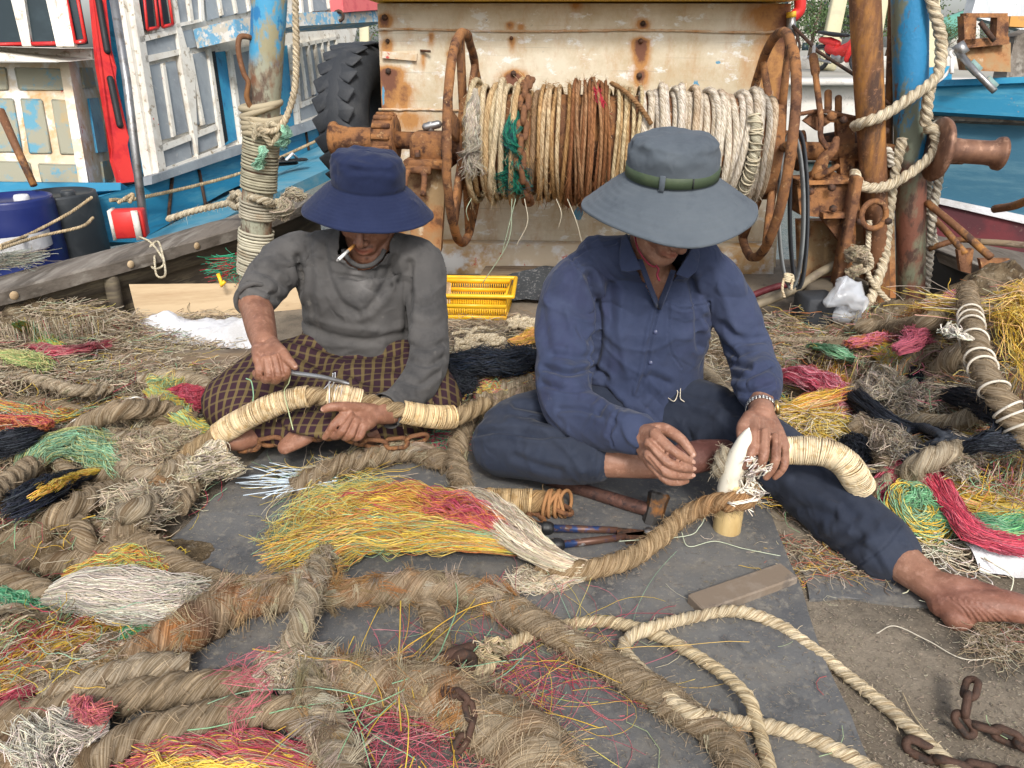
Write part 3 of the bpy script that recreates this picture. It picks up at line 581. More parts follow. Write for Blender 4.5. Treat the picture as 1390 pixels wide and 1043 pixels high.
# ================================================================ WHITE DECKHOUSE
Yw=3.6
dh=thing('deckhouse','white deckhouse wall streaked with rust behind the rope winch','deckhouse',(.35,Yw,0))
nx,nz=260,200
A_,B_,C_,D_=PY(512,5,Yw),PY(1074,5,Yw),PY(1052,372,Yw),PY(528,372,Yw)
u=np.linspace(0,1,nx)[:,None,None]; v=np.linspace(0,1,nz)[None,:,None]
V=(A_*(1-u)+B_*u)*(1-v)+(D_*(1-u)+C_*u)*v
Vf=V.reshape(-1,3).copy(); Vf[:,1]+=.006*vn(Vf,2.5,3)
px,py,_=proj(Vf); rr=np.zeros(len(px)); bb=np.zeros(len(px))
for sx,sy,a,w_,up_,dn in [(522,27,.9,10,8,18),(526,60,.6,9,10,18),(527,98,1,20,8,55),(548,120,.7,12,10,40),(520,160,.9,14,30,30),(552,160,.5,30,10,25),(585,48,.6,5,5,16),(619,55,.6,6,5,20),(611,73,.6,5,4,10),(692,33,.7,6,4,9),(707,36,.5,5,3,8),(695,54,.6,5,4,16),(697,106,1.2,14,10,24),(705,120,.6,10,6,22),(873,34,.9,8,7,7),(870,58,1.2,11,6,34),(870,102,1,9,9,16),(782,8,.5,8,8,10),(1068,40,.9,28,60,60),(1050,90,.6,26,60,50),(1065,130,1,16,50,40),(575,75,.5,4,3,22),(650,160,.5,40,6,20),(520,300,.8,30,60,60),(640,330,.25,30,8,14),(1040,20,.55,30,20,30)]:
    dy=py-sy; rr=np.maximum(rr,a*np.exp(-((px-sx)/w_)**2)*np.where(dy<0,np.exp(-(dy/up_)**2),np.exp(-(dy/dn)**2)))
for sx,sy,a,w_,h_ in [(925,135,1,25,12),(945,128,1,6,22),(915,140,.8,40,10),(785,290,1,7,10),(520,130,.6,4,30),(975,85,.7,6,3),(895,65,.5,5,5),(1030,180,.6,20,10)]:
    bb=np.maximum(bb,a*np.exp(-((px-sx)/w_)**2-((py-sy)/h_)**2))
f=np.array([[i*nz+j,(i+1)*nz+j,(i+1)*nz+j+1,i*nz+j+1] for i in range(nx-1) for j in range(nz-1)])[:,::-1]
mb=MB(); mb.add(Vf,f,np.c_[rr,rr*0,bb]); obj('wall',mb,RWALL,dh)
mb=MB(); cs=[PY(512,5,Yw)+[0,.02,0],PY(1074,5,Yw)+[0,.02,0],PY(1052,372,Yw)+[0,.02,0],PY(528,372,Yw)+[0,.02,0]]
prism(mb,cs,(0,-1,0),1.3); obj('side_walls',mb,CREAM,dh,smooth=False)
for sy,th in ((42,.006),(151,.006)):
    mb=MB(); n=80; xs=np.linspace(514,1066,n); k=0
    pts=[PY(x,sy+1.2*math.sin(x*.02)+rng.normal()*.3+(x-790)*.004,Yw-.006) for x in xs]; T(mb,pts,.005+.002*rng.random(n),6,col=(.25,0,0)); obj('seam',mb,RWALL,dh)
mb=MB(); a=PY(500,3,Yw-.05); b=PY(1082,3,Yw-.05); box(mb,(a+b)/2+[0,.6,.035],(b[0]-a[0],1.5,.06),bev=.01); obj('yellow_trim',mb,YTRIM,dh)
mb=MB(); pw=(PY(560,76,Yw),np.array([0,-1.,0])); prism(mb,[PL(*q,pw) for q in ((520,70),(567,73),(566,83),(520,79))],(0,-1,0),.02,off=.02); obj('latch_bar',mb,CREAM,dh,smooth=False)
for (bx,by,s) in [(522,24,4),(526,56,3),(527,97,4),(694,52,2.5),(697,100,4),(873,32,3.5),(870,56,3.5),(868,103,4),(612,71,2)]:
    mb=MB(); c=PY(bx,by,Yw-.004); r=s/F*3.2; lathe(mb,[(0,-.012),(r*.6,-.012),(r,-.004),(r*1.1,.004)],c,(0,1,0),7); obj('bolt',mb,RUSTD,dh)
mb=MB(); T(mb,[PY(571,69,Yw-.01),PY(584,70,Yw-.03)],.006,6); obj('nail',mb,RUSTD,dh)
# lower step of the deckhouse under the drum
mb=MB(); prism(mb,[PY(545,332,Yw-.12),PY(1050,338,Yw-.12),PY(1050,390,Yw-.12),PY(545,385,Yw-.12)],(0,-1,0),.11); obj('plinth',mb,CREAM,dh)
# ================================================================ TRACTOR TYRE
ty=thing('tractor_tyre','big black tractor tyre hung as a fender left of the white deckhouse','tyre',PY(493,200,3.85))
c=PY(497,168,3.95); ax=nrm([1,-.25,0.04]); mb=MB(); torus(mb,c,ax,.245,.12,64,18,ell=1.05); obj('carcass',mb,TYRE,ty)
mb=MB(); uu=np.array([0,0,1.]); uu=nrm(uu-ax*np.dot(uu,ax)); ww=np.cross(ax,uu)
for k in range(26):
    for s in (-1,1):
        a=2*math.pi*(k+.5*(s>0))/26; d=math.cos(a)*uu+math.sin(a)*ww; tt=-math.sin(a)*uu+math.cos(a)*ww
        xx=nrm(ax*s+tt*.55); box(mb,c+d*np.array([1,1,1.04])*.353+ax*s*.045,(.11,.075,.012),basis(xx,np.cross(d,xx),d),bev=.006)
obj('tread',mb,TYRE,ty)
# ================================================================ BLUE BOAT, LEFT
bt=thing('blue_fishing_boat','blue fishing boat with white framed cabin and grey panels moored at the left','fishing boat',P(200,260,4.6))
A=P(207,243,4.5); B=P(452,153,6.6); C=P(160,0,4.35); side=plane3(A,B,C)
def Q(mb,pl,quad,off,th,col=None): prism(mb,[PL(x,y,pl) for x,y in quad],pl[1],th,col,off=off); return mb
sidebase=MB(); Q(sidebase,side,((160,-40),(500,-40),(462,152),(207,243)),0,.06); obj('cabin_side',sidebase,WHITEP,bt,smooth=False)
fr=MB()
W=[ # white frame strips on the side wall (pixel quads on its plane)
 ((166,-30),(178,-30),(222,238),(208,243)),((207,243),(208,231),(300,198),(300,206)),((182,52),(237,38),(238,46),(184,60)),
 ((190,78),(250,66),(251,73),(192,87)),((232,40),(239,40),(257,105),(262,215),(256,217)),
 ((213,88),(218,87),(233,185),(228,188)),((250,75),(255,74),(273,170),(268,172)),((236,72),(240,90),(258,190),(262,220),(254,224)),
 ((275,66),(281,68),(300,198),(293,202)),((208,200),(252,184),(253,192),(212,208)),((256,182),(287,170),(288,178),(258,190)),
 ((222,-30),(230,-30),(240,40),(233,42)),((244,-30),(250,-30),(258,32),(252,34)),((264,-30),(270,-30),(272,30),(266,32)),
 ((304,70),(310,70),(328,196),(321,198)),((308,70),(348,60),(348,66),(309,77)),((321,198),(322,160),(348,150),(349,158),(328,168),(330,196)),
 ((200,39),(200,48),(265,33),(265,27)),((388,62),(393,62),(404,172),(399,174)),((392,62),(456,50),(456,54),(393,68)),
 ((402,60),(404,60),(414,135),(411,136)),((412,58),(415,58),(424,128),(421,130)),((422,57),(424,57),(434,125),(431,126)),((431,55),(433,55),(443,122),(440,123)),((440,54),(442,54),(450,118),(448,120)),((450,52),(457,51),(462,150),(456,152)),
 ((404,140),(456,118),(457,125),(404,148)),((424,132),(427,131),(432,158),(429,160)),((438,126),(441,125),(445,152),(442,154)),((399,174),(400,166),(462,142),(462,152)),
 ((285,-30),(290,-30),(298,22),(294,23)),((305,-30),(309,-30),(318,19),(314,20)),((325,-30),(329,-30),(336,16),(332,17)),
 ((399,-30),(404,-30),(408,20),(404,22)),((412,-30),(416,-30),(421,16),(417,18)),((436,-30),(440,-30),(446,12),(442,13))]
def narrow(q,f):
    q=np.array(q,float); w_=abs(q[1,0]-q[0,0]); h_=abs(q[3,1]-q[0,1])
    if w_<h_:
        for a_,b_ in ((0,1),(3,2)): m_=(q[a_]+q[b_])/2; q[a_]=m_+(q[a_]-m_)*f; q[b_]=m_+(q[b_]-m_)*f
    return q
def grow(q,f): q=np.array(q,float); m_=q.mean(0); return m_+(q-m_)*f
for q in W: 
    if len(q)==4: Q(fr,side,narrow(q,.7),.04,.05)
    else: Q(fr,side,q[:4],.045,.05)
obj('cabin_frame',fr,WHITEP,bt,smooth=False)
for q in [((192,53),(229,46),(232,74),(195,82)),((197,93),(214,88),(229,186),(214,190)),((219,88),(235,85),(250,178),(234,184)),((241,82),(250,78),(266,168),(256,172)),((257,77),(275,72),(290,165),(273,170)),
          ((216,205),(251,192),(255,218),(221,232)),((258,188),(286,178),(290,198),(262,211)),((234,46),(262,40),(264,64),(238,70)),
          ((312,76),(324,73),(338,158),(327,162)),((326,72),(346,68),(350,152),(340,156)),((330,170),(350,160),(352,186),(334,194)),
          ((405,64),(411,62),(419,130),(409,136)),((415,61),(421,60),(429,128),(423,130)),((425,59),(431,58),(439,124),(434,126)),((434,57),(440,56),(447,121),(443,123)),((443,56),(450,54),(455,118),(450,120)),
          ((406,148),(424,140),(428,160),(409,167)),((430,138),(438,133),(441,154),(433,158)),((444,131),(456,126),(457,146),(446,152)),
          ((232,-28),(243,-28),(251,34),(241,37)),((252,-28),(262,-28),(266,30),(259,32)),((272,-28),(284,-28),(293,24),(280,28)),((291,-28),(304,-28),(313,20),(299,24)),((310,-28),(324,-28),(331,17),(319,20)),((331,-28),(344,-28),(346,14),(337,16)),
          ((404,-28),(411,-28),(416,18),(410,20)),((418,-28),(434,-28),(440,14),(423,16))]:
    mb=MB(); Q(mb,side,grow(q,(1.16,1.03)),.02,.02); obj('panel',mb,GREYP,bt,smooth=False)
for q in [((184,-30),(198,-30),(206,40),(191,43)),((203,-30),(216,-30),(226,36),(212,39))]:
    mb=MB(); Q(mb,side,q,.03,.02); w_=obj('window',mb,GLASS,bt,smooth=False)
    mb=MB(); x0=q
    for a_,b_ in ((0,1),(1,2),(2,3),(3,0)): T(mb,[PL(*q[a_],side)+side[1]*.05,PL(*q[b_],side)+side[1]*.05],.01,4)
    obj('window_frame',mb,REDP,w_)
# near-black panel painting the shade of a doorway recess, and blue door leaves
for q,m in [(((277,72),(290,70),(308,192),(297,200)),DARK),(((288,72),(304,70),(320,190),(300,200)),BLUEP),(((378,64),(388,62),(398,172),(382,178)),BLUEP)]:
    mb=MB(); Q(mb,side,q,.012,.02); obj('door',mb,m,bt,smooth=False)
# grey sill along the cabin foot and blue hull strakes below
mb=MB(); Q(mb,side,((188,254),(188,243),(462,148),(462,162)),.1,.12); obj('sill',mb,GREYP,bt,smooth=False)
mb=MB(); hp=[(120,272),(190,252),(462,160),(462,190),(300,262),(180,330),(110,330)]
pl2=side
prism(mb,[PL(x,y,pl2) for x,y in hp],pl2[1],.3,off=.03); obj('hull_side',mb,BLUEW,bt,smooth=False)
mb=MB(); 
for a_,b_ in (((228,238),(222,300)),((264,232),(275,290)),((410,178),(414,205)),((428,170),(431,196))): mb=MB(); T(mb,[PL(*a_,side)+side[1]*.035,PL(*b_,side)+side[1]*.035],.012,5); obj('hull_batten',mb,RUSTD,bt)
# side deck of the blue boat
mb=MB(); dk=[P(180,330,4.3),P(300,262,5.3),P(462,185,6.4),P(462,222,5.5),P(330,282,4.6),P(240,335,3.9)]
n_=nrm(np.cross(dk[1]-dk[0],dk[4]-dk[0])); n_=n_ if n_[2]>0 else -n_
V=np.array(dk); mb.add(np.vstack([V,V-[0,0,.08]]),np.array([[0,1,4,5],[1,2,3,4]])[:,::-1]); 
mb.f.append((np.array([[5,4,10,11],[4,3,9,10],[3,2,8,9],[0,5,11,6]])[:,::-1],0)); obj('side_deck',mb,LBLUE,bt,smooth=False)
# front wall of the cabin
fpl=plane3(P(0,250,4.3),P(155,250,4.35),P(0,60,4.3))
mb=MB(); Q(mb,fpl,((-60,85),(92,85),(122,258),(-60,258)),0,.06); obj('front_wall',mb,CREAM,bt,smooth=False)
cpl=plane3(P(92,85,4.3),P(122,258,4.33),P(152,250,4.75))
mb=MB(); prism(mb,[PL(*q,cpl) for q in ((92,80),(128,78),(156,246),(122,262))],cpl[1],.05); obj('corner_wall',mb,CREAM,bt,smooth=False)
for q in [((-20,94),(8,94),(11,122),(-20,122)),((22,94),(91,96),(97,122),(28,122)),((-20,136),(18,136),(30,206),(-20,206)),((30,136),(57,137),(70,208),(42,208)),((72,137),(97,139),(111,209),(84,209)),((-20,220),(40,222),(46,248),(-20,246)),((54,224),(116,226),(121,250),(60,250))]:
    mb=MB(); Q(mb,fpl,q,.012,.02); p_=obj('panel',mb,TANP,bt,smooth=False)
    mb=MB()
    for a_,b_ in ((0,1),(1,2),(2,3),(3,0)): T(mb,[PL(*q[a_],fpl)+fpl[1]*.008,PL(*q[b_],fpl)+fpl[1]*.008],.007,4)
    obj('moulding',mb,TANP,p_)
for q in [((108,92),(123,92),(128,118),(112,120)),((118,134),(131,133),(144,206),(130,208)),((136,220),(147,218),(152,242),(140,248))]:
    mb=MB(); Q(mb,cpl,q,.012,.02); obj('panel',mb,TANP if q[0][0]!=118 else BLUEP,bt,smooth=False)
mb=MB(); prism(mb,[P(-60,62,4.15),P(90,66,4.15),P(132,66,4.5),P(132,80,4.5),P(90,84,4.15),P(-60,82,4.15)],(0,-1,0),.1,off=.06); obj('window_ledge',mb,WHITEP,bt,smooth=False)
gpl=plane3(P(0,60,4.35),P(120,60,4.4),P(0,0,4.35))
for q in [((-40,-40),(14,-40),(36,62),(-40,64)),((20,-40),(58,-40),(82,61),(44,62)),((84,-40),(100,-40),(118,58),(104,60))]:
    mb=MB(); Q(mb,gpl,q,0,.02); w_=obj('window',mb,GLASS,bt,smooth=False)
    mb=MB()
    for a_,b_ in ((1,2),(2,3),(3,0)): T(mb,[PL(*q[a_],gpl)+gpl[1]*.02,PL(*q[b_],gpl)+gpl[1]*.02],.011,4)
    obj('window_frame',mb,REDP,w_)
mb=MB()
for q in [((8,-40),(30,-40),(46,66),(34,66)),((56,-40),(72,-40),(90,66),(80,66)),((70,-40),(86,-40),(104,66),(90,66))]: Q(mb,gpl,q,.03,.05)
obj('window_post',mb,WHITEP,bt,smooth=False)
# doorway shade painted as a near-black sheet between front and side, a scalloped red board
mb=MB(); dpl=plane3(P(130,0,4.45),P(165,250,4.45),P(205,240,4.6)); Q(mb,dpl,((138,-40),(172,-40),(212,242),(180,250)),-.12,.03); obj('doorway',mb,DARK,bt,smooth=False)
mb=MB(); Q(mb,dpl,((142,-40),(168,-40),(208,232),(182,230),(172,180)),-.05,.03); obj('blue_door',mb,BLUEP,bt,smooth=False)
rb=MB(); out=[(116,-40),(134,-40),(148,88),(153,96),(152,110),(158,150),(166,180),(170,190),(168,200),(172,222),(178,250),(158,252),(148,220),(150,205),(140,160),(128,90)]
ppx=[PL(x,y,dpl) for x,y in out]; prism(rb,ppx,dpl[1],.04,off=.05); 
obj('red_board',rb,REDP,bt,smooth=False)
mb=MB()
for a_,b_ in (((128,5),(140,74)),((144,112),(157,174))): T(mb,[PL(*a_,dpl)+dpl[1]*.055,PL(*b_,dpl)+dpl[1]*.055],[.02,.02],8,round_caps=True)
obj('slot',mb,DARK,bt)
mb=MB(); Q(mb,fpl,((-60,250),(60,252),(170,252),(170,262),(60,268),(-60,262)),.06,.3); obj('front_sill',mb,BLUEW,bt,smooth=False)
# roof overhang beam on the right part of the cabin and the red shelf
bp=plane3(P(262,50,4.9),P(490,30,6.7),P(262,40,4.9))
mb=MB(); Q(mb,bp,((262,40),(345,30),(490,24),(490,38),(345,48),(268,66)),.35,.35); obj('roof_beam',mb,BEAMP,bt,smooth=False)
mb=MB(); Q(mb,bp,((408,10),(480,4),(479,24),(410,30)),.4,.12); obj('red_shelf',mb,PINK,bt,smooth=False)
mb=MB()
for k in range(4): torus(mb,P(418+k*14,26-k*1.4,5.8),(0,1,0),.035,.012,14,6)
obj('shelf_holes',mb,RUSTD,bt)
mb=MB(); Q(mb,bp,((262,40),(345,30),(345,14),(262,20)),.2,.1); 
# things on the blue boat
pole=MB(); T(pole,[P(145,-60,4.0),P(172,110,4.0),P(195,300,3.95)],.022,12); tag_=obj('steel_pole',pole,STEEL,label='slim grey steel pole slanting down beside the red scalloped board',cat='pole')
rbx=thing('red_box','red wooden box with white edges at the foot of the steel pole','box',P(178,318,3.8))
mb=MB(); c=P(177,303,3.85); R=rotm('Z',14); box(mb,c,(.15,.1,.14),R,bev=.006); obj('box_body',mb,REDP,rbx)
mb=MB(); box(mb,c+[.06,-.056,0],(.03,.012,.15),R); obj('edge_strip',mb,WHITEP,rbx); mb=MB(); box(mb,c+[-.075,-.02,0],(.016,.1,.15),R); obj('edge_strip',mb,WHITEP,rbx)
lp=MB(); T(lp,[P(0,150,3.75),P(22,200,3.75),P(46,252,3.75)],[.022,.02,.018],8); obj('stick',lp,PIPE,label='brown wooden stick leaning at the left edge against the cabin front',cat='stick')
def barrel(px,py0,py1,r,d,m,label,lid):
    t=P(px,py0,d); b=P(px,py1+60,d); root=thing('barrel',label,'barrel',[t[0],t[1],b[2]],'plastic barrels on the blue boat')
    h=t[2]-b[2]; mb=MB(); pr=[(0,0),(r*.95,0),(r,.02)]
    for k in range(1,12):
        z=h*k/12; pr.append((r*(1+.012*(k%4==0)),z))
    pr+=[(r,h-.03),(r*.97,h-.01),(r*.97,h),(r*.9,h+.004),(r*.88,h-.012),(0,h-.012)]
    lathe(mb,pr,[t[0],t[1],b[2]],(0,0,1),40); obj('drum_body',mb,m,root)
    mb=MB(); lathe(mb,[(0,.03),(.03,.03),(.035,.02),(.035,0)],[t[0]+r*.4,t[1]-.03,t[2]-.012],(0,0,1),16); obj('bung_cap',mb,lid,root); return root
b1=barrel(77,262,330,.19,3.9,BARRELK,'black plastic barrel standing behind the blue barrel',BARRELK)
b2=barrel(14,268,330,.185,3.65,BARRELB,'blue plastic barrel at the left edge of the photo',SACK)
mb=MB(); 
for (x,y) in ((42,330),):
    lathe(mb,[(.1875,0),(.1885,.08)],P(14,335,3.65),(0,0,1),40)
obj('paper_label',mb,SACK,b2)
rb=MB(); rope(rb,[P(0,334,3.3),P(40,318,3.55),P(90,292,3.65),(P(125,268,3.75))],.008,col=RCP); rope(rb,[P(0,338,3.3),P(50,322,3.5),P(110,308,3.6),P(126,296,3.8)],.008,col=RCP); obj('barrel_rope',rb,ROPE,label='thin pale ropes lashed across the two barrels',cat='rope')
rl=MB(); rope(rl,[P(150,272,4.0),P(195,268,4.3),P(330,234,5.0),P(440,186,5.6),P(456,170,5.4)],.011,col=RCP); rope(rl,[P(160,276,3.98),P(180,264,4.0),P(176,276,4.0)],.01,col=RCP); obj('rail_rope',rl,ROPE,label='pale rope stretched along the blue hull of the moored boat',cat='rope')
for k,(x,y,l) in enumerate(((383,229,'left one of the black sandals lying on the blue side deck'),(396,224,'right one of the black sandals lying on the blue side deck'))):
    s=thing('sandal',l,'sandal',P(x,y,5.3),'black sandals on the blue boat')
    c=P(x,y,5.3)+[0,0,.03]; mb=MB(); T(mb,[c+[-.07,-.05,0],c+[0,0,0],c+[.07,.05,0]],[.035,.045,.038],12,up=(0,0,1),ry=[.012]*3,round_caps=True); obj('sole',mb,GRIP,s)
    mb=MB(); T(mb,[c+[-.02,-.06,.01],c+[.02,-.02,.05],c+[.03,.05,.01]],.01,6); obj('strap',mb,SACK if k else GRIP,s)
# ================================================================ OWN BOAT: BULWARK, RAILS
bw=thing('bulwark','wooden bulwark with a worn grey plank rail along the left side of the deck','bulwark',(-1.5,2.5,0))
edge=[(-60,408,.22),(0,398,.22),(100,372,.22),(200,346,.22),(300,318,.22),(380,292,.22),(440,268,.22)]   # inner top edge
ie=resample(catmull([G(*e) for e in edge]),n=50)[0]
t=nrm(np.gradient(ie,axis=0)); S=nrm(np.cross(t,[0,0,1.])); S*=np.sign((S@np.array([-1.,.3,0])))[:,None]
mb=MB(); wcap=.2; V=[]
for k,(a,b) in enumerate(((0,-.045),(0,0),(.012,.006),(wcap*.5,.012),(wcap,.006),(wcap,-.05),(0.05,-.052))):
    V.append(ie+S*a+np.array([0,0,b]))
V=np.stack(V,1)+.004*vn(np.stack(V,1),12,2)[...,None]; mb.add(V.reshape(-1,3),ringfaces(50,7)[:, ::-1]); obj('rail_plank',mb,WOODG,bw,smooth=False)
mb=MB(); V=np.stack([ie+S*.03+np.array([0,0,z]) for z in (-.045,-.11,-.115,-.18,-.22,-.236)],1); V[:,2:,:]+=S[:,None]*.01
f=ringfaces(50,6); f=f[(np.arange(len(f))%6)!=5]; mb.add(V.reshape(-1,3),f); obj('inner_planking',mb,WOODD,bw)
mb=MB(); V=np.stack([ie+S*.16+np.array([0,0,z]) for z in (-.045,-.2,-.5,-1.2)],1); f=ringfaces(50,4); f=f[(np.arange(len(f))%4)!=3]; mb.add(V.reshape(-1,3),f[:,::-1]); obj('outer_planking',mb,WOODD,bw)
for x,y in ((18,388),(172,345),(265,323),(330,305),(350,300)):
    mb=MB(); i=np.argmin((proj(ie)[0]-x)**2); c=ie[i]+[0,0,-.02]-S[i]*.001; lathe(mb,[(0,.004),(.014,.004),(.016,0)],c,-S[i],10); obj('bolt',mb,WOODL,bw)
# splash of blue paint post on the planking
mb=MB()
for (x,y,w_,h_) in ((160,418,.16,.1),):
    i=np.argmin((proj(ie)[0]-150)**2); box(mb,ie[i]+S[i]*.02+[0,0,-.15],(.05,.05,.2),bev=.01)
obj('timber_head',mb,WOODD,bw)
nt_=MB(); tangle(nt_,G(8,356,.25)+[0,0,0],(.09,.07),500,[GRY,(.35,.36,.3),(.2,.22,.18)],L=.12,r=.0009,hz=.04,floor=.24,turn=14); obj('net_scrap',nt_,FIB,label='small tuft of grey-green netting on the rail at the left edge',cat='netting')
lp=MB(); rope(lp,[G(190,322,0.230),G(205,330,0.235),G(221,350,0.215)-[0,0,.01],G(218,356,0.205)-[0,.012,.02],G(206,352,0.195)-[0,.012,.03],G(203,338,0.225),G(214,328,0.235),G(222,345,0.215)-[0,.01,0],G(224,362,0.205)-[0,.012,0.03],G(212,362,0.195)-[0,.012,.03],G(209,340,0.220),G(208,330,0.235)],.0045,col=(.6,.55,.42)); obj('cord_loop',lp,ROPE,label='small cream cord loop hanging over the grey rail',cat='cord')
# pale board and sack against the bulwark
def board(pts,th,m,label,cat='board',name='board'):
    n=nrm(np.cross(pts[1]-pts[0],pts[3]-pts[0])); 
    if n[1]>0: n=-n
    mb=MB(); q=np.array(pts); c=q.mean(0); mid=[]
    prism(mb,q,n,th); return obj(name,mb,m,label=label,cat=cat,smooth=False)
board([PY(175,386,2.86),PY(410,384,3.0),PY(412,430,2.93),PY(186,431,2.8)],.03,WOODL,'pale new plank standing on edge behind the left man')
board([PY(596,384,2.95),PY(612,384,3.0),PY(612,440,2.93),PY(596,440,2.93)],.03,WOODL,'short end of pale plank beside the yellow crate')
mb=MB(); n=40; q=[G(102,432,.03),G(340,436,.03),G(342,475,.01),G(200,462,.01)]; U,V_=np.meshgrid(np.linspace(0,1,n),np.linspace(0,1,16),indexing='ij')
X=(q[0]*(1-U[...,None])+q[1]*U[...,None])*(1-V_[...,None])+(q[3]*(1-U[...,None])+q[2]*U[...,None])*V_[...,None]
X[...,2]+=.05*np.sin(math.pi*V_)*(1+vn(X,9,3))+.012*vn(X,30,2); f=np.array([[i*16+j,(i+1)*16+j,(i+1)*16+j+1,i*16+j+1] for i in range(n-1) for j in range(15)])
mb.add(X.reshape(-1,3),f[:,::-1]); obj('plastic_sack',mb,SACK,label='flattened white woven sack lying in front of the pale plank',cat='sack')
mb=MB(); box(mb,G(250,490,.015),(1.0,.13,.03),rotm('Z',4),bev=.004); obj('plank',mb,WOODB,label='grey-brown deck plank lying left of the left man under fibre litter',cat='plank')
mb=MB(); T(mb,[PY(296,372,2.88),PY(299,380,2.87),PY(301,388,2.86),PY(305,382,2.86)],.008,6); mm=mat('green_netting',[(.02,.22,.12),((.04,.3,.18),12,.5,.6)],rough=.6,bump=.8,bscale=90)
obj('yellow_float_line',mb,YPL,label='scrap of yellow line above the pale plank',cat='line')
gn=MB(); tangle(gn,PY(322,372,3.05),(.06,.05),260,[(.03,.3,.16),(.05,.4,.25),(.5,.05,.06)],L=.12,r=.0012,floor=.1,hz=.1,turn=12); obj('green_net_scrap',gn,FIB,label='green net scrap hanging between the pale plank and the rail',cat='netting')
# ================================================================ POSTS
def post(name,Y,cpts,rad,m,label,base=None,extra=None):
    pts=[PY(x,y,Y) for x,y in cpts]; root=thing(name,label,'post',pts[-1])
    mb=MB(); p=resample(np.array(pts),n=60)[0]; V,Fs=tube(p,np.interp(np.linspace(0,1,60),np.linspace(0,1,len(rad)),rad),28); 
    addt(mb,(V,Fs)); obj('post_tube',mb,m,root); return root
pl=post('wrapped_post',3.0,[(367,-60),(366,0),(358,140),(350,260),(345,365),(344,430)],[.062,.062,.06,.06,.06,.06],POSTL,'peeling blue post wound with rope beside the left man')
mb=MB(); c=PY(350,300,2.97); 
wl=MB()
seg=lambda ya,yb,xa,xb:[PY(xa,ya,3.0),PY((xa+xb)/2,(ya+yb)/2,3.0),PY(xb,yb,3.0)]
for (ya,yb,xa,xb,cc) in ((182,258,355,351,(.42,.4,.3)),(272,297,350,349,(.5,.47,.38)),(312,372,348,345,(.52,.5,.4))):
    wrap(wl,seg(ya,yb,xa,xb),.062,tw=.0052,col=cc,pitch=.0112,jit=.12,seg=30,M=6,lump=.02)
obj('post_wrapping',wl,ROPE,label='grey-white cord wound tightly round the left post in three bands',cat='rope')
kn=MB(); c=PY(357,165,2.93)
for k in range(7):
    h=(k-3)*.017; torus(kn,PY(357,165,3.0)+[0,0,h+.004*rng.normal()],nrm([rng.normal()*.18,rng.normal()*.1,1]),.073,.0125,40,8,col=(.48,.42,.3))
rope(kn,[PY(340,160,2.93),PY(352,182,2.91),PY(366,168,2.91),PY(378,178,2.92),PY(368,196,2.92),PY(352,170,2.9),PY(345,188,2.91)],.012,col=(.5,.44,.32),fz=500,fL=.02)
obj('post_knot',kn,ROPE,label='thick knotted rope turns round the left post below the blue paint',cat='rope knot')
gk=MB()
for (a,b) in (((384,170),(386,205)),((357,198),(352,232))): fan(gk,[PY(*a,2.92),PY((a[0]+b[0])/2+3,(a[1]+b[1])/2,2.91),PY(*b,2.92)],[.012,.016,.02],160,[(.25,.5,.35),(.35,.58,.42)],r=.0009,floor=-1,flat=1,wav=.01)
obj('green_tassel',gk,FIB,label='faded green net tassels hanging from the knot on the left post',cat='netting')
hr=MB(); rope(hr,[PY(402,-60,2.95),PY(401,0,2.95),PY(402,90,2.95),PY(398,130,2.93),PY(386,165,2.92),PY(372,178,2.91),PY(350,176,2.9)],.0125,col=(.55,.47,.34),fz=120); obj('hanging_rope',hr,ROPE,label='single pale rope hanging down to the knot on the left post',cat='rope')
hk=MB(); T(hk,catmull([PY(346,55,2.98),PY(336,50,2.95),PY(325,52,2.93),PY(324,72,2.92),PY(331,100,2.92),PY(337,112,2.92),PY(335,132,2.92),PY(342,150,2.93)]),[.009]*85 if False else .01,8); obj('iron_hook',hk,PIPE,label='bent rusty iron rod tied to the left post',cat='hook')
mr=MB(); rope(mr,[P(228,298,3.6),P(262,287,3.55),P(305,277,3.5),P(322,272,3.4),P(335,268,2.95),P(358,272,2.88),P(372,276,2.95),P(392,270,2.96)],.016,col=(.56,.5,.38),fz=500,fL=.02)
rope(mr,[P(316,262,3.3),P(330,272,3.2),P(320,282,3.25),P(312,272,3.35),P(324,262,3.2)],.014,col=(.56,.5,.38),fz=400)
fan(mr,[PY(383,270,2.92),PY(388,284,2.9),PY(388,302,2.9)],[.015,.03,.035],260,[(.6,.54,.42),(.5,.44,.33)],r=.001,floor=-1,flat=1,wav=.01)
fan(mr,[PY(385,272,2.92),PY(398,268,2.9),PY(410,278,2.9)],[.012,.02,.02],200,[(.6,.54,.42),(.5,.44,.33)],r=.001,floor=-1,flat=1,wav=.01)
obj('mooring_rope',mr,ROPE,label='cream mooring rope tied round the left post with a frayed end',cat='rope')
# right side posts
post('rusty_pipe',2.9,[(1172,-60),(1174,0),(1180,130),(1186,245),(1190,330),(1192,425)],[.052,.052,.05,.047,.045,.045],PIPE,'brown rusty iron pipe standing left of the peeling blue mast')
post('peeling_mast',2.98,[(1235,-60),(1235,0),(1236,120),(1236,250),(1236,418)],[.062,.061,.058,.055,.054],POSTR,'peeling blue mast rusting towards its foot on the right')
post('thin_rusty_stanchion',3.05,[(1214,-60),(1211,60),(1207,150),(1203,260)],[.016,.018,.016,.016],PIPE,'thin scaly rusty stanchion between the brown pipe and the blue mast')
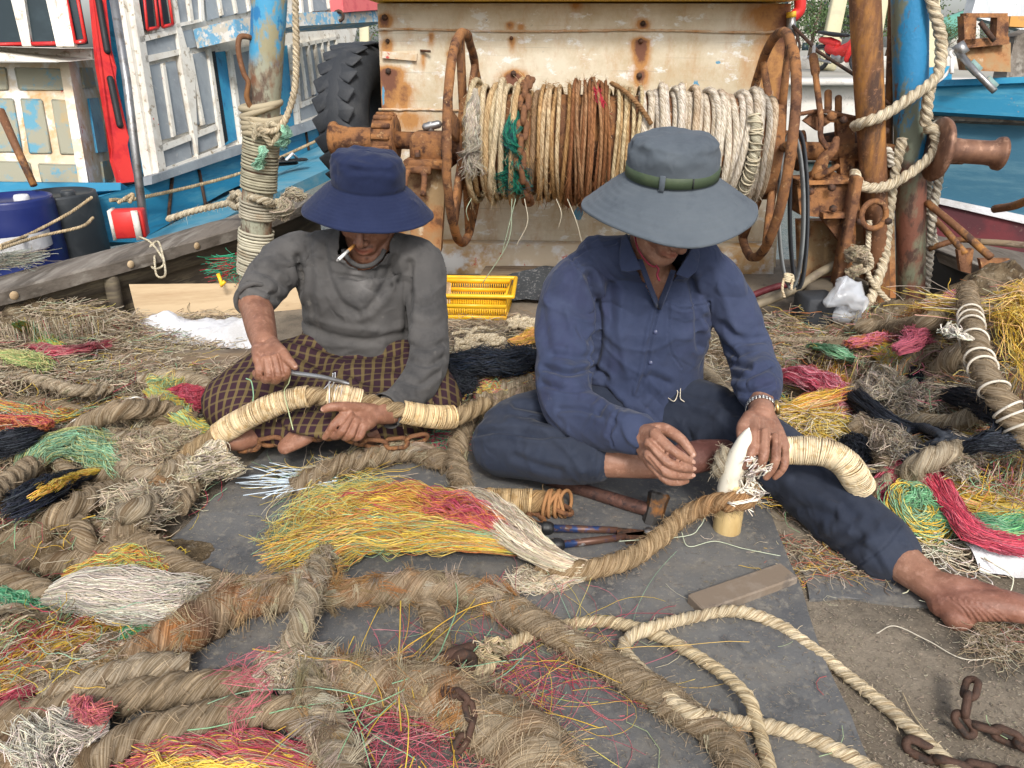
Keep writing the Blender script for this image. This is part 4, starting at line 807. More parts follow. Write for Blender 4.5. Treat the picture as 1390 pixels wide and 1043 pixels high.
# ================================================================ WINCH
wn=thing('rope_winch','rusty rope winch with two spoked wheels across the middle of the deck','winch',P(840,370,3.0))
Lc=P(631,193,3.03); Rc=P(1048,204,2.92); ax=nrm(Rc-Lc); upv=nrm(np.array([0,0,1.])-ax*ax[2]); wv=np.cross(ax,upv)
mb=MB(); T(mb,[Lc-ax*.38,Rc+ax*.72],.035,20); obj('shaft',mb,RUST,wn)
mb=MB(); T(mb,[Lc,Rc],.19,48); obj('drum_core',mb,RUST,wn)
def wheel(c,R,rt,kind,tilt=0):
    mb=MB(); a=nrm(ax+wv*tilt); torus(mb,c,a,R,rt,96,12,ref=upv); V=mb.v[-1]; V+= (vn(V,14,2)*.005)[:,None]
    rim=obj('wheel_rim',mb,RUST,wn)
    for k in range(6):
        an=math.radians(12+k*60 if kind=='flat' else 20+k*60); d=math.cos(an)*upv+math.sin(an)*wv; s=np.cross(a,d); mb=MB()
        if kind=='flat': box(mb,c+d*R*.52,(.022,.085,R*.92),basis(a,s,d),bev=.004)
        else: T(mb,[c+d*.06+a*.05,c+d*R*.5+a*.025,c+d*R*.98],[.02,.016,.014],8)
        obj('spoke',mb,RUST,wn)
    mb=MB(); lathe(mb,[(.035,-.08),(.075,-.08),(.08,-.03),(.1,0),(.08,.03),(.075,.08),(.035,.08)],c,a,28); obj('hub',mb,RUST,wn)
wheel(Lc,.405,.018,'flat'); wheel(Rc-ax*.03,.42,.018,'round'); 
# left bearing, gear and warping head
mb=MB(); o=Lc-ax*.12; lathe(mb,[(0,-.46),(.066,-.46),(.069,-.445),(.055,-.43),(.048,-.39),(.048,-.25),(.055,-.22),(.0,-.22)],o+ax*.02,ax,30); obj('warping_head',mb,RUST,wn)
mb=MB(); lathe(mb,[(.03,-.25),(.092,-.25),(.096,-.235),(.096,-.175),(.092,-.165),(.03,-.165)],o,ax,30)
for k in range(14):
    a_=2*math.pi*k/14; d=math.cos(a_)*upv+math.sin(a_)*wv; box(mb,o-ax*.208+d*.1,(.075,.022,.018),basis(ax,np.cross(d,ax),d),bev=.004)
obj('gear',mb,RUST,wn)
mb=MB(); box(mb,P(585,200,3.0),(.155,.14,.12),basis(ax,wv,upv),bev=.02); box(mb,P(585,220,3.0),(.19,.17,.035),basis(ax,wv,upv),bev=.006); obj('bearing_block',mb,RUST,wn)
mb=MB(); c=P(585,176,3.0); T(mb,[c-[0,0,.02],c+[0,0,.03]],.013,8); T(mb,[c+[-.02,0,.01],c+[.03,0,.02]],.016,8,round_caps=True); obj('grease_cup',mb,STEEL,wn)
for x in (567,603):
    mb=MB(); lathe(mb,[(0,.025),(.012,.025),(.013,0)],P(x,213,2.93),(0,0,1),6); obj('bolt_head',mb,RUSTD,wn)
mb=MB(); prism(mb,[P(551,224,3.0),P(606,222,3.0),P(598,345,3.1),P(560,345,3.1),P(552,262,3.02)],(0,-1,0),.1); obj('leg_plate',mb,RUSTP,wn,smooth=False)
mb=MB(); T(mb,[P(552,230,2.93),P(585,232,2.92)],.016,8); T(mb,catmull([P(556,228,2.93),P(550,245,2.91),P(551,268,2.9)]),.012,8); T(mb,catmull([P(570,228,2.93),P(576,240,2.91),P(574,266,2.9)]),.012,8); obj('bracket',mb,RUST,wn)
# right gear case and frame
for pts,th in (([P(1136,166,2.85),P(1160,160,2.85),P(1162,330,2.95),P(1150,412,3.0),P(1148,412,3.0),P(1146,300,2.9)],.03),([P(1160,178,2.9),P(1212,150,2.9),P(1216,405,3.05),P(1160,405,3.05)],.03)):
    mb=MB(); prism(mb,pts,(0,-1,0),th); obj('frame_plate',mb,RUSTP if len(pts)<5 else RUST,wn,smooth=False)
mb=MB(); c=P(1142,286,2.9); prism(mb,[P(1082,252,2.82),P(1166,248,2.82),P(1168,300,2.84),P(1120,296,2.84),P(1086,292,2.84)],(0,-1,0),.12); obj('gear_case',mb,RUST,wn,smooth=False)
mb=MB(); prism(mb,[P(1118,290,2.8),P(1170,288,2.8),P(1170,296,2.8),P(1118,297,2.8)],(0,-1,0),.1); prism(mb,[P(1085,246,2.8),P(1166,243,2.8),P(1166,249,2.8),P(1085,252,2.8)],(0,-1,0),.14); obj('flange_plate',mb,RUST,wn,smooth=False)
arc=[P(1120,296,2.86)]+[P(1152-28*math.cos(a_)*1.0,345-48*math.sin(a_),2.88) for a_ in np.linspace(.9,0.1,7)]
mb=MB(); prism(mb,[P(1115,296,2.85),P(1152,296,2.85),P(1152,345,2.9),P(1146,325,2.88),P(1136,308,2.86),P(1122,300,2.85)],(0,-1,0),.03); obj('gusset',mb,RUST,wn,smooth=False)
mb=MB(); box(mb,P(1146,330,2.84),(.03,.06,.5),bev=.004); obj('rib',mb,RUST,wn)
for x,y in ((1160,252),(1128,255),(1099,260),(1092,282),(1158,284),(1130,283),(1200,178),(1196,215),(1204,300),(1144,163),(1166,300)):
    mb=MB(); lathe(mb,[(0,.018),(.013,.018),(.014,0)],P(x,y,2.79),(0,-1,.1),6); obj('bolt_head',mb,RUSTD,wn)
# brackets, levers, shafts over the gear case
mb=MB(); prism(mb,[P(1092,165,2.85),P(1106,152,2.85),P(1160,163,2.85),P(1164,168,2.85),P(1128,166,2.85),P(1110,178,2.85)],(0,-1,0),.03); obj('lever_bracket',mb,RUST,wn,smooth=False)
def bar(name,pts,r,m=RUST,parent=wn,k=8): mb=MB(); T(mb,catmull(pts,6),np.interp(np.linspace(0,1,(len(pts)-1)*6+1),np.linspace(0,1,len(r)),r) if isinstance(r,list) else r,k,round_caps=True); return obj(name,mb,m,parent)
bar('lever',[P(1105,82,2.85),P(1108,110,2.83),P(1114,160,2.8),P(1114,185,2.8),P(1122,200,2.8)],[.012,.012,.011,.011]); bar('lever_socket',[P(1104,78,2.85),P(1107,98,2.84)],.017); bar('lever_tip',[P(1105,64,2.85),P(1104,78,2.85)],.007,SACK)
bar('short_lever',[P(1124,127,2.85),P(1124,148,2.85)],.015); bar('short_lever',[P(1138,134,2.87),P(1138,152,2.87)],.014)
bar('pull_rod',[P(1086,155,2.85),P(1115,151,2.83),P(1145,157,2.83),P(1168,162,2.83)],.008)
mb=MB(); lathe(mb,[(.0,.02),(.016,.02),(.018,0)],P(1128,158,2.8),(0,-1,0),8); obj('bolt_head',mb,RUST,wn)
bar('curved_arm',[P(1110,238,2.84),P(1118,216,2.82),P(1130,205,2.8),P(1135,190,2.8)],[.03,.024,.02,.014])
bar('jack_stub',[P(1110,240,2.8),P(1122,234,2.78),P(1136,226,2.76)],[.014,.012,.01])
mb=MB(); lathe(mb,[(0,-.03),(.075,-.03),(.08,-.015),(.03,0),(.03,.12),(.075,.13),(.075,.16),(0,.16)],P(1092,205,2.98),ax,30); obj('pinion',mb,RUST,wn)
mb=MB(); T(mb,[P(1112,200,2.98),P(1172,190,2.92)],.05,20); obj('clutch_drum',mb,RUSTD,wn)
mb=MB(); prism(mb,[P(1100,240,2.84),P(1124,228,2.8),P(1144,240,2.8),P(1142,247,2.8),P(1104,248,2.82)],(0,-1,0),.06); obj('pawl',mb,RUST,wn,smooth=False)
mb=MB(); torus(mb,P(1186,292,2.78),nrm([.15,-1,.2]),.05,.011,30,8,ref=(0,0,1)); obj('ring_bolt',mb,RUST,wn)
mb=MB(); prism(mb,[P(1085,300,3.0),P(1150,300,3.0),P(1148,400,3.1),P(1088,400,3.1)],(0,-1,0),.05); obj('back_plate',mb,RUSTP,wn,smooth=False)
# right warping head beyond the mast
o=P(1296,204,2.72); a2=nrm(ax+np.array([.0,0,-.04])); mb=MB(); lathe(mb,[(.0,-.02),(.11,-.02),(.114,-.01),(.107,.004),(.055,.015),(.046,.04),(.043,.07),(.043,.165),(.047,.19),(.058,.2),(.06,.215),(.0,.215)],o-ax*.05,a2,40,ref=upv); obj('warping_head',mb,mat('brown_worn_iron',[(.2,.1,.06),((.12,.06,.04),10,.45,.6),((.3,.17,.11),26,.55,.65)],rough=.55,metal=.3,bump=.4),wn)
# rubber belts hanging beside the right wheel
for k,(x,w_) in enumerate(((1076,14),(1086,10))):
    bb_=[P(x-2+2*math.sin(a_)*w_*.6, 285-105*math.cos(a_),2.78-.05*math.sin(a_)+k*.01) for a_ in np.linspace(0,2*math.pi,40,endpoint=False)]
    mb=MB(); addt(mb,tube(np.array(bb_),.006,8,caps=False,closed=True,up=(0,1,0),ry=.016)); obj('rubber_belt',mb,TYRE if k else mat('grey_belt',[(.14,.15,.15),((.07,.075,.08),9,.5,.6)],rough=.5,bump=.2),label=('grey' if not k else 'black')+' rubber belt hanging in a long loop beside the right winch wheel',cat='belt')
bt_=MB(); 
for k in range(4): torus(bt_,P(1071,374+k*2,2.76),nrm([0.1,rng.normal()*.1,1]),.02,.004,18,5,col=(.7,.62,.45),ell=.8)
rope(bt_,[P(1064,378,2.74),P(1062,392,2.74),P(1065,404,2.74)],.005,col=(.6,.5,.35)); rope(bt_,[P(1076,378,2.74),P(1074,394,2.74)],.005,col=(.6,.5,.35))
obj('belt_tie',bt_,ROPE,label='cream twine tying the foot of the hanging belts',cat='twine')
# ---- rope wound on the drum
def ringrope(mb,c,a,R,r,col,M=150,k=9,braid=.08):
    ph=np.linspace(0,2*math.pi,M,endpoint=False); u=nrm(upv-a*np.dot(upv,a)); w=np.cross(a,u)
    rr=R*(1+.012*np.sin(ph*2+rng.random()*6)+.008*np.sin(ph*5+rng.random()*6)); off=.006*np.sin(ph+rng.random()*6)+.003*np.sin(3*ph+rng.random()*6)
    d=np.cos(ph)[:,None]*u+np.sin(ph)[:,None]*w; p=c+rr[:,None]*d+off[:,None]*a
    an=np.linspace(0,2*math.pi,k,endpoint=False); lob=1-braid+braid*np.abs(np.cos(1.5*(an[None]-ph[:,None]*R/r*.45)))
    V=p[:,None]+r*lob[...,None]*(np.cos(an)[None,:,None]*d[:,None]+np.sin(an)[None,:,None]*a)
    al=an[None]-ph[:,None]*R/r*.45; La=np.stack([r*np.cos(al),r*np.sin(al),np.broadcast_to((ph*R*.15)[:,None],al.shape)],-1)
    c_=np.asarray(col)*(1+.25*vn(V,10,2)[...,None]); st=np.clip(vn(V+3,6,3)*2.5-.6,0,1)[...,None]*.6; c_=c_*(1-st)+np.array([.36,.18,.07])*st
    mb.add(V.reshape(-1,3),ringfaces(M,k,True),c_.reshape(-1,3),La.reshape(-1,3))
Ld=np.linalg.norm(Rc-Lc)
def winding(x0,x1,R0,R1,r,cols,name,label,extra=0):
    mb=MB(); s0=(x0-631)/417*Ld; s1=(x1-631)/417*Ld; n=int((s1-s0)/(2*r)); 
    for k in range(n):
        s=s0+(k+.5)*(s1-s0)/n; f=k/max(n-1,1); R=R0+(R1-R0)*f+rng.normal()*.005
        a=nrm(ax+upv*rng.normal()*.02+wv*rng.normal()*.02); ringrope(mb,Lc+ax*s,a,R,r*rng.uniform(.92,1.05),cols[rng.integers(len(cols))])
        if rng.random()<extra: ringrope(mb,Lc+ax*(s+r),nrm(ax+upv*rng.normal()*.05+wv*rng.normal()*.06),R+r*1.5,r,cols[rng.integers(len(cols))])
    base=np.concatenate(mb.v); i=rng.integers(0,len(base),400); nn=nrm(base[i]-(Lc+ax*((base[i]-Lc)@ax)[:,None])); tt=np.cross(nn,ax)
    fuzz(mb,base[i],nn,tt,1100,.03,.0006,np.array(cols[0])*1.2,lift=.8)
    return obj(name,mb,ROPE,label=label,cat='rope coils')
winding(640,706,.207,.214,.0125,[(.55,.46,.3),(.6,.5,.34),(.62,.53,.38),(.5,.36,.2)],'cream_rope_coils','cream rope coils at the left end of the winch drum',.6)
winding(734,775,.215,.215,.009,[(.33,.19,.08),(.42,.27,.13),(.52,.4,.25)],'tan_rope_coils','tan rope coils on the drum just right of the hanging chain',.2)
winding(776,826,.235,.23,.0062,[(.23,.1,.045),(.28,.13,.06),(.2,.09,.04),(.3,.17,.09)],'rusty_cable_coils','rust-brown cable coils in the middle of the winch drum',.6)
winding(827,868,.216,.212,.0078,[(.5,.38,.22),(.42,.28,.14),(.55,.45,.28)],'buff_rope_coils','buff rope coils right of the brown cable on the drum',.2)
winding(866,1040,.202,.19,.0142,[(.64,.58,.49),(.68,.62,.52),(.6,.53,.43),(.66,.6,.52),(.55,.44,.32)],'white_rope_coils','thick white rope coils on the right half of the winch drum',.6)
winding(706,734,.19,.19,.012,[(.4,.26,.13),(.3,.2,.12)],'brown_rope_coils','narrow brown rope coils sunk behind the hanging chain',0)
s_=lambda x:Lc+ax*((x-631)/417*Ld)
def onD(x,ang,R): return s_(x)+R*(math.cos(ang)*upv+math.sin(ang)*wv)
sgn=-1 if (wv[1]>0) else 1      # towards the viewer
rg=MB(); fan(rg,[onD(652,sgn*a_,.238) for a_ in (.5,.9,1.3,1.7,2.1)],[.008,.014,.018,.018,.012],240,[(.55,.5,.42),(.45,.4,.33),(.62,.58,.5)],r=.0014,floor=-1,flat=.5,wav=.02)
rope(rg,[onD(650,sgn*.6,.232),onD(655,sgn*1.0,.245),onD(648,sgn*1.4,.245),onD(657,sgn*1.8,.238)],.01,col=(.58,.52,.42),fz=600); obj('frayed_rope_end',rg,ROPE,label='frayed grey-white rope end hanging on the cream drum coils',cat='rope')
tp=MB(); rope(tp,[onD(1006,sgn*.9,.228),onD(1010,sgn*1.3,.232),onD(1008,sgn*1.8,.232),onD(1004,sgn*2.3,.222)],.021,col=(.5,.47,.36),nst=2,lay=1.4); wrap(tp,[onD(1006,sgn*.9,.228),onD(1010,sgn*1.3,.232),onD(1008,sgn*1.8,.232),onD(1004,sgn*2.3,.222)],.021,tw=.003,col=(.62,.56,.42),pitch=.02,jit=.3)
obj('taped_rope',tp,ROPE,label='thick tape-wrapped rope length over the white coils near the right wheel',cat='rope')
tr=MB(); rope(tr,[onD(828,sgn*.1,.236),onD(846,sgn*.5,.238),onD(866,sgn*.85,.238),onD(880,sgn*1.1,.23)],.009,col=(.3,.17,.08)); obj('slack_rope',tr,ROPE,label='single brown rope crossing diagonally over the white drum coils',cat='rope')
rs=MB(); fan(rs,[onD(806,sgn*.2,.245),onD(810,sgn*.6,.248),onD(824,sgn*1.0,.235)],[.004,.005,.004],40,[(.45,.03,.05)],r=.0013,floor=-1,flat=1); obj('red_yarn',rs,FIB,label='dark red yarn strip caught in the drum coils',cat='yarn')
gn=MB(); fan(gn,[onD(708,sgn*.9,.228),onD(704,sgn*1.4,.232),onD(710,sgn*2.0,.23),onD(708,sgn*2.5,.23)],[.012,.022,.018,.012],380,[(.01,.16,.1),(.02,.22,.14),(.015,.05,.07)],r=.0012,floor=-1,flat=.6,wav=.03)
obj('green_netting',gn,FIB,label='dark green netting tucked beside the hanging chain on the drum',cat='netting')
# loose threads hanging from the drum
th=MB()
for (x0,x1,x2,y2) in ((695,690,655,385),(700,690,680,350),(640,633,636,300),(712,716,700,335),(755,762,758,310),(770,782,790,330),(870,874,880,305)):
    th=MB(); T(th,catmull([PY(x0,270,2.95),PY(x1,(270+y2)/2,2.93),PY(x2,y2,2.95)],8),.0018,4,col=(.55,.5,.38) if x0>705 else (.35,.42,.3)); obj('hanging_thread',th,FIB,label='one of the loose pale threads hanging below the wound drum',cat='thread',group='threads below the drum')
# ---- chains
def chain(name,label,path,L,r,m,wd=.62,step=.72,loc=None,tw=0,twj=.15,group=None):
    p,_=resample(catmull(path,12),step=L*step); root=thing(name,label,'chain',loc if loc is not None else p.min(0),group)
    mb=MB(); a=np.linspace(0,2*math.pi,28,endpoint=False); st=(L-2*r)/2; b=(L*wd-2*r)/2; hs=st-b
    pts=np.stack([np.where(np.cos(a)>0,hs,-hs)+b*np.cos(a),b*np.sin(a),0*a],1); addt(mb,tube(pts,r,8,caps=False,closed=True,up=(0,0,1)))
    mb.v[0]+=(vn(mb.v[0],60,2)*r*.18)[:,None]; me=mkmesh('link',mb); me.materials.append(m)
    t,U,B=frames(p)
    for i in range(len(p)):
        o=bpy.data.objects.new('link',me); COL.objects.link(o); o.parent=root; an=tw+(i%2)*math.pi/2+rng.normal()*twj
        u=U[i]*math.cos(an)+B[i]*math.sin(an); M3=basis(t[i],np.cross(u,t[i]),u); Mx=Matrix(M3.tolist()).to_4x4(); Mx.translation=Vector(p[i]-ORG[root.name]); o.matrix_local=Mx
    return root
chain('hanging_chain','rusty chain laid over the winch drum between the cream and tan coils',[onD(718,sgn*-.1,.238),onD(718,sgn*.5,.245),onD(719,sgn*1.1,.245),onD(716,sgn*1.7,.245),onD(720,sgn*2.1,.245),onD(724,sgn*2.6,.238)],.085,.0115,RUSTP and RUST,step=.6)
mb=MB(); rope(mb,[P(722,286,2.8),P(724,292,2.8)],.01,col=(.4,.2,.1)); 
# ================================================================ RIGHT: LASHING ROPES
CR=(.6,.53,.4)
def lash(pts,r,name,label,fz=150,col=CR,**k):
    mb=MB(); rope(mb,pts,r,col=col,fz=fz,fL=.015,**k); return obj(name,mb,ROPE,label=label,cat='rope')
lash([PY(1262,-60,2.9),PY(1265,0,2.9),PY(1277,50,2.9),PY(1275,95,2.88),PY(1262,120,2.86),PY(1256,170,2.87)],.021,'hanging_line','thick pale rope hanging down beside the blue mast from above')
lash([PY(1266,112,2.84),PY(1240,130,2.83),PY(1200,156,2.82),PY(1172,167,2.83),PY(1160,172,2.9)],.021,'upper_lashing','upper pale rope lashing slanting from the blue mast round the brown pipe')
lash([PY(1258,172,2.88),PY(1270,182,2.85),PY(1268,206,2.84),PY(1240,232,2.83),PY(1205,252,2.82),PY(1178,255,2.82),PY(1165,248,2.84),PY(1160,235,2.92)],.021,'lower_lashing','lower pale rope lashing looped round the blue mast and brown pipe')
lash([PY(1270,165,2.96),PY(1279,200,2.95),PY(1274,245,2.95),PY(1266,290,2.95),PY(1262,345,2.97),PY(1254,412,3.0)],.018,'hanging_rope','grey-white rope hanging down the right side of the blue mast',col=(.52,.49,.42))
lash([PY(1254,176,3.02),PY(1262,215,3.02),PY(1260,270,3.02),PY(1268,330,3.02)],.017,'hanging_rope','second grey-white rope tucked behind the blue mast lashings',col=(.5,.47,.4))
lash([PY(1225,188,2.9),PY(1214,240,2.9),PY(1206,300,2.88),PY(1198,360,2.85),PY(1172,430,2.7),G(1160,455,.02)],.02,'slack_rope','pale laid rope dropping between the pipe and mast to the deck')
lash([PY(1180,300,2.8),PY(1178,340,2.8),PY(1176,362,2.8),PY(1185,385,2.78),PY(1205,408,2.75),PY(1225,424,2.72)],.011,'knotted_line','thin cream line knotted below the ring on the winch frame')
lash([PY(1195,215,2.92),PY(1206,205,2.9),PY(1210,225,2.9)],.015,'rope_stub','short rope stub behind the brown pipe',col=(.55,.52,.45))
kn=MB(); rope(kn,[PY(1160,352,2.78),PY(1178,345,2.76),PY(1182,362,2.76),PY(1168,368,2.76),PY(1160,356,2.78)],.011,col=CR)
fan(kn,[PY(1175,358,2.77),PY(1160,350,2.75),PY(1146,348,2.75)],[.01,.025,.03],260,[CR,(.5,.42,.3)],r=.0011,floor=-1,flat=1,wav=.01); fan(kn,[PY(1170,362,2.77),PY(1160,372,2.75),PY(1150,378,2.75)],[.01,.02,.02],160,[CR,(.5,.42,.3)],r=.0011,floor=-1,flat=1,wav=.01)
obj('frayed_knot',kn,ROPE,label='frayed cream knot on the thin line beside the winch frame',cat='rope knot')
wr=MB(); T(wr,[PY(1076,35,3.4),PY(1110,70,3.3),PY(1165,105,3.0),PY(1210,145,3.0)],.007,6); obj('wire_stay',wr,RUSTD,label='thin dark wire slanting across in front of the red motorbike',cat='wire')
# red and white pole with buoy at deckhouse corner
rw=thing('red_white_float','red and white curved float hanging at the right top corner of the deckhouse','float',PY(1082,20,3.7))
mb=MB(); T(mb,catmull([PY(1084,-40,3.6),PY(1086,0,3.6),PY(1085,14,3.6),PY(1078,22,3.6)]),.025,12,round_caps=True); obj('float_body',mb,REDP,rw)
mb=MB(); T(mb,[PY(1074,22,3.58),PY(1074,50,3.58)],.02,12); obj('handle_tube',mb,STEEL,rw)
mb=MB(); T(mb,[PY(1074,16,3.58),PY(1074,24,3.58)],.021,12); obj('yellow_tape',mb,YTRIM,rw)
wl=MB(); T(wl,catmull([PY(1078,38,3.55),PY(1085,60,3.55),PY(1083,72,3.55),PY(1080,60,3.55),PY(1084,45,3.55)]),.006,5); obj('cord_loop',wl,RUSTD,label='dark cord loop hanging below the red and white float',cat='cord')
# ================================================================ RIGHT: BLUE BOAT, FRAME
rb=thing('blue_wooden_boat','faded blue wooden boat with dark red bottom lying beyond the right rail','boat',P(1320,330,3.9))
pa=plane3(P(1250,300,4.2),P(1390,320,3.9),P(1250,130,4.2))
def RQ(q,off,th,m,name):
    mb=MB(); Q(mb,pa,q,off,th); return obj(name,mb,m,rb,smooth=False)
RQ(((1240,128),(1420,122),(1420,170),(1240,158)),.12,.12,BLUEW,'upper_strake'); RQ(((1240,122),(1420,116),(1420,124),(1240,130)),.15,.4,BLUEP,'rail_cap')
RQ(((1240,160),(1420,168),(1420,300),(1240,262)),.0,.05,mat('weathered_blue_hull',[(.025,.105,.165),((.07,.165,.215),5,.45,.6,(.3,.3,2)),((.02,.1,.16),9,.54,.66,(.3,.3,2)),((.3,.3,.236),24,.68,.74)],rough=.6,bump=.4),'hull_planking')
RQ(((1240,160),(1420,166),(1420,172),(1240,165)),.05,.06,WOODG,'rubbing_strip')
RQ(((1240,262),(1420,300),(1420,312),(1240,270)),.03,.05,SACK,'waterline_stripe'); RQ(((1240,270),(1420,310),(1420,420),(1240,420)),.01,.06,MAROON,'bottom')
mb=MB(); prism(mb,[P(1246,130,4.25),P(1262,92,4.5),P(1292,90,4.5),P(1292,125,4.3)],(0,-1,0),.04); obj('bow_plate',mb,BLUEP,rb,smooth=False)
# rusty roller frame with its stand
rf=thing('roller_frame','rusty steel roller frame on a weathered post at the top right','roller frame',P(1340,125,3.8))
for k,q in enumerate([((1308,22),(1326,22),(1324,60),(1310,62)),((1354,22),(1370,22),(1368,58),(1352,58)),((1308,54),(1370,50),(1370,60),(1308,66)),((1312,18),(1368,18),(1368,24),(1312,24))]):
    mb=MB(); prism(mb,[P(x,y,3.75) for x,y in q],(0,-1,0),.06); obj('frame_bar',mb,RUST,rf,smooth=False)
mb=MB(); T(mb,[P(1330,30,3.72),P(1350,56,3.72)],.012,8); obj('link_rod',mb,RUSTD,rf)
mb=MB(); prism(mb,[P(1310,64,3.8),P(1372,58,3.8),P(1372,98,3.8),P(1316,96,3.8)],(0,-1,0),.1); obj('cross_beam',mb,RUSTP,rf,smooth=False)
mb=MB(); T(mb,[P(1300,60,3.7),P(1308,74,3.7)],.03,10); T(mb,[P(1302,72,3.7),P(1326,100,3.65),P(1350,124,3.6)],.016,8); obj('tension_bolt',mb,STEEL,rf)
mb=MB(); T(mb,[P(1316,86,3.68),P(1328,98,3.68)],.026,10); T(mb,[P(1338,108,3.65),P(1350,120,3.65)],.024,10); obj('bolt_sleeve',mb,mat('verdigris',[(.2,.3,.28),((.3,.28,.22),20,.5,.6)]),rf)
mb=MB(); prism(mb,[P(1372,22,3.8),P(1400,22,3.8),P(1400,38,3.8),P(1370,36,3.8)],(0,-1,0),.12); obj('yellow_beam',mb,mat('ochre_paint',[(.45,.22,.04),((.3,.16,.06),12,.5,.6)],rough=.6),rf,smooth=False)
mb=MB(); prism(mb,[P(1378,50,3.9),P(1402,40,3.9),P(1402,126,3.9),P(1362,124,3.9)],(0,-1,0),.12); obj('timber_post',mb,WOODG,rf,smooth=False)
wh=MB(); prism(wh,[P(1330,-20,4.6),P(1420,-20,4.6),P(1420,50,4.6),P(1318,22,4.6)],(0,-1,0),.1); obj('wheelhouse_corner',wh,HULLW,label='whitewashed plank wheelhouse corner at the top right edge',cat='wheelhouse',smooth=False)
cr=MB(); T(cr,catmull([P(1262,118,3.8),P(1282,104,3.75),P(1294,84,3.72),P(1290,72,3.72),P(1300,66,3.7)]),.008,6); T(cr,[P(1292,80,3.72),P(1292,100,3.72)],.01,6); obj('grey_line',cr,ROPE,label='thin grey cord draped from the roller frame to the blue mast',cat='cord')
# gunwale and iron rods on the right
gw=thing('gunwale','grey wooden gunwale timber at the right edge below the blue boat','gunwale',P(1350,360,3.1))
mb=MB(); q=[P(1262,318,3.5),P(1400,345,3.0),P(1400,392,2.75),P(1330,362,2.95),P(1262,335,3.35)]
prism(mb,q,nrm([0,-.2,1]),.05); obj('timber',mb,WOODG,gw,smooth=False)
mb=MB(); prism(mb,[P(1256,336,3.36),P(1330,364,2.96),P(1402,396,2.76),P(1402,425,2.8),P(1330,425,3.0),P(1256,425,3.3)],(0,-1,0),.03); obj('inner_side',mb,DARK,gw,smooth=False)  # near-black: shade painted onto the inner side below the timber
def rod(pts,r,label,m=PIPE,name='iron_rod',group=None):
    mb=MB(); T(mb,catmull(pts,5),r,9,round_caps=False); return obj(name,mb,m,label=label,cat='rod',group=group)
rod([P(1258,275,2.9),P(1300,310,2.8),P(1345,350,2.7)],.014,'rusty iron rod slanting down right from the foot of the blue mast')
rod([P(1262,292,3.0),P(1285,315,2.9),P(1310,345,2.85)],.013,'shorter rusty rod lying under the slanting iron rod')
rod([P(1260,338,3.0),P(1300,326,2.95),P(1330,328,2.9)],.012,'rusty rod lying nearly level behind the slanting iron rod')
rod([P(1320,328,3.0),P(1360,330,2.95),P(1400,334,2.9)],.013,'grey-brown rod lying level on the gunwale timber',WOODB)
rod([P(1350,284,2.9),P(1375,280,2.8),P(1400,270,2.7)],.016,'brown wooden rod poking in from the right edge below the blue hull')
mb=MB(); prism(mb,[P(1300,340,2.85),P(1322,338,2.85),P(1318,372,2.85),P(1304,368,2.85)],(0,-1,0),.02); prism(mb,[P(1330,352,2.8),P(1372,352,2.8),P(1350,360,2.8),P(1336,380,2.8)],(0,-1,0),.02); obj('rusty_brackets',mb,RUST,label='bent rusty bracket plates hanging on the gunwale timber',cat='bracket',smooth=False)
# ================================================================ MID DECK CLUTTER
def pipe(pts,r,label,m): mb=MB(); T(mb,catmull(pts,8),r,12); return obj('hose',mb,m,label=label,cat='hose')
pipe([G(1000,425,.06),PY(1075,395,2.8),PY(1110,372,2.85),PY(1150,352,2.9)],.017,'tan hose slanting up from the deck to the winch frame',mat('tan_hose',[(.22,.18,.12),((.14,.11,.08),9,.5,.6)],rough=.6))
pipe([G(1000,410,.05),PY(1060,388,2.9),PY(1140,378,2.95)],.014,'dark red hose behind the tan hose below the right wheel',MAROON)
mb=MB(); box(mb,G(1106,425,.07),(.13,.12,.15),rotm('Z',8),bev=.008); obj('rubber_block',mb,TYRE,label='black rubber block beside the clear plastic bag',cat='block')
mb=MB(); box(mb,G(1130,392,.12),(.26,.1,.07),rotm('Z',8),bev=.01); obj('timber_block',mb,WOODD,label='dark timber block under the winch frame behind the rubber block',cat='block')
# plastic bag
mb=MB(); a=np.linspace(0,2*math.pi,48,endpoint=False); rings=[]
for (x,y,w_) in ((1138,383,1),(1140,385,9),(1143,392,15),(1146,402,20),(1149,415,23),(1150,428,21),(1144,440,12),(1140,445,9),(1137,453,18),(1134,461,22)):
    c=PY(x,y,2.62); w2=w_/F*2.75; rings.append(c+np.stack([np.cos(a)*w2,np.sin(a)*w2*.7,0*a],1))
V=np.array(rings); V=resample(V.reshape(len(rings),-1),n=30)[0].reshape(30,48,3); V+=(.05*(1-2*np.abs(vn(V+2,11,2)))*np.array([1,1,.3])[:,None,None]).transpose(1,2,0) if False else .045*(1-2*np.abs(vn(V+2,13,2)))[...,None]*np.array([1,1,.4])+.02*np.stack([vn(V+9,30,2),vn(V+19,30,2),vn(V+29,30,2)],-1); mb.add(V.reshape(-1,3),ringfaces(30,48)); obj('plastic_bag',mb,BAG,label='crumpled clear plastic bag standing by the rubber block',cat='plastic bag')
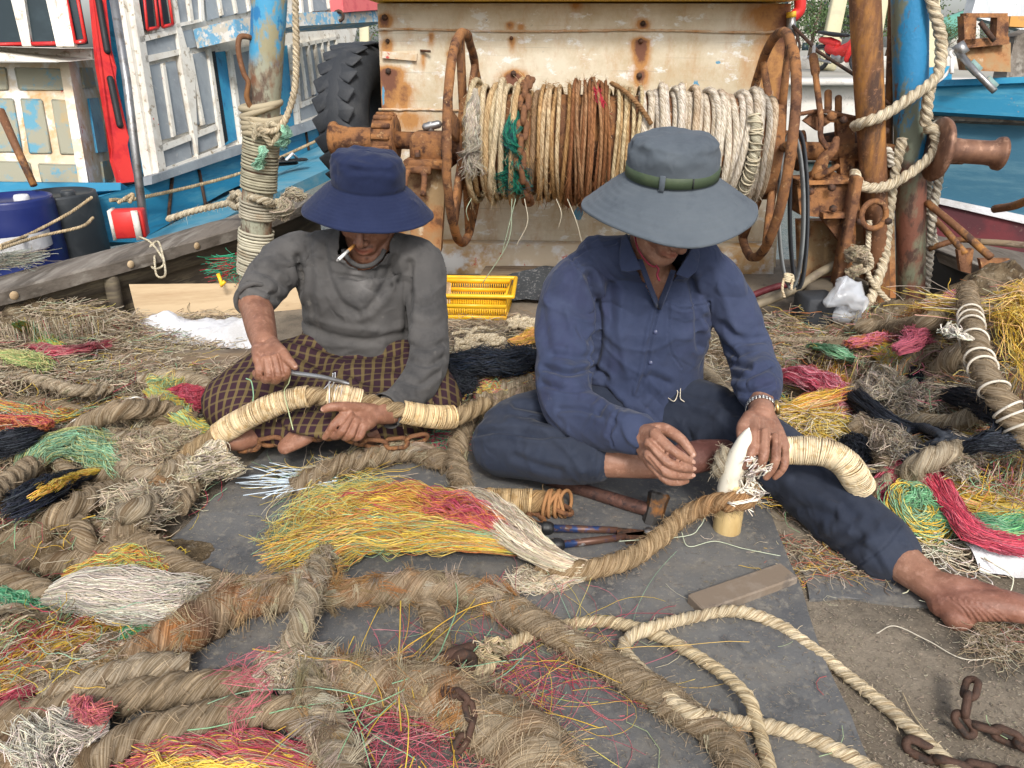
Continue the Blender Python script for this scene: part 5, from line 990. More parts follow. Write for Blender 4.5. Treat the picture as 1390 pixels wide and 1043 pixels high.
# yellow crate
cr=thing('plastic_crate','yellow slotted plastic crate on the deck between the two men','crate',G(645,432,0))
o=G(634,434,.0); W2,D2,Hh=.155,.11,.105; R=rotm('Z',-3); Lw=lambda a,b,c:o+R@np.array([a,b+D2,c])
def wall(a,b,h0,h1,nh,rows,name):
    mb=MB(); a,b=np.array(a),np.array(b); t=(b-a)/np.linalg.norm(b-a); Ln=np.linalg.norm(b-a); nn=np.cross(t,[0,0,1.])
    zs=[h0]+[x for r_ in rows for x in r_]+[h1]
    M3=basis(t,nn,np.array([0,0,1.]))
    edges=[(zs[i],zs[i+1]) for i in range(0,len(zs),2)]
    for z0,z1 in edges: box(mb,a+t*Ln/2+[0,0,(z0+z1)/2],(Ln,.006,z1-z0),M3)
    for z0,z1 in rows:
        for k in range(nh+1): box(mb,a+t*(Ln*(k+.0)/nh)*1.0+[0,0,(z0+z1)/2],(Ln/nh*.42,.0055,z1-z0+.0006),M3)
    obj(name,mb,YPL,cr)
rows=[(.018,.048),(.066,.085)]
C4=[Lw(-W2,-D2,0),Lw(W2,-D2,0),Lw(W2+.012,D2,0),Lw(-W2,D2,0)]
wall(C4[0],C4[1],0,Hh,34,rows,'front_side'); wall(C4[3],C4[2],0,Hh,34,rows,'back_side'); wall(C4[1],C4[2],0,Hh,18,rows,'end_side'); wall(C4[0],C4[3],0,Hh,18,rows,'end_side')
mb=MB(); prism(mb,[c+[0,0,.006] for c in C4][::-1],(0,0,1),.004); obj('crate_base',mb,YPL,cr,smooth=False)
mb=MB(); rim=[Lw(-W2-.02,-D2-.02,Hh),Lw(W2+.03,-D2-.02,Hh),Lw(W2+.03,D2+.02,Hh),Lw(-W2-.02,D2+.02,Hh)]
for i in range(4): T(mb,[rim[i],rim[(i+1)%4]],.009,8,round_caps=True)
obj('crate_rim',mb,YPL,cr)
# boards and dark sheet behind the crate
mb=MB(); prism(mb,[G(660,360,.04),G(760,362,.04),G(755,392,.03),G(642,388,.03)],(0,0,1),.02); obj('brown_board',mb,WOODB,label='thin brown board lying under the drum behind the dark sheet',cat='board',smooth=False)
n=34; U,V_=np.meshgrid(np.linspace(0,1,n),np.linspace(0,1,16),indexing='ij'); q=[G(664,384,.06),G(790,362,.09),G(800,408,.03),G(668,406,.02)]
X=(q[0]*(1-U[...,None])+q[1]*U[...,None])*(1-V_[...,None])+(q[3]*(1-U[...,None])+q[2]*U[...,None])*V_[...,None]; X[...,2]+=.012*vn(X,14,3)+.03*np.sin(U*3.1)*(1-V_)
mb=MB(); f=np.array([[i*16+j,(i+1)*16+j,(i+1)*16+j+1,i*16+j+1] for i in range(n-1) for j in range(15)]); mb.add(X.reshape(-1,3),f[:,::-1]); obj('rubber_sheet',mb,mat('speckled_black_sheet',[(.04,.045,.05),((.2,.2,.2),90,.55,.65),((.02,.02,.025),5,.5,.7)],rough=.6,bump=.5),label='speckled black sheet lying behind the yellow crate',cat='rubber sheet')
# ================================================================ PEOPLE
def fuse(parts,vox,smooth=3,fac=.5):
    mb=MB()
    for p in parts: addt(mb,p)
    me=mkmesh('tmp',mb); o=bpy.data.objects.new('tmp',me); COL.objects.link(o)
    m=o.modifiers.new('r','REMESH'); m.mode='VOXEL'; m.voxel_size=vox; m.adaptivity=0
    s=o.modifiers.new('s','SMOOTH'); s.iterations=smooth; s.factor=fac
    dg=bpy.context.evaluated_depsgraph_get(); e=o.evaluated_get(dg); M=e.to_mesh()
    V=np.zeros(len(M.vertices)*3,np.float32); M.vertices.foreach_get('co',V)
    N=np.zeros(len(M.vertices)*3,np.float32); M.vertex_normals.foreach_get('vector',N)
    Fq=np.zeros(len(M.loops),np.int32); M.loops.foreach_get('vertex_index',Fq)
    e.to_mesh_clear(); bpy.data.objects.remove(o); bpy.data.meshes.remove(me)
    return V.reshape(-1,3).astype(float),N.reshape(-1,3).astype(float),Fq.reshape(-1,4)
def normals(V,Fq):
    n=np.cross(V[Fq[:,2]]-V[Fq[:,0]],V[Fq[:,3]]-V[Fq[:,1]]); N=np.zeros_like(V)
    for k in range(4): np.add.at(N,Fq[:,k],n)
    return nrm(N)
def segd(px,py,pl,closed=False):
    best=np.full(len(px),1e9)
    for (x0,y0),(x1,y1) in zip(pl[:-1],pl[1:]):
        dx,dy=x1-x0,y1-y0; L=dx*dx+dy*dy+1e-9; t=np.clip(((px-x0)*dx+(py-y0)*dy)/L,0,1)
        best=np.minimum(best,np.hypot(px-x0-t*dx,py-y0-t*dy))
    return best
def inpoly(px,py,poly):
    c=np.zeros(len(px),bool); n=len(poly)
    for i in range(n):
        x0,y0=poly[i]; x1,y1=poly[(i+1)%n]
        if y0==y1: continue
        k=((y0>py)!=(y1>py))&(px<(x1-x0)*(py-y0)/(y1-y0)+x0); c^=k
    return c
def sculpt(V,N,strokes,dmax=None):
    """cloth folds: (points, width, depth) grooves (<0) and ridges (>0) on the side turned to the viewer"""
    px,py,d=proj(V); view=nrm(V-np.array([0,0,H])); face=np.clip(-(view*N).sum(1)*2.2,0,1); D=np.zeros(len(V))
    for st in strokes:
        pl,w_,dep=st[:3]; r=segd(px,py,catmull(np.array(pl,float),6) if len(pl)>2 else np.array(pl,float)); g=np.exp(-(r/w_)**2)
        if dep<0: g=g-.55*np.exp(-((r-w_*1.9)/(w_*1.2))**2)
        if len(st)>3: g=g*((d>st[3][0])&(d<st[3][1]))
        D+=dep*g*face
    return V+N*D[:,None]
def creases(V,axis,amp,f1=26,f2=6):
    """broad soft folds running across a limb/torso direction"""
    a=nrm(axis); al=V@a; q=V-al[:,None]*a; w=np.stack([al*f1,q@nrm(np.cross(a,[.3,.5,.8]))*f2,q@nrm(np.cross(a,[.8,-.4,.1]))*f2],1)
    w[:,0]+=vn(V,7,2)*2.2; n_=vn(w,.45,2); r=1-np.abs(n_)*2.4; return amp*(.75*np.clip(r,0,1)**3.2-.8*np.clip(1-np.abs(n_-.33)*3.2,0,1)**2+.25*n_)
def limb(pts,r,M=18,**k):
    p=np.array(pts,float)
    if len(p)>2:
        n=(len(p)-1)*5+1; q=catmull(p,5); rr=np.interp(np.linspace(0,1,n),np.linspace(0,1,len(r)),r) 
    else: q,rr=p,np.array(r)
    if 'ry' in k: k['ry']=np.interp(np.linspace(0,1,len(q)),np.linspace(0,1,len(r)),k['ry'])
    return tube(q,rr,M,round_caps=True,**k)
def ell(c,r,R=None,M=20,K=12):
    th=np.linspace(0,math.pi,K+2)[1:-1]; ph=np.linspace(0,2*math.pi,M,endpoint=False); R=np.eye(3) if R is None else R
    V=[(np.array([np.sin(t)*np.cos(ph)*r[0],np.sin(t)*np.sin(ph)*r[1],np.full(M,np.cos(t)*r[2])]).T) for t in th]
    V=np.vstack(V+[np.array([[0,0,r[2]]]),np.array([[0,0,-r[2]]])])@np.asarray(R).T+np.asarray(c); n=K; j=np.arange(M)
    return V,[ringfaces(n,M),np.stack([(j+1)%M,j,np.full(M,n*M)],1),np.stack([(n-1)*M+j,(n-1)*M+(j+1)%M,np.full(M,n*M+1)],1)]
def torso(rings,rxs,rys,M=36):
    return limb(rings,rxs,M=M,ry=rys,up=(0,1,.1))
def headframe(pitch,yaw,roll=0):
    R0=np.array([[-1,0,0],[0,-1,0],[0,0,1.]]).T
    return rotm('Z',yaw)@rotm('X',pitch)@rotm('Y',roll)@R0
def headparts(c,R):
    L=lambda x,y,z:c+R@np.array([x,y,z]); o=[]
    o.append(ell(L(0,-.015,.03),(.076,.096,.09),R)); o.append(ell(L(0,.02,-.03),(.062,.068,.072),R))
    o.append(limb([L(-.056,-.005,-.04),L(-.05,.025,-.078),L(-.022,.062,-.104),L(0,.07,-.107),L(.022,.062,-.104),L(.05,.025,-.078),L(.056,-.005,-.04)],[.016,.018,.017,.018,.017,.018,.016]))
    o.append(ell(L(0,.072,-.1),(.019,.016,.015),R)); o.append(ell(L(0,.03,-.085),(.04,.045,.025),R))
    for s in (-1,1):
        o.append(ell(L(s*.04,.05,-.03),(.026,.024,.026),R)); o.append(ell(L(s*.0135,.094,-.04),(.0085,.011,.008),R))
        o.append(ell(L(s*.076,-.012,-.012),(.007,.018,.03),R@rotm('Y',s*-8)))
        o.append(limb([L(s*.012,.083,.02),L(s*.035,.078,.026),L(s*.055,.055,.02)],[.008,.0095,.007]))
        o.append(limb([L(s*.02,.078,.002),L(s*.033,.08,-.002),L(s*.046,.068,0)],[.007,.009,.007]))
    o.append(limb([L(0,.082,.018),L(0,.096,-.012),L(0,.108,-.032),L(0,.104,-.04)],[.0075,.0085,.0115,.0105]))
    o.append(ell(L(0,.07,-.066),(.034,.022,.026),R))
    o.append(limb([L(-.025,.076,-.0665),L(-.012,.0885,-.062),L(0,.092,-.0635),L(.012,.0885,-.062),L(.025,.076,-.0665)],[.003,.0052,.0048,.0052,.003]))
    o.append(limb([L(-.023,.077,-.0705),L(-.01,.089,-.0745),L(0,.091,-.0755),L(.01,.089,-.0745),L(.023,.077,-.0705)],[.003,.006,.0068,.006,.003]))
    return o,L
def finger(js,r): return limb([P(*j) for j in js],r,M=12)
def palm(a,b,c,d,th):
    """flat hand slab from wrist pair a,b to knuckle pair c,d"""
    out=[]
    for f in (0,.25,.5,.75,1): out.append(limb([a*(1-f)+b*f,(a*(1-f)+b*f+c*(1-f)+d*f)/2,c*(1-f)+d*f],[th*1.02,th*1.15,th*.92],M=12))
    return out
def skincol(V,tint):
    c=np.ones((len(V),3))
    for kind,p,r,col in tint:
        g=np.exp(-(np.linalg.norm(V-p,axis=1)/r)**2)[:,None] if kind=='s' else (1/(1+np.exp((segp(V,p)-r)/(r*.18))))[:,None]
        c=c*(1-g)+c*np.asarray(col)*g
    return c
def segp(V,pl):
    best=np.full(len(V),1e9)
    for a,b in zip(pl[:-1],pl[1:]):
        ab=b-a; t=np.clip(((V-a)@ab)/(ab@ab),0,1); best=np.minimum(best,np.linalg.norm(V-a-t[:,None]*ab,axis=1))
    return best
def nails(mb,tips,view=True):
    for (a,b) in tips:        # joint before tip, tip
        pass
def makehat(parent,c,ax_,Rc_,h,Rb,droop,m,band=None,stitch=7,wob=.012,seed=0,sag=None,name='hat'):
    ax_=nrm(ax_); u=nrm(np.array([1,0,0])-ax_*ax_[0]); w=np.cross(ax_,u)       # w ~ away from viewer
    M=160; ph=np.linspace(0,2*math.pi,M,endpoint=False)
    prof=[]                                                                # brim underside -> edge -> brim top -> crown
    nb=30
    for k in range(10): t=k/9; prof.append((Rc_-.004+(Rb-Rc_)*t, -droop*(t**1.15)-.005,t))
    prof.append((Rb+.0035,-droop-.001,1.0)); prof.append((Rb+.002,-droop+.004,1))
    for k in range(nb,-1,-1): t=k/nb; prof.append((Rc_+.001+(Rb-Rc_)*t, -droop*(t**1.15)+.0035+.0009*math.cos(t*stitch*2*math.pi),t))
    prof.append((Rc_-.003,.006,0))
    for k in range(1,12): t=k/11; prof.append((Rc_*(1-.05*t+.03*math.sin(t*3.1)-.03*t**4),h*.78*t+.006,-t))
    for a in np.linspace(.12,1,12)*math.pi/2: prof.append((Rc_*(.78*.93*math.cos(a)+.93*.22 if a<1.55 else .001)*(1 if a<1.2 else (math.cos(a)/math.cos(1.2)*.9+.1)), h*.78+.006+h*.25*math.sin(a),-1-a))
    prof.append((.0005,h*1.03,-3)); V=[]
    for r,z,t in prof:
        tt=max(t,0); ww=tt*tt
        dz=ww*(wob*np.sin(2*ph+seed)+wob*.6*np.sin(3*ph+seed*2.1)); 
        if sag is not None: dz=dz+ww*sag[0]*np.cos(ph-sag[1])
        ov=1+.02*np.cos(2*ph+.4)
        V.append(c+ax_*(z+dz[:,None])+ (r*ov)[:,None]*(np.cos(ph)[:,None]*u+np.sin(ph)[:,None]*w))
    V=np.vstack(V); N=nrm(V-c); crown=np.repeat(np.array([max(0,min(1,-p[2]*1.5)) for p in prof]),M); top=np.repeat(np.array([1. if p[2]<-.8 else 0. for p in prof]),M)
    crown=crown*np.clip(np.repeat(np.array([max(0,-p[2]) for p in prof]),M)*2.2-.7,0,1); V=V+N*(vn(V+seed,13,2)*.011*crown+(1-2*np.abs(vn(V*np.array([1,1,1.6])+seed,20,2)))*.005*crown+vn(V*np.array([1,1,2.])+seed,34,2)*.005*top)[:,None]+N*(vn(V+seed,12,3)*.005*(1-crown))[:,None]
    # seams of the crown: top stitch ring + two side seams
    px_=np.repeat(np.array([p[2] for p in prof]),M); phv=np.tile(ph,len(prof))
    g=np.exp(-((px_+.93)/.05)**2)*.0018
    for s_ in (math.pi*1.12+.35,math.pi*1.95): g=g+np.exp(-(np.angle(np.exp(1j*(phv-s_)))/.02)**2)*.0018*(px_<0)*(px_>-1)
    V=V-N*g[:,None]
    mb=MB(); mb.add(V,ringfaces(len(prof),M)); ho=obj(name,mb,m,parent)
    if band:
        mb=MB(); pr=[(Rc_*1.0,.009),(Rc_*1.036,.010),(Rc_*1.034,.032),(Rc_*1.0,.034)]; B=[]
        for r,z in pr: B.append(c+ax_*z+ (r*(1+.02*np.cos(2*ph+.4)))[:,None]*(np.cos(ph)[:,None]*u+np.sin(ph)[:,None]*w))
        mb.add(np.vstack(B),ringfaces(4,M)); obj('hat_band',mb,band,ho)
        mb=MB(); a0=math.radians(-112); d=math.cos(a0)*u+math.sin(a0)*w; box(mb,c+ax_*.022+d*Rc_*1.05,(.012,.004,.034),basis(np.cross(d,ax_),d,ax_),bev=.001); obj('band_loop',mb,m,ho)
        mb=MB(); a0=math.radians(-75); d=math.cos(a0)*u+math.sin(a0)*w; box(mb,c+ax_*.022+d*Rc_*1.038,(.002,.004,.022),basis(np.cross(d,ax_),d,ax_)); obj('band_seam',mb,GRIP,ho)
    return ho
DK=(.62,.55,.55)
# ---------------------------------------------------------------- the man on the right
pr=thing('person','man in slate brimmed hat and blue work shirt sitting with one leg stretched out','person',G(870,600,0))
hatc=P(911,243,1.665); hR=headframe(34,22,0); hc=hatc-nrm(np.array([0,-.17,.985]))*.06; hp,L=headparts(hc,hR)
B=list(hp); neckb=P(884,372,1.80)
B.append(limb([L(0,-.03,-.05),(L(0,-.03,-.06)+neckb)/2+[0,.012,0],neckb+[0,.06,-.03]],[.055,.052,.045]))
B.append(torso([P(870,560,2.03),P(868,480,1.98),P(872,425,1.94),P(880,385,1.875)],[.13,.12,.12,.08],[.09,.085,.08,.05]))
# arms under the sleeves, forearms and hands
B.append(limb([P(780,365,1.87),P(768,540,1.77),P(825,578,1.66),P(866,594,1.575)],[.03,.028,.03,.028]))
B.append(limb([P(975,365,1.87),P(1028,480,1.93),P(1032,530,1.78),P(1034,562,1.66)],[.03,.028,.03,.028]))
w0=P(868,586,1.565);w1=P(868,603,1.565)
B+=palm(w0,w1,P(890,588,1.508),P(886,632,1.518),.0135)
B.append(limb([P(852,588,1.6),P(872,594,1.56)],[.029,.026]))
RH={'i':[(888,588,1.505),(913,611,1.478),(928,621,1.483),(938,627,1.49)],'m':[(881,602,1.5),(906,627,1.476),(926,635,1.485),(939,637,1.495)],'r':[(880,617,1.505),(904,641,1.485),(924,646,1.495),(938,646,1.505)],'p':[(884,631,1.515),(904,652,1.5),(921,655,1.508),(932,653,1.515)]}
for k,j in RH.items(): s={'i':1,'m':1.03,'r':.98,'p':.88}[k]; B.append(finger(j,[.0108*s,.0098*s,.0088*s,.0076*s]))
B.append(finger([(876,586,1.55),(900,583,1.54),(921,594,1.515),(933,607,1.505),(940,617,1.5)],[.016,.0145,.0118,.0102,.0085]))
B.append(limb([P(1033,545,1.72),P(1033,566,1.655)],[.028,.028]))
B+=palm(P(1022,562,1.655),P(1044,564,1.665),P(1022,588,1.575),P(1064,606,1.588),.014)
LH={'i':[(1023,588,1.575),(1021,612,1.548),(1017,624,1.552),(1011,634,1.56)],'m':[(1038,588,1.568),(1037,617,1.54),(1032,632,1.545),(1024,643,1.555)],'r':[(1053,594,1.572),(1053,621,1.545),(1048,637,1.55),(1040,648,1.56)],'p':[(1064,605,1.585),(1065,628,1.56),(1060,640,1.565),(1052,648,1.572)]}
for k,j in LH.items(): s={'i':1,'m':1.04,'r':1,'p':.9}[k]; B.append(finger(j,[.0115*s,.0105*s,.0092*s,.0078*s]))
B.append(finger([(1018,566,1.635),(1008,580,1.595),(1008,596,1.57),(1013,609,1.56)],[.016,.0135,.0115,.0095]))
# legs
B.append(limb([P(855,562,2.02),P(690,598,1.85)],[.07,.05])); B.append(limb([P(690,608,1.84),P(800,622,1.7),P(860,628,1.675),P(912,632,1.665)],[.045,.042,.036,.03]))
foot1=[P(905,630,1.665),P(925,625,1.66),P(955,618,1.67),P(985,612,1.69)]
B.append(limb(foot1,[.03,.038,.04,.03],ry=[.028,.033,.028,.02],up=(0,-.5,1))); B.append(ell(P(918,634,1.675),(.032,.03,.026)))
B.append(limb([P(905,562,2.02),P(1085,640,1.76)],[.07,.04])); B.append(limb([P(1085,645,1.75),P(1150,706,1.62),P(1205,748,1.53),P(1250,783,1.465),P(1276,803,1.43)],[.036,.036,.044,.035,.031]))
foot2=[P(1284,818,1.42),P(1318,820,1.39),P(1365,822,1.37),P(1425,836,1.355),P(1475,848,1.35)]
B.append(limb(foot2,[.034,.035,.035,.038,.034],ry=[.032,.033,.028,.02,.013],up=(0,.2,1))); B.append(ell(P(1300,836,1.398),(.03,.03,.028)))
B.append(limb([P(1262,792,1.445),P(1300,800,1.41),P(1345,808,1.385)],[.028,.027,.02]))
for k in range(5):
    a=P(1470-3*k,836+9*k,1.352-.012*k); B.append(limb([a,a+np.array([.035-.003*k,-.004,-.004])],[.0105-.0006*k,.009-.0007*k],M=10))
V,N,Fq=fuse(B,.0024,5)
tint=[('s',L(0,.088,-.066),.012,(1.15,.72,.75)),('s',L(.018,.08,-.068),.009,(1.12,.75,.78)),('s',L(-.018,.08,-.068),.009,(1.12,.75,.78))]
for p in foot1[1:]: tint.append(('s',p,.06,(.35,.24,.3)))  # foot in shade: the darkening is painted into the skin colour
for p in foot2: tint.append(('s',p,.045,(.72,.58,.62)))
for j in list(RH.values())+list(LH.values()):
    tint.append(('s',P(*j[1]),.012,(.82,.76,.74)))
c=skincol(V,tint); px,py,_=proj(V); c=c*(1+.12*vn(V,22,2)[:,None]+.06*vn(V,70,1)[:,None])
# skin wrinkles at heel / knuckles
wr=[]
for k in range(7): wr.append(([(1288+k*8,812+k*1.5),(1306+k*8,826+k*1),(1318+k*9,846)],1.5,-.0012))
for j in list(RH.values())+list(LH.values()):
    for q in (1,2): x,y=j[q][0],j[q][1]; wr.append(([(x-4,y-4),(x+4,y+3)],1.1,-.0008))
for a,b in (((882,596),(902,614)),((878,608),(897,630)),((880,622),(896,642))): wr.append(([a,b],2.2,-.002))
for a,b in (((1031,570),(1030,600)),((1046,575),(1045,608)),((1059,590),(1059,618))): wr.append(([a,b],2.4,-.0022))
V=sculpt(V,N,wr); mb=MB(); mb.add(V,Fq,c); body=obj('body',mb,SKIN,pr)
def nail(j0,j1,up,w_=.0045,parent=pr):
    a,b=P(*j0),P(*j1); t=nrm(b-a); n=nrm(np.asarray(up)-t*np.dot(up,t)); s=np.cross(t,n); mb=MB(); addt(mb,ell(b+t*.001+n*.0062,(w_,.0062,.0016),basis(s,t,n),M=12,K=6)); obj('fingernail',mb,NAILM,parent)
NAILM=mat('fingernail',[(.4,.23,.165)],rough=.35,bump=0)
vw=lambda p:nrm(np.array([0,0,H])-P(*p))
for k in ('i','m','r'): nail(RH[k][2],RH[k][3],vw(RH[k][3])+np.array([.5,0,.2]),parent=body)
nail((933,607,1.505),(940,617,1.5),vw((940,617,1.5)),.0055,parent=body)
for s in (-1,1):
    mb=MB(); addt(mb,ell(L(s*.032,.071,.002),(.0115,.0115,.0115))); obj('eye',mb,SACK,body)
hm=MB(); 
for s in (-1,1): fan(hm,[L(s*.07,-.02,.03),L(s*.078,-.03,0),L(s*.072,-.05,-.04)],[.02,.02,.012],220,[(.03,.028,.027),(.06,.055,.05)],r=.0006,floor=-1,flat=.6,wav=.004)
fan(hm,[L(0,-.1,.02),L(0,-.105,-.03),L(0,-.09,-.06)],[.05,.05,.035],400,[(.03,.028,.027)],r=.0007,floor=-1,flat=.4,wav=.004); obj('hair',hm,FIB,body)
# hat, chin cord
makehat(pr,hatc,(0,-.17,.985),.099,.092,.192,.07,HATG,band=BAND,wob=.009,seed=1.3,sag=(.004,-math.pi/2+.4))
mb=MB(); T(mb,catmull([P(862,318,1.70),P(864,332,1.69),P(870,345,1.69),P(880,358,1.70),P(889,363,1.70)]),.0022,6); T(mb,catmull([P(890,360,1.70),P(894,366,1.70),P(892,373,1.70),P(895,381,1.70),P(893,377,1.70)]),[.0026]*49,6); obj('chin_cord',mb,mat('dark_red_cord',[(.2,.01,.03)],rough=.6),pr)
# shirt
S=[torso([P(868,566,2.04),P(864,530,2.02),P(866,490,1.99),P(872,430,1.945),P(876,385,1.89),P(882,362,1.85)],[.185,.182,.172,.185,.165,.09],[.135,.13,.125,.13,.1,.07])]
S.append(limb([P(798,374,1.87),P(774,400,1.865),P(766,450,1.84),P(764,510,1.8),P(775,552,1.755),P(815,576,1.675),P(850,586,1.605),P(862,590,1.585)],[.07,.074,.067,.062,.064,.055,.05,.047],M=28))
S.append(limb([P(955,368,1.87),P(976,386,1.875),P(998,425,1.9),P(1013,468,1.92),P(1025,500,1.86),P(1028,518,1.79),P(1029,530,1.75)],[.062,.062,.058,.058,.058,.053,.05],M=28))
S.append(limb([P(810,350,1.85),P(850,352,1.83),P(882,354,1.82),P(915,350,1.83),P(950,354,1.85)],[.055,.06,.062,.06,.055]))
V,N,Fq=fuse(S,.0036,4)
V=V+N*(creases(V,(.5,-.4,.8),.0045,34,8)+creases(V,(.15,-.4,1),.0065,18,5)*np.clip((proj(V)[1]-350)/60,0.2,1))[:,None]; N=normals(V,Fq)
st=[([(740,500),(772,508),(806,502),(822,512)],4,-.009),([(738,522),(775,530),(812,528),(842,548)],4,-.008),([(760,556),(790,556),(820,566)],4,-.006),([(752,482),(790,486),(806,480)],5,-.006),
 ([(800,375),(812,420),(812,470),(806,500)],5,-.016),([(736,420),(742,460),(746,500)],6,-.004),([(768,420),(780,455),(800,480)],5,.005),([(828,392),(824,440),(818,500),(826,540)],7,-.007),([(846,400),(842,450),(852,510)],6,.006),
 ([(893,420),(884,455),(876,500),(866,534)],2.2,-.005),([(886,420),(877,455),(869,500),(860,534)],2,.003),([(905,520),(880,512),(870,538)],6,-.007),([(915,400),(908,440),(900,490)],7,.005),
 ([(925,352),(938,380),(945,420),(948,470)],5,-.011),([(968,362),(984,410),(1000,450)],6,.006),([(955,430),(975,460),(1000,486)],4,-.008),([(962,462),(985,490),(1018,500)],4,-.008),([(985,508),(1010,512),(1044,498)],4,-.006),([(980,440),(1010,462),(1036,462)],5,-.006),([(984,528),(1015,533),(1050,522)],4,-.006),
 ([(812,560),(832,548),(846,556)],4,-.007),([(790,540),(815,545),(840,570)],4,.006),([(826,590),(836,570),(838,552)],3,-.004),
 ([(776,352),(800,338),(835,330)],2,-.003),([(745,372),(765,352),(776,352)],2,-.003),([(776,352),(800,385),(812,420)],2,-.003),
 ([(907,412),(930,420),(963,410)],1.6,-.003),([(907,412),(908,470),(925,500)],1.4,-.0025),([(963,410),(964,460),(950,500)],1.4,-.0025),([(832,606),(828,580),(842,560)],1.5,-.002),([(987,545),(1010,535),(1050,533)],1.5,-.002)]
V=sculpt(V,N,st); px,py,d=proj(V)
pk=inpoly(px,py,[(907,412),(963,410),(964,470),(945,500),(908,480)])&(N[:,1]<-.1); V=V+N*(pk*.0022)[:,None]
pkf=inpoly(px,py,[(906,414),(963,411),(962,428),(930,438),(907,430)])&(N[:,1]<-.1); V=V+N*(pkf*.002)[:,None]
vv=inpoly(px,py,[(858,320),(930,320),(918,352),(908,388),(894,421),(880,392),(866,362)])&(d<1.93)&(N[:,1]<.4)&(np.linalg.norm((V-P(886,368,1.78))*np.array([1,1,.7]),axis=1)<.115)
vv|=(segp(V,[neckb+np.array([0,-.035,-.01]),L(0,.02,-.07),L(0,.04,-.03)])<.07)&(V[:,2]>neckb[2]-.02)&(inpoly(px,py,[(850,310),(942,310),(934,345),(906,395),(894,421),(878,395),(858,352)])|(py<335))
keep=~(vv[Fq].any(1)); Fk=Fq[keep]
cc=(1+.1*vn(V,6,3)+.22*np.clip(vn(V,11,3)-.15,0,1)+.06*vn(V,60,2))[:,None]*np.array([[1.02,1.0,.98]]); mb=MB(); mb.add(V,Fk,cc); sh=obj('shirt',mb,NAVYSH,pr)
so_=sh.modifiers.new('thickness','SOLIDIFY'); so_.thickness=.003; so_.offset=-1
# collar flaps, placket, buttons, cuffs
def patch(mb,ctrl,nu=14,nv=8,th=.002,col=None):
    """bilinear patch from rows of world points (rows x cols), with a little noise; double sided"""
    A=np.array(ctrl,float); r,cn=A.shape[:2]; u=np.linspace(0,cn-1,nu); v=np.linspace(0,r-1,nv)
    X=np.stack([[ [np.interp(uu,range(cn),A[k,:,q]) for uu in u] for k in range(r)] for q in range(3)],-1)
    Y=np.stack([[[np.interp(vv_,range(r),X[:,i,q]) for i in range(nu)] for vv_ in v] for q in range(3)],-1)
    f=np.array([[i*nu+j,(i+1)*nu+j,(i+1)*nu+j+1,i*nu+j+1] for i in range(nv-1) for j in range(nu-1)])
    mb.add(Y.reshape(-1,3),f,col); return mb
mb=MB(); patch(mb,[[P(852,318,1.755),P(846,322,1.77)],[P(858,336,1.735),P(842,342,1.755)],[P(866,354,1.72),P(842,368,1.735)],[P(871,366,1.715),P(853,370,1.725)]]); c1=obj('collar_flap',mb,NAVYSH,sh); c1.modifiers.new('s','SOLIDIFY').thickness=.004
mb=MB(); patch(mb,[[P(942,322,1.775),P(948,328,1.79)],[P(938,340,1.755),P(950,350,1.77)],[P(928,356,1.735),P(946,368,1.745)],[P(918,372,1.725),P(934,378,1.73)]]); c1=obj('collar_flap',mb,NAVYSH,sh); c1.modifiers.new('s','SOLIDIFY').thickness=.004
mb=MB(); patch(mb,[[P(866,352,1.73),P(872,352,1.74)],[P(878,385,1.755),P(884,384,1.765)],[P(892,418,1.80),P(896,414,1.815)]]); patch(mb,[[P(918,368,1.735),P(912,366,1.75)],[P(910,390,1.76),P(904,388,1.775)],[P(898,420,1.80),P(892,416,1.815)]]); c1=obj('placket_edge',mb,NAVYSH,sh); c1.modifiers.new('s','SOLIDIFY').thickness=.004
def onsurf(V_,x,y,N_=None,off=.002):
    px,py,d=proj(V_); k=np.hypot(px-x,py-y)<6; i=np.where(k)[0][np.argmin(d[k])]; return V_[i]+nrm(np.array([0,0,H])-V_[i])*off
for x,y in ((882,497),(888,455)):
    mb=MB(); lathe(mb,[(0,.0025),(.004,.0025),(.0055,.0015),(.0055,0)],onsurf(V,x,y,off=.001),nrm(np.array([0,0,H])-P(x,y,1.8)),14); obj('button',mb,mat('navy_button',[(.05,.06,.12)],rough=.3,bump=0),sh)
# trousers
S=[limb([P(850,562,2.03),P(770,572,1.95),P(705,588,1.88),P(686,600,1.845)],[.125,.105,.092,.08],M=30),limb([P(684,604,1.835),P(720,612,1.79),P(770,618,1.735),P(806,622,1.70)],[.082,.072,.066,.056],M=30),
 limb([P(905,562,2.03),P(970,580,1.93),P(1030,610,1.83),P(1078,640,1.75),P(1094,652,1.73)],[.125,.105,.09,.08,.076],M=30),limb([P(1088,648,1.735),P(1120,678,1.68),P(1160,712,1.61),P(1190,737,1.56),P(1199,745,1.54)],[.077,.076,.074,.071,.07],M=30),
 limb([P(868,530,2.06),P(868,575,2.04)],[.16,.17],ry=[.12,.13],up=(0,1,.1),M=36)]
V,N,Fq=fuse(S,.0044,4)
V=V+N*(creases(V,(1,-.3,-.2),.0065,15,5)+creases(V,(.5,-.3,.6),.004,34,8))[:,None]; N=normals(V,Fq)
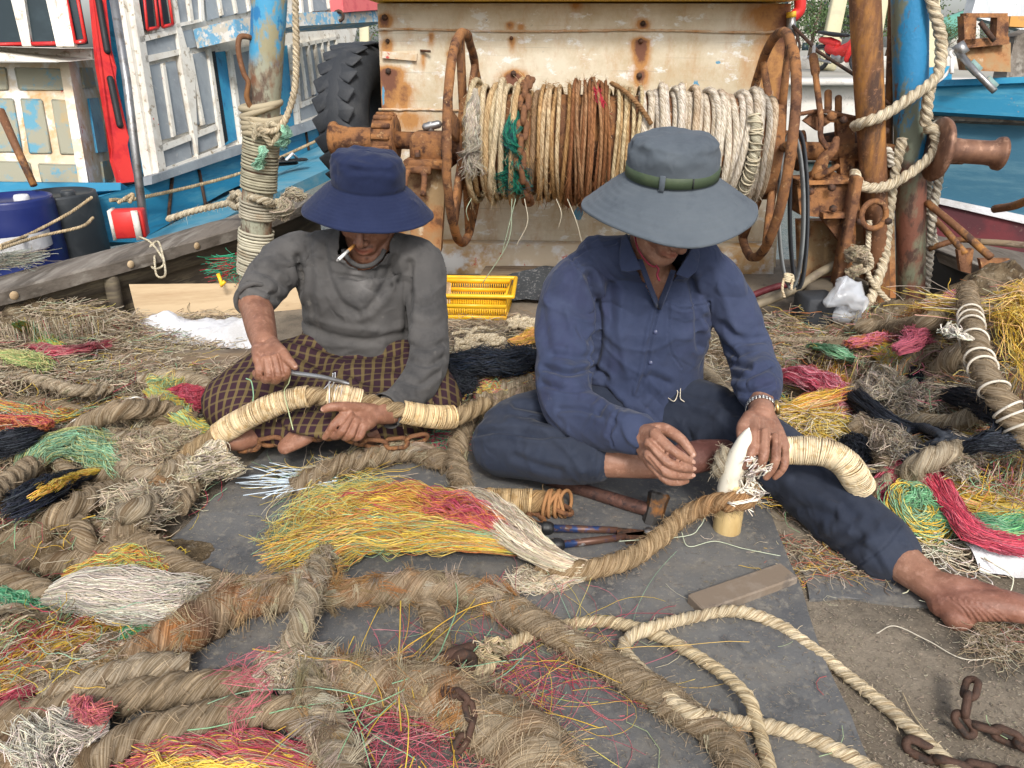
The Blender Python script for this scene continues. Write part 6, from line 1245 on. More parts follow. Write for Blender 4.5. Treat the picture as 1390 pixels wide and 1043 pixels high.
st=[([(700,552),(740,560),(790,582),(812,600)],5,-.008),([(720,566),(760,572),(800,596)],5,.005),([(690,570),(735,585),(770,612),(790,640)],5,.006),([(640,590),(680,585),(730,592),(770,590)],4,-.010),([(650,560),(690,556),(740,566)],6,.005),([(700,620),(730,632),(760,640)],5,-.005),([(806,590),(812,620),(806,650)],2,-.003),
 ([(930,530),(980,545),(1020,575)],7,-.006),([(900,545),(960,560),(1000,590)],6,.006),([(1060,700),(1090,690),(1130,700)],7,-.006),([(1080,650),(1120,665),(1160,700)],7,-.005),([(1100,730),(1140,720),(1180,735)],7,.006),([(1120,760),(1150,740),(1170,730)],6,-.006),([(1225,712),(1200,742),(1160,772)],1.6,-.0025)]
V=sculpt(V,N,st); tc_=1+.15*vn(V,6,3)+.08*vn(V,60,2); ds=np.clip(vn(V,9,3)-.05,0,1)*.7; tc_=tc_[:,None]*(1+ds[:,None]*np.array([[.6,.55,.45]]))*np.array([[.95,1,1.12]])
mb=MB(); mb.add(V,Fq,tc_); obj('trousers',mb,TROU,pr)
# watch on a steel bracelet
wt=MB(); a0=P(1033,556,1.69); t=nrm(P(1034,566,1.655)-P(1032,545,1.72)); bu=nrm(np.array([0,0,1.])-t*t[2]); bv=np.cross(t,bu)
for k in range(26):
    a_=2*math.pi*k/26; d=math.cos(a_)*bu+math.sin(a_)*bv; tt=np.cross(t,d)
    for s in (-1,0,1): box(wt,a0+d*.0335+t*s*.0052,(.0064,.0048,.0025),basis(tt,t,d),bev=.0007)
wo=obj('wristwatch',wt,BRIGHT,pr); d=nrm(np.array([.85,-.35,.25])); d=nrm(d-t*np.dot(d,t)); wt=MB(); lathe(wt,[(0,-.002),(.017,-.002),(.018,.003),(.015,.006),(0,.0062)],a0+d*.034,d,24); obj('watch_case',wt,mat('brass_case',[(.6,.42,.16)],rough=.3,metal=.9,bump=0),wo)
# little thread on his lap
th=MB(); T(th,catmull([onsurf(V,x,y,off=.006+.008*(k%2)) for k,(x,y) in enumerate(((903,534),(912,540),(918,528),(914,522),(922,520),(920,536),(928,540)))]),.0013,5,col=WHT); obj('loose_thread',th,FIB,label='small curl of pale thread on the right man\'s lap',cat='thread')
# ---------------------------------------------------------------- the man on the left
p2=thing('person','man in navy bucket hat, grey jersey and plaid sarong sitting cross-legged with a cigarette','person',G(450,580,0))
hR=headframe(20,-7,0)@rotm('Y',-4); hatc2=P(500,254,1.99); hc=hatc2-nrm(np.array([.1,-.16,.98]))*.069; hp,L=headparts(hc,hR); B=list(hp); neckb=P(492,356,2.04)
B.append(limb([L(0,-.03,-.05),(L(0,-.03,-.07)+neckb)/2,neckb+[0,.065,-.04]],[.053,.05,.043]))
B.append(torso([P(490,490,2.27),P(490,450,2.22),P(488,400,2.15),P(488,372,2.12)],[.12,.11,.12,.08],[.08,.08,.075,.045]))
B.append(limb([P(392,348,2.12),P(347,400,2.01),P(350,425,1.95),P(355,450,1.865),P(360,468,1.81)],[.03,.04,.042,.037,.031])); 
B+=palm(P(350,466,1.805),P(370,464,1.805),P(350,489,1.745),P(384,484,1.745),.014)
A1={'i':[(384,484,1.745),(389,504,1.733),(384,513,1.75),(374,509,1.765)],'m':[(373,487,1.737),(378,509,1.728),(373,517,1.748),(364,511,1.765)],'r':[(361,489,1.738),(365,510,1.73),(360,516,1.75),(354,510,1.765)],'p':[(351,489,1.745),(352,506,1.738),(350,512,1.755),(346,506,1.768)]}
for k,j in A1.items(): s={'i':1,'m':1.04,'r':1,'p':.9}[k]; B.append(finger(j,[.0122*s,.0112*s,.0098*s,.0085*s]))
B.append(finger([(370,468,1.785),(382,477,1.75),(392,489,1.728),(400,498,1.725)],[.016,.0135,.011,.009]))
B.append(limb([P(574,352,2.12),P(580,505,2.0),P(540,548,1.89),P(514,560,1.835)],[.03,.026,.03,.03]))
B.append(limb([P(530,560,1.86),P(505,563,1.82)],[.031,.028],ry=[.03,.024],up=(0,0,1)))
B+=palm(P(508,555,1.815),P(508,570,1.815),P(470,560,1.765),P(494,580,1.765),.0138)
A2={'i':[(470,560,1.762),(454,576,1.742),(447,586,1.745),(441,594,1.752)],'m':[(476,566,1.757),(465,584,1.735),(457,592,1.745),(449,592,1.765)],'r':[(484,572,1.76),(477,589,1.742),(469,594,1.755),(461,590,1.775)],'p':[(494,579,1.765),(489,592,1.755),(481,595,1.765),(474,590,1.78)]}
for k,j in A2.items(): s={'i':1,'m':1.04,'r':1,'p':.9}[k]; B.append(finger(j,[.0115*s,.0105*s,.0092*s,.008*s]))
B.append(finger([(500,556,1.81),(482,554,1.775),(462,552,1.75),(448,553,1.742),(440,556,1.742)],[.016,.015,.012,.0112,.009]))
B.append(limb([P(450,500,2.25),P(330,545,2.03)],[.05,.04])); B.append(limb([P(530,500,2.25),P(585,545,2.05)],[.05,.04])); B.append(limb([P(330,550,2.02),P(430,585,1.88)],[.035,.03])); B.append(limb([P(585,550,2.04),P(500,590,1.93)],[.035,.03]))
B.append(limb([P(452,560,1.90),P(430,575,1.865),P(408,592,1.85),P(388,606,1.845)],[.034,.034,.032,.022],ry=[.03,.026,.02,.014],up=(0,-.6,1)))
B.append(limb([P(345,592,1.9),P(325,598,1.87),P(305,600,1.85)],[.03,.028,.02]))
V,N,Fq=fuse(B,.0025,5)
tint=[('c',[L(-.018,.083,-.067),L(0,.092,-.068),L(.018,.083,-.067)],.0075,(1.25,.85,.85))]
for k in range(9):
    x=(k-4)*.0062; tint.append(('s',L(x,.089-abs(x)*.25,-.0535-abs(x)*.18),.0045,(.42,.42,.45)))
for k in range(7):
    a=rng.uniform(-1,1); tint.append(('s',L(a*.012,.088,-.092+rng.uniform(-.005,.004)),.004,(.72,.7,.7)))
for j in list(A1.values())+list(A2.values()): tint.append(('s',P(*j[1]),.012,(.84,.78,.76)))
c=skincol(V,tint)*(1+.12*vn(V,22,2)[:,None]+.05*vn(V,70,1)[:,None]); c*= np.array([.92,.86,.82])
wr=[]
for j in list(A1.values())+list(A2.values()):
    x,y=j[1][0],j[1][1]; wr.append(([(x-4,y-2),(x+4,y+1)],1.0,-.0008))
for a,b in (((378,483),(384,508)),((367,486),(372,512)),((356,488),(359,512)),((474,562),(459,582)),((480,570),(471,588)),((489,577),(483,592))): wr.append(([a,b],1.7,-.0022))
V=sculpt(V,N,wr); mb=MB(); mb.add(V,Fq,c); body=obj('body',mb,SKIN,p2)
nail((448,553,1.742),(440,556,1.742),vw((440,556,1.742))+np.array([0,0,.3]),.0055,parent=body); nail((392,489,1.728),(400,498,1.725),vw((400,498,1.725))+np.array([.4,0,.4]),.005,parent=body)
for s in (-1,1):
    mb=MB(); addt(mb,ell(L(s*.032,.071,.002),(.0115,.0115,.0115))); obj('eye',mb,SACK,body)
hm=MB()
for s in (-1,1): fan(hm,[L(s*.07,-.02,.03),L(s*.079,-.03,0),L(s*.075,-.05,-.045)],[.022,.022,.012],320,[(.012,.01,.01)],r=.0007,floor=-1,flat=.6,wav=.004)
fan(hm,[L(0,-.1,.02),L(0,-.108,-.03),L(0,-.09,-.07)],[.055,.055,.04],500,[(.012,.01,.01)],r=.0008,floor=-1,flat=.4,wav=.004); obj('hair',hm,FIB,body)
makehat(p2,hatc2,(.1,-.16,.98),.096,.086,.172,.066,HATN,stitch=9,wob=.006,seed=4.1,sag=(.004,-math.pi/2))
# jersey
S=[torso([P(490,482,2.25),P(490,455,2.22),P(490,420,2.18),P(489,385,2.14),P(486,356,2.11),P(488,340,2.07)],[.165,.168,.17,.182,.16,.085],[.125,.122,.12,.12,.095,.065])]
S.append(limb([P(408,344,2.11),P(385,356,2.10),P(362,384,2.04),P(349,402,1.995)],[.066,.066,.06,.056],M=28))
S.append(limb([P(556,350,2.1),P(572,362,2.11),P(580,420,2.08),P(583,470,2.05),P(578,506,2.0),P(556,536,1.935),P(535,553,1.885)],[.066,.066,.058,.055,.056,.05,.044],M=28))
S.append(limb([P(430,336,2.1),P(460,336,2.07),P(490,340,2.05),P(520,338,2.07),P(545,338,2.1)],[.045,.052,.055,.052,.045]))
V,N,Fq=fuse(S,.0045,4); V=V+N*(creases(V,(.1,-.3,1),.006,20,5)+creases(V,(-.5,-.3,.8),.004,34,8))[:,None]; N=normals(V,Fq)
st=[([(405,350),(408,385),(398,412)],5,-.012),([(345,365),(370,375),(395,395)],4,-.006),([(335,385),(355,392),(380,408)],4,-.007),([(375,345),(392,362),(404,382)],4,.005),([(556,358),(555,400),(552,450)],5,-.011),([(440,335),(446,375),(462,410),(486,425)],5,-.007),([(430,350),(432,390),(440,430)],6,.006),([(535,350),(520,390),(500,420)],5,-.006),([(510,345),(505,380),(492,405)],4,.005),
 ([(412,440),(450,455),(500,462),(550,452)],5,-.006),([(420,428),(460,442),(510,448)],4,.005),([(560,470),(580,474),(600,466)],4,-.006),([(556,490),(580,496),(602,486)],4,-.007),([(545,515),(570,522),(592,508)],4,-.006),([(534,530),(552,545),(565,548)],3,-.005),([(560,440),(585,446),(602,436)],5,-.004),([(548,346),(562,358),(556,380)],1.5,-.002),([(455,345),(475,362),(505,362),(525,345)],2.2,.003)]
V=sculpt(V,N,st); px,py,d=proj(V); stn=np.zeros(len(V))
vv=((np.hypot((px-494)/34,(py-330)/37)<1)&(d<2.1)&(N[:,1]<.2))|((segp(V,[neckb+np.array([0,-.03,-.01]),L(0,.02,-.07),L(0,.04,-.03)])<.07)&(py<345))
col=1+.14*vn(V,7,3)
for sx,sy,w_,a in ((487,380,12,.55),(497,390,9,.45),(470,355,14,.3),(515,440,16,.25),(505,395,20,.2),(450,400,16,.15),(560,520,22,.12)):
    col+=a*np.exp(-((px-sx)/w_)**2-((py-sy)/(w_*1.5))**2)*np.clip(.5+1.5*vn(V,30,3),0,1.5)*(N[:,1]<0)
for sx,sy,w_ in ((543,374,4),(540,382,3),(532,387,3),(560,395,3)): col-=.7*np.exp(-((px-sx)/w_)**2-((py-sy)/(w_*1.4))**2)*(N[:,1]<0)
mb=MB(); keep=~(vv[Fq].any(1)); mb.add(V,Fq[keep],np.clip(col,.1,3)[:,None]*np.ones((1,3))); js=obj('jersey',mb,GREYSH,p2); js.modifiers.new('t','SOLIDIFY').thickness=.003; js.modifiers['t'].offset=-1
nbp=[onsurf(V,494+34*math.cos(a_),330+37*math.sin(a_),off=-.001) for a_ in np.linspace(.3,2.84,15)]; nbp=np.array(nbp); nbp[1:-1]=(nbp[:-2]+2*nbp[1:-1]+nbp[2:])/4; mb=MB(); T(mb,catmull(nbp,4),.0065,8); obj('neckband',mb,GREYSH,js)
mb=MB(); f0=P(334,396,1.985);
c0=P(347,405,1.985); t=nrm(P(352,430,1.93)-P(342,392,2.01)); torus(mb,c0+t*.004,t,.051,.008,40,8); mb.v[-1]+= (vn(mb.v[-1],30,2)*.004)[:,None]; obj('rolled_cuff',mb,GREYSH,js)
mb=MB(); c0=P(529,556,1.875); t=nrm(P(512,562,1.83)-P(545,548,1.9)); u=nrm(np.array([0,0,1.])-t*t[2]); pr_=[(.043,-.045),(.046,-.02),(.0475,0),(.049,.014),(.047,.015),(.044,-.01)]; lathe(mb,pr_,c0,t,40); mb.v[-1]+=vn(mb.v[-1],22,2)[:,None]*.005; obj('turned_cuff',mb,GREYSH,js)
# sarong
hL,kL=P(455,500,2.26),P(322,548,2.01); hR_,kR=P(525,500,2.26),P(592,546,2.04)
S=[limb([hL,P(385,516,2.12),P(338,540,2.03),kL],[.115,.11,.1,.092],M=34),limb([hR_,P(562,515,2.15),P(585,538,2.06),kR],[.115,.1,.082,.076],M=34),
 limb([kL,P(350,575,1.94),P(400,590,1.885)],[.085,.06,.038],M=26),limb([kR,P(565,562,1.99),P(520,580,1.95)],[.07,.055,.04],M=26),
 limb([P(490,470,2.26),P(480,505,2.13),P(470,540,2.0),P(462,556,1.93)],[.2,.235,.235,.16],ry=[.08,.05,.042,.03],up=(0,-.3,1),M=40),
 torso([P(490,505,2.28),P(490,462,2.25)],[.18,.178],[.13,.128])]
V,N,Fq=fuse(S,.0045,5); st=[([(345,470),(400,480),(440,500),(465,520)],6,-.012),([(350,455),(410,466),(470,482),(540,480)],5,-.009),([(465,505),(500,520),(530,520)],5,-.009),([(400,450),(430,468),(470,472),(550,462)],6,.008),([(380,478),(430,490),(462,510)],6,.007),([(466,505),(520,500),(560,490)],6,.008),([(470,530),(510,530),(545,520)],5,-.009),([(320,500),(350,495),(390,505)],6,-.005),([(585,500),(596,530),(590,560)],5,-.006),([(560,500),(570,520),(575,545)],4,-.006)]
N=normals(V,Fq); V=V+N*creases(V,(1,.2,.5),.004,16,5)[:,None]; V=sculpt(V,N,st)
def legparam(V,a,b):
    t=nrm(b-a); s=(V-a)@t; q=V-a-s[:,None]*t; u=nrm(np.array([0,0,1.])-t*t[2]); w=np.cross(t,u); an=np.arctan2(q@w,q@u); return s,an,np.linalg.norm(q,axis=1)
s1,a1,r1=legparam(V,hL,kL); s2,a2,r2=legparam(V,hR_,kR); Lk=np.linalg.norm(kL-hL); Lk2=np.linalg.norm(kR-hR_)
ex1=np.clip(s1-Lk,0,None); uu1=np.where(s1>Lk,Lk+np.arctan2(ex1,r1)*.095,s1); ex2=np.clip(s2-Lk2,0,None); uu2=np.where(s2>Lk2,Lk2+np.arctan2(ex2,r2)*.08,s2)
xm=P(466,520,2.05)[0]; dx=V[:,0]-xm; w_=.72*V[:,1]+.72*V[:,2]; left=dx<0
al=.12; qa=np.where(left,-dx,dx); u=qa*math.cos(al)+w_*math.sin(al)+.5*np.clip(qa-.12,0,1)**2; v=w_*math.cos(al)-qa*math.sin(al)+.9*np.clip(qa-.1,0,1)**2
lay=np.stack([u+.5,v+.5,0*u],1); lay[:,:2]+=.006*np.stack([vn(V,9,2),vn(V+5,9,2)],1)
mb=MB(); mb.add(V,Fq,None,lay); obj('sarong',mb,SARONG,p2)
# cigarette
cg=thing('cigarette','lit white cigarette with an orange filter in the left man\'s mouth','cigarette',P(478,334,1.98))
a,b=P(480,334,1.985),P(459,353,1.925); mb=MB(); T(mb,[a+(b-a)*.36,b],.0042,14); obj('paper_tube',mb,mat('cigarette_paper',[(.8,.8,.78)],rough=.8,bump=0),cg)
mb=MB(); T(mb,[a-(b-a)*.15,a+(b-a)*.36],.0043,14); obj('filter',mb,mat('cork_filter',[(.62,.3,.08)],rough=.7,bump=0),cg)
mb=MB(); T(mb,[b,b+(b-a)*.08],[.0042,.003],14); obj('ash',mb,mat('ash',[(.25,.24,.23)],rough=.9,bump=.5,bscale=900),cg)
# ================================================================ MAT, HEAPS, ROPES, YARN
def quadgrid(q,n,m): 
    U,V_=np.meshgrid(np.linspace(0,1,n),np.linspace(0,1,m),indexing='ij')
    return (q[0]*(1-U[...,None])+q[1]*U[...,None])*(1-V_[...,None])+(q[3]*(1-U[...,None])+q[2]*U[...,None])*V_[...,None],U,V_
def gridf(n,m): return np.array([[i*m+j,(i+1)*m+j,(i+1)*m+j+1,i*m+j+1] for i in range(n-1) for j in range(m-1)])
MATQ=[G(398,578,.012),G(1008,615,.012),G(1200,1075,.012),G(-140,1075,.012)]
X,U,V_=quadgrid(MATQ,150,130); X[...,2]+=.005*vn(X,4,2)+.0025*vn(X,16,2); edge_=np.minimum(np.minimum(U,1-U),V_)
X[...,2]+=.006*np.exp(-edge_/.03)+.006*vn(X,2.2,2)+.004*(1-2*np.abs(vn(X,3.1,2)))**3; X[...,0]+=np.exp(-U/.05)*.02*vn(X,5,2)-np.exp(-(1-U)/.05)*.02*vn(X,5,2)
mb=MB(); mb.add(X.reshape(-1,3),gridf(150,130)[:,::-1]); 
def skirt(path,dz):
    n=len(path); Vv=np.vstack([path,path-np.array([0,0,dz])]); mb.add(Vv,np.array([[i,i+1,n+i+1,n+i] for i in range(n-1)]))
skirt(X[-1],.02); skirt(X[0],.02); skirt(X[:,0],.02); obj('rubber_mat',mb,RUBBER,label='big worn dark rubber mat spread on the deck under the ropes and tools',cat='rubber mat')
q=[G(1082,778,.008),G(1292,795,.008),G(1310,830,.008),G(1100,812,.008)]; X,U,V_=quadgrid(q,50,24); X[...,2]+=.003*vn(X,20,2); X[...,:2]+=(.02*vn(X,9,2)*np.clip(1-np.minimum(np.minimum(U,1-U),np.minimum(V_,1-V_))*8,0,1))[...,None]
mb=MB(); mb.add(X.reshape(-1,3),gridf(50,24)[:,::-1]); skirt(X[:,-1],.01); obj('rubber_patch',mb,RUBBER,label='smaller dark rubber offcut on the brown deck right of the big mat',cat='rubber mat')
# piles of old rope fibre that carry the strands
def hp(px,py,z=0): return G(px,py,z)[:2]
bumps=[] # (x,y,height,sx,sy)
for (px,py,h_,sx,sy) in [(30,470,.13,.28,.2),(120,455,.07,.3,.14),(-30,560,.12,.25,.25),(100,530,.04,.3,.15),(190,600,.09,.13,.10),(50,640,.12,.22,.12),(-20,740,.10,.2,.12),(120,760,.07,.22,.08),(60,900,.07,.2,.1),(-40,1000,.07,.18,.2),(180,545,.05,.2,.1),
   (1120,520,.10,.16,.14),(1230,540,.12,.2,.2),(1340,470,.28,.26,.22),(1390,560,.22,.25,.25),(1290,600,.12,.2,.12),(1330,690,.08,.18,.1),(1420,680,.12,.2,.15),(1230,690,.05,.08,.07),(1060,450,.05,.15,.12),(1180,450,.09,.2,.12),(690,470,.03,.2,.12),(640,520,.03,.15,.1),(1000,480,.04,.1,.12),(1400,760,.05,.12,.06)]:
    x,y=hp(px,py); bumps.append((x,y,h_,sx,sy))
def heapz(x,y):
    z=np.zeros_like(x)
    for bx,by,h_,sx,sy in bumps: z=z+h_*np.exp(-((x-bx)/sx)**2-((y-by)/sy)**2)
    return z
def heapmesh(x0,x1,y0,y1,n,m,mk):
    U,V_=np.meshgrid(np.linspace(x0,x1,n),np.linspace(y0,y1,m),indexing='ij'); z=heapz(U,V_); p=np.stack([U,V_,z],-1)
    z=z*(1+.35*vn(p,9,3))+np.clip(z,0,.05)/.05*(.02*np.abs(vn(p,18,3))+.012*vn(p,45,2))-.012; p[...,2]=z; mb=MB(); f=gridf(n,m)
    keep=(z.reshape(-1)[f]>-.004).any(1); mb.add(p.reshape(-1,3),f[keep]); return mb
HEAP=mat('matted_old_fibre',[(.2,.145,.085),((.32,.25,.16),12,.45,.6),((.1,.07,.045),20,.5,.64),((.4,.34,.25),60,.56,.66),((.2,.05,.05),9,.68,.74)],rough=.95,bump=1,bscale=120,bdist=.02,spec=.1)
obj('fibre_heap',heapmesh(-2.2,-.35,1.0,3.1,220,240,None),HEAP,label='low spread of matted brown rope fibre left of the men',cat='rope fibre',kind='stuff')
obj('fibre_heap',heapmesh(.3,2.5,1.35,3.3,240,220,None),HEAP,label='high heap of matted rope fibre right of the men',cat='rope fibre',kind='stuff')
def zc(px,py,dz=.0):      # a point lying on the heap under that pixel
    z=0
    for _ in range(6): p=G(px,py,z+dz); z=float(heapz(p[0],p[1]))
    return G(px,py,z+dz)
def R_(name,label,ctrl,R,col=RC,fz=2600,heap=False,group=None,cat='rope',extra=None,**k):
    pts=[(zc(x,y,R*.8+z) if heap else G(x,y,z)) for x,y,z in ctrl]; mb=MB()
    rope(mb,pts,R,col=col,fz=fz,**k)
    if extra: extra(mb,pts)
    return obj(name,mb,ROPE,label=label,cat=cat,group=group)
OB=(.285,.228,.158); OBL=(.35,.295,.215)
TUF=[(.42,.35,.25),(.52,.45,.34),(.33,.26,.17),(.38,.26,.14),(.58,.52,.42)]; TUR=[(.42,.22,.09),(.3,.14,.06),(.5,.36,.2),(.55,.42,.27)]; RB=(.3,.12,.04)
# -- big ropes in the foreground
fur=lambda n,t0,w_,L=.035,c=(.42,.31,.18):(lambda mb,pts:_fur(mb,pts,n,t0,w_,L,c))
def _fur(mb,pts,n,t0,w_,L,c,R=.036):
    p,_=resample(catmull(pts,14),n=120); n=int(n*.4); L=L*.62; i=np.clip((t0+rng.normal(size=n)*w_)*119,0,119).astype(int); t,U,B=frames(p); a=rng.uniform(0,2*math.pi,n)
    d=np.cos(a)[:,None]*U[i]+np.sin(a)[:,None]*B[i]; d[:,2]=np.abs(d[:,2]); d=nrm(d); fuzz(mb,p[i]+d*R,d,t[i]+rng.normal(size=(n,3))*.5,n,L,.0004,c,lift=.4,droop=.5)
THK=[(120,925,.03),(170,905,.04),(230,872,.05),(300,828,.05),(370,808,.045),(450,806,.045),(530,800,.05),(600,798,.05),(660,812,.045),(720,842,.04),(790,882,.04),(860,922,.035),(930,968,.035),(985,1010,.035)]
R_('thick_rope','thick lumpy old rope with rusty sores crossing the mat from lower left to lower right',[(120,925,.03),(170,905,.04),(230,872,.05),(300,828,.05),(370,808,.045),(450,806,.045),(530,800,.05),(600,798,.05),(660,812,.045),(720,842,.04),(790,882,.04),(860,922,.035),(930,968,.035),(985,1010,.035),(1020,1075,.035)],.031,fz=4200,lump=.35,depth=.16,rad=[.9,1.35,1.5,1.15,1.2,.95,1.1,1.1,1.05,.95,.9,.85,.85,.85,.9],
   wear=[(.1,.035,(.42,.16,.04),.9),(.22,.03,(.4,.15,.045),.8),(.36,.05,(.36,.16,.06),.6),(.48,.03,(.4,.17,.05),.6),(.14,.02,(.06,.025,.02),.7)],extra=lambda mb,pts:(tufts(mb,pts,.036,150,.045,TUF+TUR,0,.35),tufts(mb,pts,.03,90,.035,TUF+TUR[:1],.35,.62),tufts(mb,pts,.026,60,.022,TUF,.62,1,per=14)))
R_('fuzzy_rope','fuzzy grey-brown rope running down over the thick rope to the bottom edge',[(440,752,.06),(424,790,.1),(410,840,.1),(400,885,.06),(415,930,.05),(440,985,.05),(462,1030,.05),(480,1080,.05)],.026,fz=5200,lump=.22,rad=[.8,.9,1,1,1.1,1.25,1.3,1.2],col=OBL,extra=lambda mb,pts:(tufts(mb,pts,.024,80,.03,TUF,0,1,per=16),tufts(mb,pts,.03,60,.045,TUF,.55,1)))
R_('short_rope','short fuzzy rope stub below the thick rope on the mat',[(572,800,.03),(588,840,.03),(598,880,.028),(604,905,.028)],.0225,fz=4200)
R_('furry_rope','very thick matted rope bound with rusty chain at the bottom centre',[(440,925,.03),(500,930,.04),(560,935,.045),(620,955,.05),(670,985,.05),(715,1015,.05),(760,1075,.05)],.043,fz=6500,lump=.4,depth=.12,rad=[.7,.95,1,1.15,1.2,1.2,1.1],fL=.035,wear=[(.3,.08,(.14,.06,.03),.9),(.5,.05,(.36,.15,.05),.9),(.62,.05,(.07,.035,.025),.9),(.8,.05,(.3,.13,.05),.8)],col=(.36,.29,.2),extra=lambda mb,pts:(tufts(mb,pts,.043,200,.04,TUF+TUR,0,1,per=24),tufts(mb,pts,.043,60,.035,TUR,.25,.8,per=24)))
R_('old_rope','smooth old rope lying level across the left side below the grey rope end',[(-30,748,.06),(30,728,.07),(90,718,.07),(150,722,.07),(205,742,.06),(250,772,.05),(300,792,.04),(350,800,.03)],.0245,fz=2200)
R_('old_rope','brown rope entering at the left edge and ending in a grey-white brush',[(-40,775,.07),(0,783,.07),(35,798,.06),(68,812,.05)],.027,fz=1800)
R_('old_rope','long brown rope low at the left ending in a frayed fan',[(-30,990,.05),(40,975,.05),(110,955,.05),(190,944,.05),(270,935,.045),(330,930,.04),(365,925,.04)],.031,fz=2400)
R_('old_rope','curved brown rope at the bottom left, end bent under the fuzzy rope',[(100,1080,.04),(130,1035,.05),(185,1000,.05),(260,980,.05),(330,968,.05),(390,968,.05),(430,990,.03),(440,1030,.02)],.0275,fz=2400)
R_('old_rope','dark brown rope lying under the others at the bottom left corner',[(-30,1040,.03),(20,1020,.03),(70,1000,.02),(110,985,.02)],.03,fz=2400,wear=[(.5,.2,(.4,.16,.05),.8)])
# -- ropes to the left of the left man
R_('long_rope','long bent brown rope curving up from the left edge towards the left man',[(-30,685,.04),(20,650,.04),(70,610,.05),(120,575,.05),(170,556,.05),(220,556,.04),(262,572,.03)],.027,heap=True,fz=2200)
R_('long_rope','brown rope lying behind the bent rope beside the sarong',[(190,520,.03),(230,512,.03),(275,520,.03),(300,545,.02)],.024,heap=True,fz=2000,col=OBL)
R_('long_rope','brown rope passing under the seized rope towards the mat edge',[(215,575,.05),(250,620,.04),(262,650,.03),(240,690,.03)],.026,heap=True,fz=2600)
R_('long_rope','worn rope with a rusty core left of the mat corner',[(150,740,.0),(190,700,.02),(215,665,.04),(225,640,.04)],.03,heap=True,fz=3000,wear=[(.7,.2,(.4,.2,.07),.8)])
R_('laid_rope','coarse laid rope end beside the mat corner',[(160,700,.04),(190,690,.05),(220,672,.05),(262,665,.02)],.025,heap=True,fz=1200,depth=.3,col=OBL)
for k,(pts,lab) in enumerate([([(-20,560,0),(40,548,.01),(90,556,.01),(130,575,0)],'grey rope piece half buried at the left edge of the heap'),([(60,660,.01),(110,650,.03),(165,640,.03),(200,625,.02)],'brown rope piece between the green yarn and the black yarn'),([(30,745,.0),(100,690,.01),(170,668,.01),(220,700,0)],'brown rope piece crossing under the yellow yarn on the left heap'),([(90,680,.0),(110,720,.0),(130,760,0)],'short brown rope piece standing out between the old ropes'),([(60,770,.0),(140,752,.01),(220,740,.0)],'brown rope piece behind the grey-white brush')]):
    R_('rope_piece',lab,pts,.022+.004*(k%3),heap=True,fz=1800,group='rope pieces in the left heap')
# rope being seized by the left man
sp=[P(215,655,1.80),P(255,618,1.83),P(300,588,1.83),P(345,562,1.81),P(400,541,1.81),P(450,538,1.81),P(505,548,1.83),P(560,562,1.86),P(615,566,1.9),P(660,548,1.97)]
mb=MB(); rope(mb,sp,.0235,col=(.36,.27,.16),fz=900,fL=.015); obj('seized_rope',mb,ROPE,label='curved rope over the left man\'s lap, mostly seized with cream twine',cat='rope')
mb=MB(); wrap(mb,sp,.0235,tw=.0024,col=(.6,.47,.29),pitch=.0040,jit=.6,t0=.2,t1=.475,lump=.16,layers=2); obj('twine_seizing',mb,TWINE,label='cream twine seizing on the left part of the lap rope',cat='twine')
mb=MB(); wrap(mb,sp,.0235,tw=.0024,col=(.62,.48,.3),pitch=.0042,jit=.7,t0=.53,t1=.62,lump=.12,layers=2); obj('twine_seizing',mb,TWINE,label='cream twine seizing above the left man\'s fingers',cat='twine')
mb=MB(); wrap(mb,sp,.0235,tw=.0022,col=(.58,.44,.25),pitch=.004,jit=.6,t0=.73,t1=.88,lump=.12,layers=2); obj('twine_seizing',mb,TWINE,label='tan twine seizing on the lap rope right of the grey cuff',cat='twine')
mb=MB(); q_,_=resample(catmull(sp,14),n=101); t_,U_,B_=frames(q_)
for k in range(4): torus(mb,q_[55+k//2],nrm(t_[55]+rng.normal(size=3)*.18),.0285,.0013,28,5,col=(.7,.74,.78))
for e in (((452,507),(446,522)),((448,514),(440,528)),((455,506),(450,526))): T(mb,catmull([P(*e[0],1.74),P((e[0][0]+e[1][0])/2+2,(e[0][1]+e[1][1])/2,1.755),P(*e[1],1.775)]),.0014,5,col=(.7,.74,.78))
T(mb,[P(447,522,1.77),P(447,548,1.765)],.0014,5,col=(.7,.74,.78)); obj('wire_tie',mb,COLR,label='pale blue-white wire tie looped round the lap rope above his fingers',cat='wire tie')
fr_=MB(); fan(fr_,[P(300,598,1.81),P(296,625,1.79),P(300,655,1.76)],[.01,.03,.035],260,[WHT,(.5,.42,.28)],r=.0011,floor=.01,flat=.6,wav=.02); fan(fr_,[P(292,598,1.81),P(270,640,1.78),P(235,665,1.74)],[.01,.03,.03],200,[WHT,(.5,.42,.28)],r=.001,floor=.01,flat=.6,wav=.02)
obj('frayed_twine',fr_,FIB,label='frayed cream yarns hanging from the left end of the seizing',cat='yarn')
gt=MB(); T(gt,catmull([P(334,514,1.86),P(341,518,1.85),P(344,535,1.85),P(343,548,1.85)]),.0016,5,col=GRN2); T(gt,catmull([P(395,506,1.74),P(392,520,1.75),P(386,532,1.77),P(392,560,1.76),P(398,584,1.75)]),.0014,5,col=(.4,.45,.25)); obj('green_thread',gt,COLR,label='thin green threads hanging by the left man\'s fist',cat='thread')
